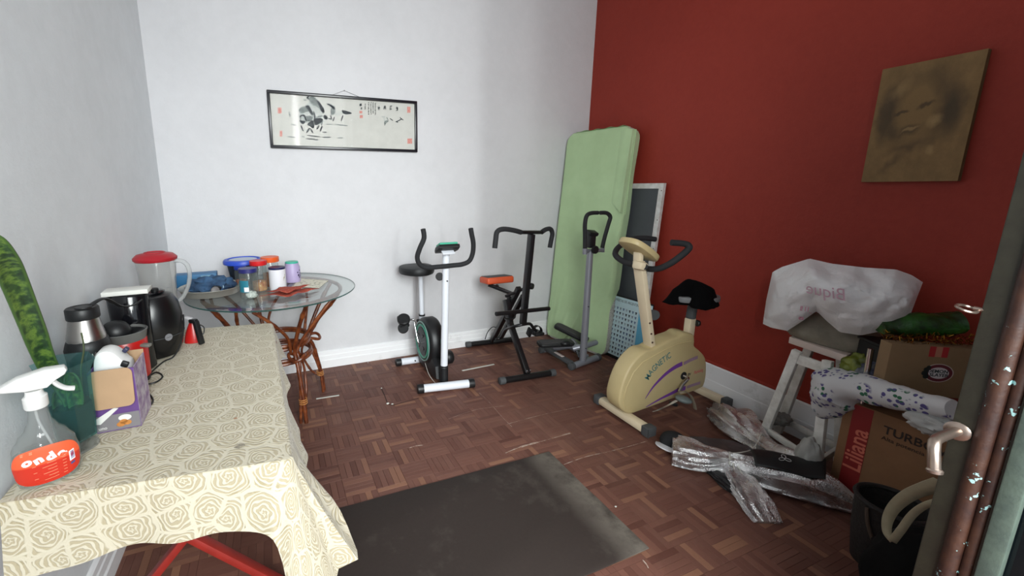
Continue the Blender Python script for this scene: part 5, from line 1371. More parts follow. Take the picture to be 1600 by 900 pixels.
# ================================================================== THINGS ON THE GLASS TABLE
GT = GZ+0.0006
M_GLJ = glass('jar_glass', (238, 242, 241), 0.04, 0.07, (206, 214, 212))
trc = V((-0.365, 2.735, GT))
tr_ = thing('metal_tray', 'round shallow metal tray holding blue cloth on the glass table', 'tray', trc)
mb = MB(); mb.lathe([(0.125, 0.0), (0.150, 0.004), (0.163, 0.040), (0.172, 0.046), (0.174, 0.043), (0.166, 0.034), (0.152, 0.0025), (0.004, 0.002)], trc, 56); mb.build('pan', mat('tray_metal', (176, 174, 166), 0.35, 0.6), tr_)
def lump(c, rx, ry, rz, seed, amp=0.25, sc_=3.0, nu=48, nv=24, flat=True, rot=0.0):
    def fn(a, b):
        th = 2*PI*a; ph = PI*(b-0.5)
        d = V((math.cos(ph)*math.cos(th), math.cos(ph)*math.sin(th), math.sin(ph)))
        k = 1+amp*nz((d.x*sc_+seed, d.y*sc_+seed*2, d.z*sc_))+amp*0.5*nz((d.x*sc_*2.3+seed, d.y*sc_*2.3, d.z*sc_*2.3+seed))-amp*0.35*abs(nz((d.x*sc_*1.6, d.y*sc_*1.6+seed, d.z*sc_*1.6)))
        q = V((d.x*rx*k, d.y*ry*k, d.z*rz*k)); q.rotate(Euler((0, 0, rot)))
        z = q.z+rz*0.55
        if flat and z < 0: z = 0
        return V((q.x, q.y, z))+V(c)
    return MB().grid(fn, nu, nv, closed_u=True)
M_DEN = mat('denim_blue', (58, 92, 128), 0.85, col2=(34, 56, 84), vscale=14, bump=0.3, bscale=140)
ob = lump(trc+V((0.0, 0.0, 0.006)), 0.125, 0.10, 0.062, 4.2, 0.35, 2.6).build('blue_bag', M_DEN, origin=trc+V((0, 0, 0.006)), smooth=60)
tag(ob, 'crumpled denim-blue cloth bag lying in the metal tray', 'bag')
pg = V((-0.335, 2.625, GT+0.014))
pl_ = thing('grey_plug', 'grey and black power plug lying against the blue bag', 'plug', pg)
mb = MB(); mb.lathe([(0.020, 0), (0.023, 0.004), (0.023, 0.020), (0.018, 0.024)], pg+V((0, 0, 0.022)), 20, axis=(0.35, -0.9, 0.25)); mb.build('plug_body', mat('plug_grey', (112, 108, 108), 0.5), pl_)
mb = MB(); mb.box(pg+V((0.012, 0.012, 0.032)), (0.045, 0.03, 0.03), (0.2, 0.2, 0.5), 0.008); mb.build('plug_cap', M_BLK, pl_)
mb = MB(); P = [trc+V((0.03+0.06*k, -0.06+0.03*math.sin(k*3), 0.075-0.02*k)) for k in (0, 0.4, 0.8, 1.2)]
mb.tube(cr([trc+V((0.02, -0.03, 0.083)), trc+V((0.06, -0.055, 0.078)), trc+V((0.075, -0.085, 0.052)), trc+V((0.07, -0.10, 0.036))], 6), 0.003, 6)
tag(mb.build('pale_cord', mat('pale_blue_cord', (150, 176, 190), 0.6), origin=trc+V((0.05, -0.06, 0.06))), 'thin pale blue cord looped over the blue bag', 'cord')
mb = MB(); mb.box((-0.475, 2.995, GT+0.0405), (0.235, 0.10, 0.08), (0, 0, 0.05), 0.003); bo_ = mb.build('blue_box', mat('blue_card', (46, 112, 160), 0.5, var=0.1), None, origin=(-0.475, 2.995, GT))
tag(bo_, 'flat bright blue box behind the metal tray', 'box')
mb = MB(); mb.box((-0.41, 2.9445, GT+0.055), (0.07, 0.0012, 0.03), (0, 0, 0.05)); mb.build('pale_sticker', mat('sticker_blue', (150, 196, 214), 0.6), bo_, smooth=0)

def jar(name, label, c, r, h, mbody, mlid, lid_h=0.024, lid_r=None, neck=0.9, parts=None, solid=True, cat='jar'):
    c = V((c[0], c[1], GT)); o = thing(name, label, cat, c)
    m_ = MB(); m_.lathe([(r*0.86, 0.0), (r*0.97, 0.004), (r, 0.012), (r, h*0.80), (r*neck, h*0.90), (r*neck, h)], c, 32, caps=not solid)
    if solid: m_.lathe([(0.002, 0.0005), (r*0.86, 0.0005)], c, 32, caps=False)
    b = m_.build('jar_body', mbody, o)
    lr = lid_r or r*1.02
    m_ = MB(); m_.lathe([(lr*0.98, h-lid_h*0.55), (lr, h-lid_h*0.5), (lr, h+lid_h*0.42), (lr*0.96, h+lid_h*0.5), (lr*0.9, h+lid_h*0.5), (0.003, h+lid_h*0.46)], c, 32); m_.build('lid', mlid, o)
    return o, b
M_LNAVY = mat('lid_navy', (40, 40, 104), 0.4); M_LRED = mat('lid_scarlet', (206, 34, 38), 0.4); M_LOR = mat('lid_orange', (226, 92, 36), 0.4); M_LTEAL = mat('lid_teal', (58, 178, 152), 0.4)
o, b = jar('glass_jar', 'clear jar with a navy lid and teal label nearest the table edge', (-0.145, 2.530), 0.050, 0.163, M_GLJ, M_LNAVY, 0.022, 0.050)
mb = MB(); mb.grid(lambda a, k: V((-0.145+0.0506*math.cos(-2.75+1.2*a), 2.530+0.0506*math.sin(-2.75+1.2*a), GT+0.042+0.068*k)), 12, 3); mb.build('label', mat('label_teal', (40, 120, 140), 0.5), b, smooth=60)
mb = MB(); mb.grid(lambda a, k: V((-0.145+0.0510*math.cos(-2.05+0.5*a), 2.530+0.0510*math.sin(-2.05+0.5*a), GT+0.046+0.026*k)), 6, 2); mb.build('label_mark', MATS['print_white'], b, smooth=60)
mb = lump((-0.135, 2.525, GT+0.004), 0.03, 0.03, 0.022, 1.3, 0.3); mb.build('contents', mat('white_paper_scrap', (214, 216, 210), 0.8), o, smooth=60)
o, b = jar('plastic_jar', 'white plastic tub with a navy lid behind the red napkin', (0.012, 2.672), 0.050, 0.133, mat('tub_white', (224, 224, 230), 0.4), mat('lid_dark_navy', (26, 28, 76), 0.4), 0.024, 0.0495, 1.0, solid=False)
mb = MB(); mb.grid(lambda a, k: V((0.012+0.0506*math.cos(-0.85+0.30*a), 2.672+0.0506*math.sin(-0.85+0.30*a), GT+0.06+0.045*(k*0.4+a*0.6))), 6, 2); mb.build('label_scrap', mat('scrap_olive', (150, 138, 96), 0.7, col2=(220, 220, 222), vscale=80), b, smooth=60)
o, b = jar('glass_jar', 'clear jar with a scarlet lid half full of red seasoning', (-0.092, 2.690), 0.044, 0.176, M_GLJ, M_LRED, 0.026, 0.050)
mb = MB(); mb.lathe([(0.036, 0.003), (0.041, 0.008), (0.041, 0.06), (0.003, 0.062)], (-0.092, 2.690, GT), 24); mb.build('contents', mat('seasoning', (150, 66, 44), 0.9, col2=(206, 160, 100), vscale=40), o)
o, b = jar('glass_jar', 'clear jar with an orange lid and brown contents', (-0.026, 2.800), 0.050, 0.176, M_GLJ, M_LOR, 0.030, 0.056)
mb = MB(); mb.lathe([(0.042, 0.003), (0.047, 0.008), (0.047, 0.085), (0.003, 0.088)], (-0.026, 2.800, GT), 24); mb.build('contents', mat('spice_brown', (160, 88, 60), 0.9, col2=(196, 140, 90), vscale=40), o)
o, b = jar('plastic_jar', 'lilac jar with a teal lid and dark paw prints', (0.108, 2.872), 0.052, 0.130, mat('lilac_plastic', (172, 158, 196), 0.45), M_LTEAL, 0.020, 0.042, 0.85, solid=False)
mb = MB()
for (a, z_, r_) in ((-0.75, 0.05, 0.008), (-0.45, 0.062, 0.006), (-0.60, 0.036, 0.006), (-0.30, 0.045, 0.006), (-0.9, 0.07, 0.005), (-0.55, 0.082, 0.005)):
    n_ = V((math.cos(a), math.sin(a), 0)); mb.lathe([(r_, 0), (r_*0.9, 0.0008)], V((0.108, 2.872, GT+z_))+n_*0.0522, 10, axis=n_)
mb.build('paw_prints', mat('print_violet', (44, 36, 70), 0.5), b, smooth=0, kind='stuff')
o, b = jar('glass_jar', 'small clear jar with a blue lid behind the blue bag', (-0.205, 2.830), 0.034, 0.128, M_GLJ, mat('lid_royal', (34, 54, 150), 0.4), 0.020, 0.036)
mb = MB(); mb.lathe([(0.028, 0.003), (0.031, 0.008), (0.031, 0.05), (0.003, 0.052)], (-0.205, 2.830, GT), 20); mb.build('contents', mat('mixed_beads', (196, 150, 110), 0.8, col2=(170, 60, 50), vscale=60), o)
tc_ = V((-0.190, 2.945, GT))
tu = thing('plastic_tub', 'large black tub with a bright blue snap lid at the back of the glass table', 'tub', tc_)
mb = MB(); mb.lathe([(0.070, 0), (0.078, 0.004), (0.100, 0.135), (0.104, 0.138)], tc_, 40); mb.build('tub_body', mat('tub_black', (26, 30, 40), 0.4), tu)
mb = MB(); mb.lathe([(0.108, 0.134), (0.121, 0.138), (0.122, 0.152), (0.116, 0.164), (0.098, 0.168), (0.094, 0.160), (0.004, 0.160)], tc_, 44); li = mb.build('lid', mat('lid_bright_blue', (44, 78, 190), 0.4), tu)
mb = MB(); mb.lathe([(0.086, 0.1602), (0.085, 0.1625), (0.003, 0.1625)], tc_, 36); mb.build('lid_disc', mat('lid_pale_disc', (190, 200, 214), 0.5), li)
# red napkin, sheets of paper
def sheet_obj(name, label, cat, corners, m, z, amp, seed, n=16, th=0.0015):
    a, b, c, d = [V((q[0], q[1], 0)) for q in corners]
    def fn(s_, t_):
        q = (a*(1-s_)+b*s_)*(1-t_)+(d*(1-s_)+c*s_)*t_
        return V((q.x, q.y, z+amp*(0.5+nz((q.x*14+seed, q.y*14, seed)))+amp*0.7*max(0, nz((q.x*30, q.y*30+seed, 1)))))
    cc_ = (a+b+c+d)/4
    return tag(MB().grid(fn, n, n).build(name, m, origin=V((cc_.x, cc_.y, z)), smooth=60, solid=th), label, cat)
t = NT('red_napkin'); p = t.coords('Object', scale=(1, 1, 1), rot=(0, 0, 0.5)); vo2 = t.n.new('ShaderNodeTexBrick'); vo2.inputs['Scale'].default_value = 14; vo2.inputs['Mortar Size'].default_value = 0.012; vo2.inputs['Color1'].default_value = lin((150, 44, 30)); vo2.inputs['Color2'].default_value = lin((160, 52, 36)); vo2.inputs['Mortar'].default_value = lin((206, 136, 108)); t.l.new(p, vo2.inputs[0])
t.put(t.b.inputs['Base Color'], vo2.outputs[0]); t.b.inputs['Roughness'].default_value = 0.9
NAP = t.m
nap1 = sheet_obj('red_napkin', 'folded brick-red checked napkin at the front of the glass table', 'napkin', [(-0.096, 2.500), (0.075, 2.425), (0.250, 2.575), (0.060, 2.600)], NAP, GT+0.006, 0.012, 2.0)
nap2 = sheet_obj('upper_fold', '', '', [(-0.060, 2.510), (0.060, 2.455), (0.200, 2.580), (0.050, 2.595)], NAP, GT+0.026, 0.012, 5.0)
del nap2['label'], nap2['category']
nap2.location = nap2.location-nap1.location; nap2.parent = nap1
t = NT('printed_paper'); p = t.coords('Object'); k = t.noise(45, 2, 0.4, p)
t.put(t.b.inputs['Base Color'], t.ramp(k, [(0.58, lin((218, 214, 196))), (0.64, lin((150, 146, 130)))])); t.b.inputs['Roughness'].default_value = 0.8
sheet_obj('printed_paper', 'sheet of printed cream paper lying behind the red napkin', 'paper', [(0.085, 2.705), (0.255, 2.625), (0.335, 2.815), (0.165, 2.960)], t.m, GT+0.001, 0.002, 3.0, th=0.0006)

# ================================================================== THE RED-WALL SIDE
# ---- unframed portrait canvas
def RWP(u, v, off):
    """picture point on a plane parallel to the red wall, off in front of it"""
    n_ = V((1, -TAN2, 0)).normalized(); P0 = V((2.836, BY, 0))-n_*off; d = ray(u, v); c_ = V((0, 0, CAM_H))
    t_ = n_.dot(P0-c_)/n_.dot(d); return c_+d*t_
wd = V((TAN2, 1, 0)).normalized()                 # along the wall, away from the camera
q = [RWP(1374, 110.7, 0.03), RWP(1541, 75, 0.03), RWP(1500, 282, 0.03), RWP(1350, 285, 0.03)]
pcw = thing('portrait_canvas', 'unframed dark brown portrait sketch hung on the red wall', 'painting', (q[0]+q[1]+q[2]+q[3])/4)
zt = (q[0].z+q[1].z)/2; zb = (q[2].z+q[3].z)/2
yf = (q[0].dot(wd)+q[3].dot(wd))/2; yn = (q[1].dot(wd)+q[2].dot(wd))/2
P0 = q[1]+wd*(yn-q[1].dot(wd)); P0.z = zb
Mpc = frame(P0+V((0, 0, 0)), -wd*-1, V((0, 0, 1)))
# text direction as seen from the room runs towards the camera
Mpc = frame(q[0]+wd*(yf-q[0].dot(wd))+V((0, 0, zb-q[0].z)), -wd, V((0, 0, 1)))
CWd, CHt = yf-yn, zt-zb
t = NT('portrait_paint'); p = t.coords('UV')
def ell(cx, cy, rx, ry, soft=0.35, rot=0.0):
    mp = t.n.new('ShaderNodeMapping'); mp.vector_type = 'TEXTURE'
    mp.inputs['Location'].default_value = (cx, cy, 0); mp.inputs['Rotation'].default_value = (0, 0, rot); mp.inputs['Scale'].default_value = (rx, ry, 1)
    t.l.new(DIS, mp.inputs[0]); ln = t.n.new('ShaderNodeVectorMath'); ln.operation = 'LENGTH'; t.l.new(mp.outputs[0], ln.inputs[0])
    return t.ramp(ln.outputs['Value'], [(max(0.0, 1-soft), (1, 1, 1, 1)), (1.0, (0, 0, 0, 1))])
nn_ = t.n.new('ShaderNodeTexNoise'); nn_.inputs['Scale'].default_value = 9; nn_.inputs['Detail'].default_value = 5; t.l.new(p, nn_.inputs['Vector'])
ma = t.n.new('ShaderNodeVectorMath'); ma.operation = 'MULTIPLY_ADD'; t.l.new(nn_.outputs['Color'], ma.inputs[0]); ma.inputs[1].default_value = (0.11, 0.11, 0); t.l.new(p, ma.inputs[2])
sb_ = t.n.new('ShaderNodeVectorMath'); sb_.operation = 'SUBTRACT'; t.l.new(ma.outputs[0], sb_.inputs[0]); sb_.inputs[1].default_value = (0.055, 0.055, 0); DIS = sb_.outputs[0]
g1 = t.noise(4, 6, 0.65, p); g2 = t.noise(60, 4, 0.7, p)
c = t.ramp(g1, [(0.3, lin((118, 92, 54))), (0.7, lin((146, 114, 70)))])
dark = lin((44, 36, 25)); lite = lin((190, 156, 104)); mid = lin((64, 52, 34))
for (a, col_, k) in ((ell(0.48, 0.62, 0.48, 0.36, 0.5), dark, 0.55), (ell(0.46, 0.60, 0.27, 0.31, 0.45, 0.15), lin((140, 110, 66)), 0.85), (ell(0.14, 0.58, 0.12, 0.30, 0.6), dark, 0.6), (ell(0.80, 0.56, 0.14, 0.26, 0.7), dark, 0.7),
                     (ell(0.25, 0.80, 0.16, 0.07, 0.8, 0.5), lite, 0.3), (ell(0.30, 0.60, 0.09, 0.025, 0.6, 0.1), dark, 0.7), (ell(0.55, 0.64, 0.10, 0.025, 0.6, 0.25), dark, 0.7), (ell(0.42, 0.44, 0.16, 0.06, 0.6, 0.2), dark, 0.6), (ell(0.43, 0.45, 0.12, 0.02, 0.6, 0.2), lite, 0.45),
                     (ell(0.66, 0.50, 0.10, 0.07, 0.8, 0.4), lite, 0.5), (ell(0.24, 0.44, 0.07, 0.10, 0.8), mid, 0.5), (ell(0.45, 0.30, 0.30, 0.05, 0.9, 0.2), dark, 0.5), (ell(0.68, 0.27, 0.05, 0.05, 0.8), lite, 0.4), (ell(0.30, 0.16, 0.20, 0.05, 0.9, 0.6), mid, 0.5)):
    c = t.mix(t.math('MULTIPLY', a, k), c, col_)
c = t.mix(t.math('MULTIPLY', g2, 0.3), c, lin((84, 66, 40)))
t.put(t.b.inputs['Base Color'], c); t.b.inputs['Roughness'].default_value = 0.7; t.bump(g2, 0.3, 0.002)
mb = MB(Mpc); mb.box((CWd/2, CHt/2, -0.014), (CWd, CHt, 0.026), bev=0.002); mb.build('canvas_stretcher', mat('raw_canvas_edge', (104, 82, 52), 0.85), pcw, smooth=0)
mb = MB(Mpc); mb.uv = []
for j in range(2):
    for i in range(2): mb.v.append(Mpc @ V((i*CWd, j*CHt, -0.0006))); mb.uv.append((i, j))
mb.f = [(0, 1, 3, 2)]; mb.build('painted_face', t.m, pcw, smooth=0)

# ---- white wooden stool
M_WST = mat('worn_white_wood', (238, 237, 232), 0.6, col2=(206, 203, 196), vscale=16)
so_ = thing('wooden_stool', 'white wooden stool with splayed legs and a pinkish seat board', 'stool', (2.55, 1.15, 0))
za = 0.60
s1_, s2_ = WZ(1232, 536, za), WZ(1321, 567, za)
bkv = V((0.19, 0.03, 0))
mb = MB(); mb.prism([(s1_.x, s1_.y), (s2_.x, s2_.y), (s2_.x+bkv.x, s2_.y+bkv.y), (s1_.x+bkv.x, s1_.y+bkv.y)], Matrix.Translation((0, 0, za)), 0.036, bev=0.003)
mb.build('seat_board', mat('pink_white_board', (218, 200, 190), 0.6, var=0.06), so_)
LA, LB = V((2.50, 1.292, 0)), V((2.395, 0.985, 0)); TA, TB = WZ(1246, 548, za-0.001), WZ(1294, 563, za-0.001)
LC, LD = LA+V((0.21, 0.03, 0)), LB+V((0.27, 0.03, 0)); TC, TD = TA+V((0.15, 0.02, 0)), TB+V((0.16, 0.02, 0))
for a, b in ((LA, TA), (LB, TB), (LC, TC), (LD, TD)):
    MB().beam(a, b, 0.038, 0.030, 0.003, up=(1, 0, 0)).build('leg', M_WST, so_)
def mixp(a, b, k): return a+(b-a)*k
for (a, b, c, d) in ((LA, TA, LB, TB), (LC, TC, LD, TD), (LA, TA, LC, TC), (LB, TB, LD, TD)):
    MB().beam(mixp(a, b, 0.16), mixp(c, d, 0.16), 0.016, 0.034, 0.002).build('rung', M_WST, so_)
MB().beam(mixp(LA, TA, 0.93), mixp(LB, TB, 0.93), 0.016, 0.05, 0.002).build('apron', M_WST, so_)
q = mixp(mixp(LA, TA, 0.17), mixp(LC, TC, 0.17), 0.5)
tag(lump(mixp(LA, LC, 0.5)+V((0, -0.03, 0.115)), 0.075, 0.05, 0.032, 8.1, 0.3).build('grey_rag', mat('grey_rag', (128, 126, 122), 0.9, var=0.2, vscale=30), origin=mixp(LA, LC, 0.5)+V((0, -0.03, 0.11)), smooth=60), 'crumpled grey rag lying on the low rung of the white stool', 'rag')

# ---- grey sack on the stool and white carrier bag over it
t = NT('sack_fabric'); p = t.coords('Object')
t.put(t.b.inputs['Base Color'], t.ramp(t.noise(7, 4, 0.6, p), [(0.35, lin((122, 116, 104))), (0.65, lin((150, 144, 130)))])); t.b.inputs['Roughness'].default_value = 0.85; t.bump(t.noise(90, 4, 0.6, p), 0.3, 0.004)
sk = lump((2.622, 1.10, za+0.037), 0.088, 0.215, 0.105, 2.2, 0.16, 2.0, rot=0.12)
tag(sk.build('grey_sack', t.m, origin=(2.622, 1.10, za+0.037), smooth=60), 'plump grey-beige sack on the stool under the white carrier bag', 'sack')
tag(lump((2.50, 0.945, za-0.03), 0.06, 0.07, 0.06, 3.7, 0.3).build('yellow_green_bag', mat('yellow_green_plastic', (120, 128, 40), 0.35, col2=(70, 84, 30), vscale=18), origin=(2.50, 0.945, za-0.03), smooth=60), 'small yellow-green plastic bag poking out below the white bag', 'bag')
t = NT('white_film'); p = t.coords('Object')
t.b.inputs['Base Color'].default_value = lin((236, 236, 238)); t.b.inputs['Roughness'].default_value = 0.32
t.b.inputs['Subsurface Weight'].default_value = 0.0
wv = t.n.new('ShaderNodeTexVoronoi'); wv.feature = 'DISTANCE_TO_EDGE'; wv.inputs['Scale'].default_value = 13; t.l.new(p, wv.inputs['Vector'])
t.bump(t.math('ADD', t.math('MULTIPLY', t.math('MINIMUM', wv.outputs['Distance'], 0.25), 1.4), t.noise(28, 4, 0.6, p)), 0.35, 0.014)
M_FILM = t.m
# the bag: a sheet draped over the sack, outline read off as a front view along the wall
BXC = 2.44
def bag_front(u, v, x): return WX(u, v, x)
top_line = [(1197, 470), (1207, 425), (1222, 417), (1265, 404), (1300, 412), (1350, 418), (1400, 421), (1425, 430), (1442, 441)]
bot_line = [(1192, 506), (1205, 512), (1230, 517), (1252, 503), (1276, 486), (1290, 500), (1312, 519), (1345, 524), (1385, 516), (1415, 500), (1424, 488)]
def samp(line, k):
    P = [V((a, b, 0)) for a, b in line]; L = [0]
    for i in range(1, len(P)): L.append(L[-1]+(P[i]-P[i-1]).length)
    d = k*L[-1]
    for i in range(1, len(P)):
        if d <= L[i]+1e-9:
            return P[i-1]+(P[i]-P[i-1])*((d-L[i-1])/(L[i]-L[i-1]))
    return P[-1]
bag = thing('carrier_bag', 'crumpled white plastic carrier bag with pink print on the stool pile', 'bag', (2.5, 1.1, za+0.1))
def bagf(a, b):
    tp = samp(top_line, a); bt = samp(bot_line, a); w = tp+(bt-tp)*b
    bul = math.sin(PI*min(1, max(0, a)))**0.5*math.sin(PI*(0.12+0.80*b))**0.8
    x = 2.60-0.21*bul-0.05*b
    x += 0.016*nz((a*9, b*5, 2.0))+0.012*abs(nz((a*17+b*6, b*9, 4.0)))-0.02*math.exp(-((a-0.62+0.25*b)/0.05)**2)*(1-b)
    return WX(w.x, w.y, x)
mb = MB(); mb.grid(bagf, 64, 30)
def bagback(a, b):
    f = bagf(a, 0.0); g = bagf(a, 1.0)
    q = f+(g-f)*b
    return V((q.x+0.10*math.sin(PI*b)*math.sin(PI*a)+0.0, q.y, q.z+0.02*math.sin(PI*b)))
mb.grid(bagback, 40, 8)
bo2 = mb.build('bag_film', M_FILM, bag, smooth=50)
def bag_text(body, u, v, size, du, dv, m, sx=1.0):
    a_ = None
    # find the film point nearest to this picture position
    best = None
    for i in range(60):
        for j in range(30):
            q_ = bagf(i/60, j/30)
            dd = q_-V((0, 0, CAM_H)); zc = dd.dot(fw); uu = CX+FPX*dd.dot(r2)/zc; vv_ = CY+FPX*dd.dot(d2)/zc
            e_ = (uu-u)**2+(vv_-v)**2
            if best is None or e_ < best[0]: best = (e_, q_)
    q_ = best[1]; out_ = (V((0, 0, CAM_H))-q_).normalized()
    xd = V((0.25*0-0.2, -1, 0)).normalized(); xd = (xd*du+V((0, 0, 1))*dv).normalized(); up2 = V((0, 0, 1))
    m_ = MB(); text_mb(m_, body, size, frame(q_+out_*0.020, xd, up2), ex=0.0003, sx=sx, shear=0.2)
    return m_.build('print', m, bo2, smooth=0, kind='stuff')
MPK = mat('faded_pink_print', (196, 160, 176), 0.6); MPK2 = mat('pink_print', (206, 110, 150), 0.6)
bag_text('Bique', 1290, 455, 0.075, -1, -0.03, MPK)
bag_text('..', 1268, 486, 0.03, 1, 0.1, MPK2); bag_text('II 11', 1258, 484, 0.035, 1, 0.15, MPK2, 0.7); bag_text('es', 1252, 497, 0.03, 1, 0.2, MPK2)

# ---- boxes
M_KRAFT = mat('kraft_card', (138, 112, 82), 0.85, var=0.12, vscale=9); M_KRAFT2 = mat('kraft_card_dark', (134, 96, 66), 0.85, var=0.12, vscale=9)
B2X = 2.40
lb = thing('fan_box', 'big brown cardboard box with a red stripe and red lettering on the floor', 'box', (2.36, 0.60, 0))
b2y1, b2y0, b2h = 0.938, 0.42, 0.4655
mb = MB(); mb.box((B2X+0.155, (b2y0+b2y1)/2, b2h/2), (0.31, b2y1-b2y0, b2h-0.002), bev=0.003); bxo = mb.build('carton', M_KRAFT2, lb)
Mf = frame((B2X-0.0006, b2y1, 0), (0, -1, 0), (0, 0, 1))    # face frame: x towards the camera, y up
mb = MB(Mf); mb.box((0.066, b2h/2, 0.0), (0.066, b2h-0.01, 0.001)); mb.build('red_stripe', mat('box_red', (136, 26, 26), 0.6), bxo, smooth=0)
mb = MB(Mf); text_mb(mb, 'Liliana', 0.087, Matrix.Translation((0.070, 0.252, 0.0012)) @ Matrix.Rotation(PI/2, 4, 'Z'), ex=0.0003, bold=0.0012, sx=0.95); mb.build('lettering', mat('box_pale_red', (206, 110, 90), 0.6), bxo, smooth=0, kind='stuff')
mb = MB(Mf); text_mb(mb, 'TURBOVENTILADOR', 0.050, Matrix.Translation((0.138, b2h-0.070, 0.0008)), ex=0.0003, align='LEFT', bold=0.0007, sx=0.95); text_mb(mb, 'Alta potencia y bajo consumo', 0.024, Matrix.Translation((0.138, b2h-0.108, 0.0008)), ex=0.0003, align='LEFT'); mb.build('lettering', mat('box_black_print', (44, 32, 26), 0.7), bxo, smooth=0, kind='stuff')
# second box, turned towards the door
A1 = V((2.354, 0.815, 0.570)); f1 = V((0.25, -0.165, 0)).normalized(); g1v = V((0.165, 0.25, 0)).normalized()
db = thing('sticker_box', 'brown cardboard box with a round red-rimmed sticker and red tape', 'box', A1)
W1, D1, H1 = 0.33, 0.055, 0.216
Md = frame(A1, f1, V((0, 0, 1)))
mb = MB(Md); mb.box((W1/2, H1/2, -D1/2), (W1, H1, D1), bev=0.002); dbo = mb.build('carton', M_KRAFT, db)
mb = MB(Md)
for k in (-0.024, 0.0, 0.024): pass
for xx in (0.140, 0.182): mb.box((xx, H1-0.022, 0.0006), (0.020, 0.044, 0.001))
tp_ = mb.build('red_tape', mat('tape_red', (170, 40, 44), 0.5), dbo, smooth=0, kind='stuff')
mb = MB(Md); mb.box((0.161, H1-0.022, 0.0004), (0.022, 0.044, 0.0008)); mb.build('tape_middle', mat('tape_pale', (176, 120, 96), 0.5), dbo, smooth=0)
SCt = (0.176, H1-0.112)
def disc(r, z, m, nm, sq=0.80):
    m_ = MB(Md); m_.prism([(SCt[0]+r*math.cos(2*PI*i/40), SCt[1]+r*sq*math.sin(2*PI*i/40)) for i in range(40)], Matrix.Translation((0, 0, z)), 0.0005); return m_.build(nm, m, dbo, smooth=0)
disc(0.050, 0.0002, mat('sticker_edge', (190, 178, 166), 0.6), 'sticker_edge'); disc(0.046, 0.0008, mat('sticker_maroon', (96, 26, 40), 0.6), 'sticker_ring'); disc(0.034, 0.0014, mat('sticker_white', (206, 202, 204), 0.6), 'sticker_centre', 0.72)
mb = MB(Md); text_mb(mb, 'DEMON', 0.019, Matrix.Translation((SCt[0]-0.004, SCt[1]+0.007, 0.0021)), ex=0.0002, bold=0.0005); text_mb(mb, 'SLAYER', 0.019, Matrix.Translation((SCt[0]+0.002, SCt[1]-0.009, 0.0021)), ex=0.0002, bold=0.0005); mb.build('lettering', mat('sticker_ink', (30, 44, 48), 0.6), dbo, smooth=0, kind='stuff')
mb = MB(Md)
for (xx, yy_, r_) in ((-0.042, 0.012, 0.010), (-0.046, -0.004, 0.011), (-0.040, -0.018, 0.010), (-0.036, 0.022, 0.008)): mb.lathe([(r_, 0), (r_*0.95, 0.0006)], (SCt[0]+xx, SCt[1]+yy_, 0.0016), 12)
mb.build('sticker_scales', mat('sticker_green_black', (20, 34, 30), 0.6), dbo, smooth=0, kind='stuff')

cr0 = A1+g1v*(D1+0.022)+f1*0.05; cr0.z = b2h+0.001  # crate added to carry the green bundle and fill the dark gap
crt = thing('added_crate', 'added black crate filling the dark gap behind the sticker box', 'crate', cr0)
Mk = frame(cr0, f1, V((0, 0, 1)))
mb = MB(Mk); mb.box((0.12, 0.13, -0.08), (0.24, 0.26, 0.16), bev=0.006); mb.build('crate_body', mat('crate_black', (12, 12, 13), 0.7), crt)
mb = MB(Mk); mb.box((0.12, 0.268, -0.08), (0.25, 0.014, 0.17), bev=0.004); mb.build('crate_rim', MATS['crate_black'], crt)

# ---- floral cloth rolled over the big box
t = NT('floral_cotton'); p = t.coords('Object')
vf = t.n.new('ShaderNodeTexVoronoi'); vf.inputs['Scale'].default_value = 10.0; vf.inputs['Randomness'].default_value = 0.7; t.l.new(p, vf.inputs['Vector'])
vs2 = t.n.new('ShaderNodeTexVoronoi'); vs2.inputs['Scale'].default_value = 50.0; t.l.new(p, vs2.inputs['Vector'])
near_ = t.ramp(vf.outputs['Distance'], [(0.48, (1, 1, 1, 1)), (0.56, (0, 0, 0, 1))])
pet_ = t.ramp(vs2.outputs['Distance'], [(0.40, (1, 1, 1, 1)), (0.48, (0, 0, 0, 1))])
grn = t.ramp(t.noise(17, 2, 0.5, p), [(0.54, (0, 0, 0, 1)), (0.58, (1, 1, 1, 1))])
colr = t.mix(grn, lin((84, 76, 132)), lin((44, 104, 74)))
c = t.mix(t.math('MULTIPLY', near_, pet_), lin((206, 206, 208)), colr)
t.put(t.b.inputs['Base Color'], c); t.b.inputs['Roughness'].default_value = 0.9
M_FLOR = t.m
def noisy_tube(pts, rad, seed, amp=0.15, n=28, k=8, sq=(1, 1), bumpx=6.0):
    P = cr(pts, k); m = len(P); R_ = cr([V((r, 0, 0)) for r in rad], k); base = MB(); base.tube(P, [max(0.004, q.x) for q in R_], n, squash=sq)
    for i, v_ in enumerate(base.v):
        c_ = P[min(i//n, m-1)]; d = v_-c_
        base.v[i] = c_+d*(1+amp*2*nz((v_.x*bumpx*2+seed, v_.y*bumpx*2, v_.z*bumpx*2))+amp*abs(nz((v_.x*bumpx*5, v_.y*bumpx*5+seed, v_.z*bumpx*5))))
    return base
fc = noisy_tube([WX(1283, 650, 2.43), WX(1292, 632, 2.42), WX(1308, 608, 2.41), WX(1335, 605, 2.38), WX(1370, 613, 2.345), WX(1410, 622, 2.31), WX(1450, 632, 2.29), WX(1490, 640, 2.27)], [0.02, 0.065, 0.090, 0.064, 0.052, 0.045, 0.037, 0.033], 3.0, 0.14)
tag(fc.build('floral_cloth', M_FLOR, origin=WX(1370, 613, 2.345), smooth=60), 'white cloth with violet flowers rolled over the top of the big box', 'cloth')
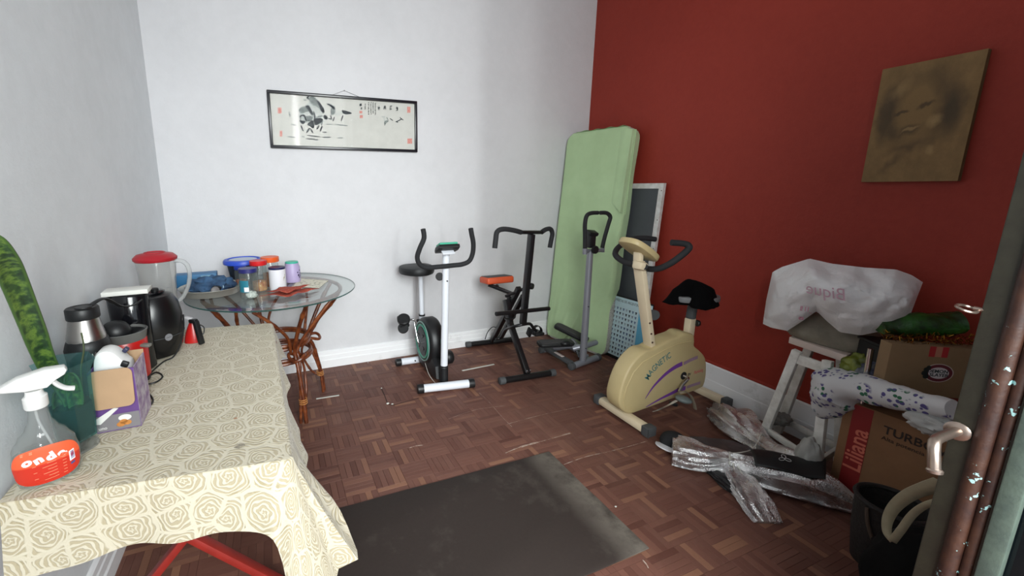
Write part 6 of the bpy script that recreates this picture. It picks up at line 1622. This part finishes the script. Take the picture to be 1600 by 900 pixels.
tag(noisy_tube([WX(1318, 585, 2.50), WX(1345, 585, 2.48), WX(1378, 583, 2.46)], [0.03, 0.05, 0.04], 9.0, 0.2).build('grey_floral_bundle', mat('grey_floral', (124, 128, 128), 0.9, col2=(56, 58, 84), vscale=26), origin=WX(1345, 585, 2.48), smooth=60), 'bunched grey floral fabric behind the flowered cloth', 'cloth')
tag(lump(WX(1462, 660, 2.28)+V((0, 0, -0.035)), 0.04, 0.08, 0.045, 6.1, 0.3, flat=False).build('white_cloth', mat('dull_white_cloth', (186, 186, 184), 0.9, var=0.15, vscale=20), origin=WX(1462, 660, 2.28), smooth=60), 'crumpled plain white cloth hanging over the printed box front', 'cloth')
tag(lump((2.345, 1.005, 0.0), 0.05, 0.06, 0.155, 7.7, 0.12).build('grey_plastic_bag', mat('grey_film', (168, 168, 164), 0.5, var=0.2, vscale=16), origin=(2.345, 1.005, 0.0), smooth=60), 'standing grey plastic bag beside the white stool legs', 'bag')
mb = MB(); q = WX(1361, 590, 2.42); mb.cyl((q.x, q.y, 0.0), WX(1361, 545, 2.42), 0.011, 14)
tag(mb.build('metal_tube', M_CHR, origin=(q.x, q.y, 0)), 'thin upright chrome tube beside the white stool', 'tube')

# ---- green wrapped bundle and gold tinsel on top of the sticker box
T1 = A1+V((0, 0, H1))
M_GRN = mat('green_foil', (44, 104, 34), 0.3, col2=(24, 44, 22), vscale=14, bump=0.4, bscale=40, bdist=0.01)
gb = noisy_tube([T1+f1*0.04+g1v*0.13+V((0, 0, 0.035)), T1+f1*0.12+g1v*0.13+V((0, 0, 0.048)), T1+f1*0.22+g1v*0.12+V((0, 0, 0.060)), T1+f1*0.30+g1v*0.11+V((0, 0, 0.075))], [0.03, 0.045, 0.05, 0.05], 5.0, 0.2)
tag(gb.build('green_bundle', M_GRN, origin=T1+f1*0.15+g1v*0.12+V((0, 0, 0.06)), smooth=45), 'shiny green wrapped bundle lying on the sticker box', 'bundle')
rng = random.Random(11); mb = MB()
for i in range(420):
    c_ = T1+f1*rng.uniform(0.0, 0.34)+g1v*rng.uniform(0.005, 0.07)+V((0, 0, rng.uniform(0.003, 0.034)))
    d = V((rng.uniform(-1, 1), rng.uniform(-1, 1), rng.uniform(-0.5, 1))).normalized()*rng.uniform(0.010, 0.022); w = d.cross(V((rng.uniform(-1, 1), rng.uniform(-1, 1), 1))).normalized()*0.0012
    if c_.z+d.z < T1.z+0.002: d.z = abs(d.z)
    mb.add([c_-w, c_+w, c_+d+w, c_+d-w], [(0, 1, 2, 3)])
ob = mb.build('gold_tinsel', mat('gold_tinsel', (168, 126, 40), 0.25, 0.9, col2=(110, 70, 24), vscale=30), origin=T1, smooth=0, kind='stuff')
tag(ob, 'dull gold tinsel along the front edge of the sticker box', 'tinsel')

# ---- silver foil sunshades rolled and tied
t = NT('silver_foil'); p = t.coords('Object')
t.put(t.b.inputs['Base Color'], t.ramp(t.noise(9, 4, 0.6, p), [(0.3, lin((196, 194, 194))), (0.7, lin((238, 238, 240)))])); t.b.inputs['Metallic'].default_value = 0.95
t.put(t.b.inputs['Roughness'], t.math('ADD', 0.16, t.math('MULTIPLY', t.noise(13, 4, 0.6, p), 0.24)))
wv = t.n.new('ShaderNodeTexVoronoi'); wv.inputs['Scale'].default_value = 210; t.l.new(p, wv.inputs['Vector'])
t.bump(t.math('ADD', t.math('MULTIPLY', t.noise(26, 5, 0.6, p), 1.6), t.math('MULTIPLY', wv.outputs['Distance'], 0.5)), 0.6, 0.007)
M_FOIL = t.m
M_BPVC = mat('black_backing', (20, 21, 23), 0.5, var=0.2)
def foil(path, wid, hei, seed, amp=0.16, n=40, k=10, sharp=2.6):
    """a flattened roll: half-width and height along a path on the floor, with folds running lengthwise"""
    P = cr([V(q) for q in path], k); W_ = cr([V((a, b, 0)) for a, b in zip(wid, hei)], k); m = len(P); vv = []; ff = []
    for i, q in enumerate(P):
        d = (P[min(i+1, m-1)]-P[max(i-1, 0)]); d.z = 0; d.normalize(); s_ = V((d.y, -d.x, 0))
        for j in range(n):
            a = 2*PI*j/n; ca, sa = math.cos(a), math.sin(a)
            x = abs(ca)**0.8*(1 if ca > 0 else -1)*W_[i].x; z = W_[i].y*(0.5+0.5*(abs(sa)**0.8)*(1 if sa > 0 else -1))
            u_ = i/m*3.0
            f_ = 1+amp*1.6*nz((ca*sharp+seed, sa*sharp, u_*0.8))+amp*abs(nz((ca*sharp*2.3, sa*sharp*2.3+seed, u_*1.6)))
            x *= f_; z = max(0.002, z*f_)
            vv.append(q+s_*x+V((0, 0, z)))
    for i in range(m-1):
        for j in range(n): ff.append((i*n+j, i*n+(j+1) % n, (i+1)*n+(j+1) % n, (i+1)*n+j))
    ff.append(tuple(range(n-1, -1, -1))); ff.append(tuple((m-1)*n+j for j in range(n)))
    return MB().add(vv, ff)
fa_ = thing('foil_sunshade', 'silver foil roll tied with white string lying nearest the mat', 'sunshade', (2.08, 1.1, 0))
foil([(1.905, 1.375, 0), (1.98, 1.285, 0), (2.070, 1.190, 0.01), (2.14, 1.09, 0), (2.22, 0.98, 0), (2.29, 0.88, 0), (2.35, 0.795, 0)], [0.10, 0.085, 0.045, 0.075, 0.082, 0.07, 0.03], [0.075, 0.085, 0.085, 0.11, 0.12, 0.10, 0.04], 2.0, 0.26).build('foil_roll', M_FOIL, fa_, smooth=32)
foil([(2.055, 1.185, 0), (2.00, 1.09, 0), (1.945, 1.00, 0), (1.90, 0.905, 0)], [0.035, 0.055, 0.06, 0.05], [0.07, 0.07, 0.06, 0.012], 7.0, 0.24).build('foil_tail', M_FOIL, fa_, smooth=32)
foil([(1.985, 1.215, 0), (1.975, 1.12, 0), (1.965, 1.04, 0)], [0.03, 0.05, 0.035], [0.03, 0.036, 0.02], 11.0, 0.15).build('black_backing', M_BPVC, fa_, smooth=32)
def string(pts, root, nm='string'): return MB().tube(cr(pts, 6), 0.0028, 6).build(nm, mat('white_string', (206, 204, 196), 0.8), root)
K = V((2.070, 1.190, 0.092))
string([K+V((-0.055, -0.035, -0.085)), K+V((-0.045, -0.03, -0.03)), K+V((-0.02, -0.012, 0.006)), K+V((0.02, 0.014, 0.010)), K+V((0.05, 0.035, -0.03))], fa_)
string([K, K+V((-0.04, -0.05, -0.02)), K+V((-0.075, -0.08, -0.07)), K+V((-0.085, -0.11, -0.088))], fa_, 'string_end')
string([K, K+V((-0.02, -0.06, -0.02)), K+V((-0.05, -0.12, -0.06)), K+V((-0.075, -0.145, -0.088))], fa_, 'string_end')
fb_ = thing('foil_sunshade', 'silver foil roll with a black strip lying against the white stool', 'sunshade', (2.38, 1.25, 0))
foil([(2.50, 1.545, 0), (2.465, 1.46, 0), (2.43, 1.36, 0), (2.385, 1.235, 0.01), (2.34, 1.12, 0), (2.31, 1.01, 0), (2.30, 0.93, 0)], [0.06, 0.085, 0.085, 0.05, 0.055, 0.05, 0.03], [0.10, 0.13, 0.125, 0.09, 0.12, 0.12, 0.08], 4.0, 0.22).build('foil_roll', M_FOIL, fb_, smooth=32)
foil([(2.08, 1.385, 0), (2.15, 1.32, 0), (2.22, 1.25, 0), (2.30, 1.20, 0)], [0.09, 0.10, 0.09, 0.05], [0.03, 0.045, 0.05, 0.05], 9.0, 0.16).build('foil_flap', mat('dull_foil', (112, 108, 110), 0.45, 0.7, var=0.2), fb_, smooth=32)
K2 = V((2.385, 1.235, 0.098)); string([K2+V((-0.07, -0.02, -0.06)), K2+V((-0.035, -0.01, 0.0)), K2+V((0.01, 0.004, 0.012)), K2+V((0.05, 0.02, -0.02))], fb_)
string([K2+V((-0.03, -0.01, 0.0)), K2+V((-0.12, -0.035, -0.02)), K2+V((-0.22, -0.04, -0.012)), K+V((0.02, 0.01, 0.006))], fb_, 'string_end')
# black strip with a three-loop emblem
E1, E2, E3, E4 = WZ(1172, 702, 0.140), WZ(1290, 718, 0.145), WZ(1290, 750, 0.130), WZ(1180, 728, 0.125)
mb = MB(); mb.grid(lambda a, b: (E1*(1-a)+E2*a)*(1-b)+(E4*(1-a)+E3*a)*b+V((0, 0, 0.012*math.sin(PI*b)+0.006*math.sin(a*7))), 20, 8); bs_ = mb.build('black_strip', M_BPVC, fb_, smooth=60, solid=0.004)
mb = MB(); LCc = (E1+E2*1.0+E3+E4)/4+V((-0.012, 0.012, 0.021))
ax1 = (E2-E1).normalized(); ax2 = (E1-E4).normalized()
for k in range(3):
    a0 = 2*PI*k/3+PI/2; dd_ = ax1*math.cos(a0)+ax2*math.sin(a0); pp_ = ax1*-math.sin(a0)+ax2*math.cos(a0)
    mb.tube([LCc+dd_*(0.014+0.013*math.cos(w))+pp_*(0.0085*math.sin(w)) for w in [2*PI*i/18 for i in range(18)]], 0.0011, 5, closed=True)
mb.build('emblem', mat('emblem_white', (206, 208, 208), 0.5), bs_, kind='stuff')
# ---- cap
kc2 = V((1.985, 1.455, 0))
cp = thing('baseball_cap', 'black cap with a white brim at the end of the foil roll', 'cap', kc2)
mb = MB(); mb.ball(kc2+V((0.02, -0.012, 0.028)), (0.072, 0.062, 0.060), rot=(0.2, 0.2, -0.6)); 
for i, v_ in enumerate(mb.v): mb.v[i] = V((v_.x, v_.y, max(v_.z, 0.003)))
mb.build('crown', mat('cap_black', (18, 19, 22), 0.85), cp)
br_d = V((-0.8, -0.1, 0)).normalized(); br_s = V((-br_d.y, br_d.x, 0))
mb = MB(); mb.grid(lambda a, b: kc2+V((0.0, -0.02, 0.0))+br_d*(0.02+0.085*b*math.sqrt(max(0, 1-(2*a-1)**2*0.85)))+br_s*((2*a-1)*0.062)+V((0, 0, 0.022+0.016*b-0.014*(2*a-1)**2)), 18, 8); mb.build('brim', mat('cap_white', (224, 226, 230), 0.7), cp, smooth=70, solid=0.004)

# ---- black basket and shoulder bag with a cream strap, near the door
bs0 = V((2.075, 0.625, 0))
bk_ = thing('wicker_basket', 'dark round wicker basket standing before the big printed box', 'basket', bs0)
M_WICK = mat('dark_wicker', (16, 13, 12), 0.75, col2=(28, 21, 18), vscale=60, bump=0.6, bscale=90, bdist=0.006)
mb = MB(); mb.lathe([(0.07, 0.0), (0.08, 0.01), (0.095, 0.14), (0.100, 0.27), (0.094, 0.27), (0.088, 0.14), (0.072, 0.02), (0.003, 0.02)], bs0, 40)
ax_ = V((0.0, 0.0, 1.0))
mb.build('woven_wall', M_WICK, bk_)
mb = MB(); mb.tube([bs0+V((0.098*math.cos(a), 0.098*math.sin(a), 0.272)) for a in [2*PI*i/40 for i in range(40)]], 0.009, 8, closed=True); mb.build('rim', M_WICK, bk_)
mb = MB(); mb.tube(cr([bs0+V((-0.10, 0.03, 0.26)), bs0+V((-0.106, 0.015, 0.20)), bs0+V((-0.10, -0.02, 0.12)), bs0+V((-0.07, -0.06, 0.05))], 6), 0.006, 8); mb.build('handle', mat('wicker_pale', (70, 56, 46), 0.7), bk_)
sg = V((1.90, 0.475, 0))
sbg = thing('shoulder_bag', 'black shoulder bag with a loose cream strap beside the door', 'bag', sg)
lump(sg, 0.125, 0.135, 0.215, 12.0, 0.10).build('bag_body', mat('bag_black', (9, 9, 9), 0.95, bump=0.3, spec=0.2), sbg, smooth=60)
def ribbon(pts, w, nm, m, root, up=(0, 0, 1)):
    P = cr(pts, 8); vv = []
    for i, q_ in enumerate(P):
        d = (P[min(i+1, len(P)-1)]-P[max(i-1, 0)]).normalized(); s_ = d.cross(V(up)).normalized()
        k_ = i/(len(P)-1); ww = w[0]+(w[1]-w[0])*k_; vv += [q_+s_*ww, q_-s_*ww]
    return MB().add(vv, [(2*i, 2*i+1, 2*i+3, 2*i+2) for i in range(len(P)-1)]).build(nm, m, root, smooth=70, solid=0.003)
M_STRAP = mat('cream_webbing', (170, 164, 138), 0.85, var=0.1, vscale=40)
ribbon([WX(1475, 755, 1.70), WX(1450, 762, 1.73), WX(1420, 774, 1.76), WX(1398, 792, 1.78), WX(1387, 812, 1.79), WX(1386, 832, 1.79), WX(1394, 846, 1.78)], (0.022, 0.008), 'strap', M_STRAP, sbg, (1, 0.4, 0.3))
ribbon([WX(1394, 846, 1.78), WX(1408, 828, 1.75), WX(1425, 805, 1.73), WX(1445, 790, 1.70), WX(1475, 780, 1.68)], (0.010, 0.008), 'strap', M_STRAP, sbg, (1, 0.4, 0.3))

# ================================================================== THE OPEN DOOR ON THE RIGHT
dr = thing('glazed_door', 'dark green and brown glazed door with flaking paint standing open', 'door', (1.2, -0.1, 0))
DXp = 1.2; DT = 0.042; YE = 0.313; YH = FY+0.03; DHt = 2.55
def paint_mat(nm, base, under, chips, fac):
    t = NT(nm); p = t.pos()
    n1 = t.noise(16, 6, 0.7, p); n2 = t.noise(55, 3, 0.6, p)
    c = t.mix(t.ramp(n1, [(0.42, (0, 0, 0, 1)), (0.60, (1, 1, 1, 1))]), base, under)
    c = t.mix(t.ramp(n2, [(0.66-fac, (0, 0, 0, 1)), (0.69-fac, (1, 1, 1, 1))]), c, chips)
    t.put(t.b.inputs['Base Color'], c); t.b.inputs['Roughness'].default_value = 0.5; t.bump(t.math('ADD', n1, n2), 0.3, 0.003)
    return t.m
M_DOL = paint_mat('olive_paint', lin((46, 44, 34)), lin((38, 35, 27)), lin((100, 140, 140)), -0.08)
M_DBR = paint_mat('brown_paint', lin((44, 23, 18)), lin((62, 36, 24)), lin((150, 190, 190)), 0.015)
M_DGG = paint_mat('grey_green_paint', lin((84, 97, 88)), lin((72, 84, 78)), lin((110, 126, 118)), -0.05)
def dbox(y0, y1, z0, z1, x0, x1, nm, m, bev=0.003, root=dr): return MB().box(((x0+x1)/2, (y0+y1)/2, (z0+z1)/2), (x1-x0, y1-y0, z1-z0), None, bev).build(nm, m, root)
dbox(0.222, YE, 0.01, DHt, DXp, DXp+DT, 'stile', M_DOL)
dbox(YH, YH+0.09, 0.01, DHt, DXp, DXp+DT, 'stile', M_DOL)
for (za_, zb_) in ((0.01, 0.58), (0.90, 0.92), (DHt-0.11, DHt)):  # bottom one, out of view, made tall and solid to shade the floor beyond
    if zb_-za_ > 0.05: dbox(YH+0.09, 0.222, za_, zb_, DXp, DXp+DT, 'rail', M_DOL)
mb = MB()
for (yy_, r_, xo) in ((0.272, 0.013, 0.0), (0.252, 0.009, 0.004)):
    mb2 = MB(); mb2.cyl((DXp+xo, yy_, 0.02), (DXp+xo, yy_, DHt-0.02), r_, 12); mb2.build('moulding', M_DBR, dr)
dbox(0.214, 0.240, 0.58, DHt-0.11, DXp-0.010, DXp+0.012, 'glazing_bead', M_DGG)
MB().box((DXp+0.022, (YH+0.09+0.222)/2, (0.58+DHt-0.11)/2), (0.004, 0.222-YH-0.09+0.01, DHt-0.69)).build('glass_pane', glass('door_glass', (84, 98, 102), 0.05, 0.2, (40, 50, 56), ior=1.5), dr, smooth=0)
# lever handle
hz = WX(1497, 673, DXp); M_NICK = mat('worn_nickel', (176, 158, 146), 0.28, 0.9, var=0.2, vscale=50)
hr = V((DXp, hz.y, hz.z))
mb = MB(); mb.lathe([(0.017, 0), (0.018, 0.004), (0.012, 0.008)], hr, 20, axis=(-1, 0, 0)); le = mb.build('rosette', M_NICK, dr)
mb = MB(); mb.tube(cr([hr, hr+V((-0.040, 0.0, 0.002)), hr+V((-0.084, 0.0, 0.002)), hr+V((-0.098, -0.003, -0.006)), hr+V((-0.104, -0.008, -0.026)), hr+V((-0.106, -0.012, -0.046))], 5), 0.0085, 12); mb.build('lever', M_NICK, le)
mb = MB(); mb.lathe([(0.009, 0), (0.011, 0.003), (0.010, 0.008), (0.004, 0.010)], hr+V((-0.106, -0.012, -0.044)), 14, axis=(-0.1, -0.25, -1)); mb.build('lever_tip', M_NICK, le)
rg_ = WX(1521, 483, DXp-0.004)
mb = MB(); mb.tube([rg_+V((0.018*math.cos(a)-0.006, 0.012*math.sin(a)+0.006, 0.004*math.sin(a))) for a in [2*PI*i/24 for i in range(24)]], 0.0026, 8, closed=True); mb.build('ring_pull', M_NICK, dr)
mb = MB(); mb.cyl((DXp+0.004, YE-0.005, rg_.z), (DXp+0.004, YE+0.010, rg_.z), 0.004, 8); mb.build('ring_eye', M_NICK, dr)

# ================================================================== LITTER AND WEAR ON THE FLOOR
def floor_strip(name, label, cat, a, b, w, m, h=0.003):
    a = WZ(*a); b = WZ(*b); c_ = (a+b)/2
    mb = MB(); mb.beam(a+V((0, 0, h/2+0.0005)), b+V((0, 0, h/2+0.0005)), w, h, 0.0006); return tag(mb.build(name, m, origin=c_), label, cat)
M_LATH = mat('white_lath', (206, 204, 196), 0.6, var=0.12, vscale=30)
floor_strip('white_strip', 'thin white plastic strip on the parquet between the two back machines', 'strip', (722, 579.5), (772, 569.5), 0.016, M_LATH)
floor_strip('white_strip', 'thin white plastic strip on the parquet at the rattan table feet', 'strip', (494, 623.5), (530, 618), 0.014, M_LATH)
M_DUST = mat('plaster_dust', (186, 172, 160), 0.95, col2=(150, 116, 100), vscale=60)
def dust(pts, w, seed):
    P = cr([WZ(*q_, 0.0) for q_ in pts], 10); vv = []; m = len(P)
    for i, q_ in enumerate(P):
        d = (P[min(i+1, m-1)]-P[max(i-1, 0)]).normalized(); s_ = V((-d.y, d.x, 0)); ww = w*max(0.12, 0.5+0.9*nz((q_.x*30+seed, q_.y*30, seed)))
        vv += [q_+s_*ww+V((0, 0, 0.0007)), q_-s_*ww*0.8+V((0, 0, 0.0007))]
    return MB().add(vv, [(2*i, 2*i+1, 2*i+3, 2*i+2) for i in range(m-1)]).build('plaster_dust', M_DUST, FLOOR, smooth=0)
dust([(790, 708), (812, 699), (845, 690), (870, 683), (891, 677)], 0.008, 1.0)
dust([(881, 726), (915, 714), (950, 706), (985, 697), (1012, 689)], 0.0035, 2.0)
dust([(749, 614), (765, 629), (783, 650), (800, 667)], 0.0018, 3.0)
dust([(700, 655), (745, 640), (790, 634)], 0.0018, 4.0)
dust([(640, 700), (650, 697), (660, 696)], 0.009, 5.0)
dust([(1004, 875), (1010, 882), (1013, 888)], 0.003, 6.0)
dust([(792, 663), (840, 650), (885, 640), (925, 632)], 0.0022, 7.0)
M_CRK = mat('dark_crack', (40, 24, 20), 0.9)
P = [WZ(*q_) for q_ in [(596, 607), (601, 618), (606, 630), (614, 633), (632, 628), (655, 622)]]
MB().tube(cr([q_+V((0, 0, 0.0003)) for q_ in P], 5), 0.0028, 5, squash=(0.4, 1)).build('floor_crack', M_CRK, FLOOR)
rng = random.Random(4)
for (u, v, s_, lbl) in ((596, 607, 0.006, 'white plaster crumb at the upper end of the dark floor crack'), (606, 631, 0.010, 'largest white plaster crumb at the bend of the dark floor crack'), (613, 632, 0.008, 'white plaster crumb just right of the largest crumb at the crack'),
                        (575, 567, 0.005, 'white plaster crumb by the back baseboard left of the white bike'), (962, 792, 0.005, 'white plaster crumb on the parquet right of the rubber mat')):
    q_ = WZ(u, v); mb = lump(q_+V((0, 0, 0.0008)), s_, s_*0.8, s_*0.5, rng.uniform(0, 9), 0.35, nu=10, nv=6)
    o_ = mb.build('plaster_crumb', M_LATH, origin=q_); tag(o_, lbl, 'crumb', 'plaster crumbs on the floor')
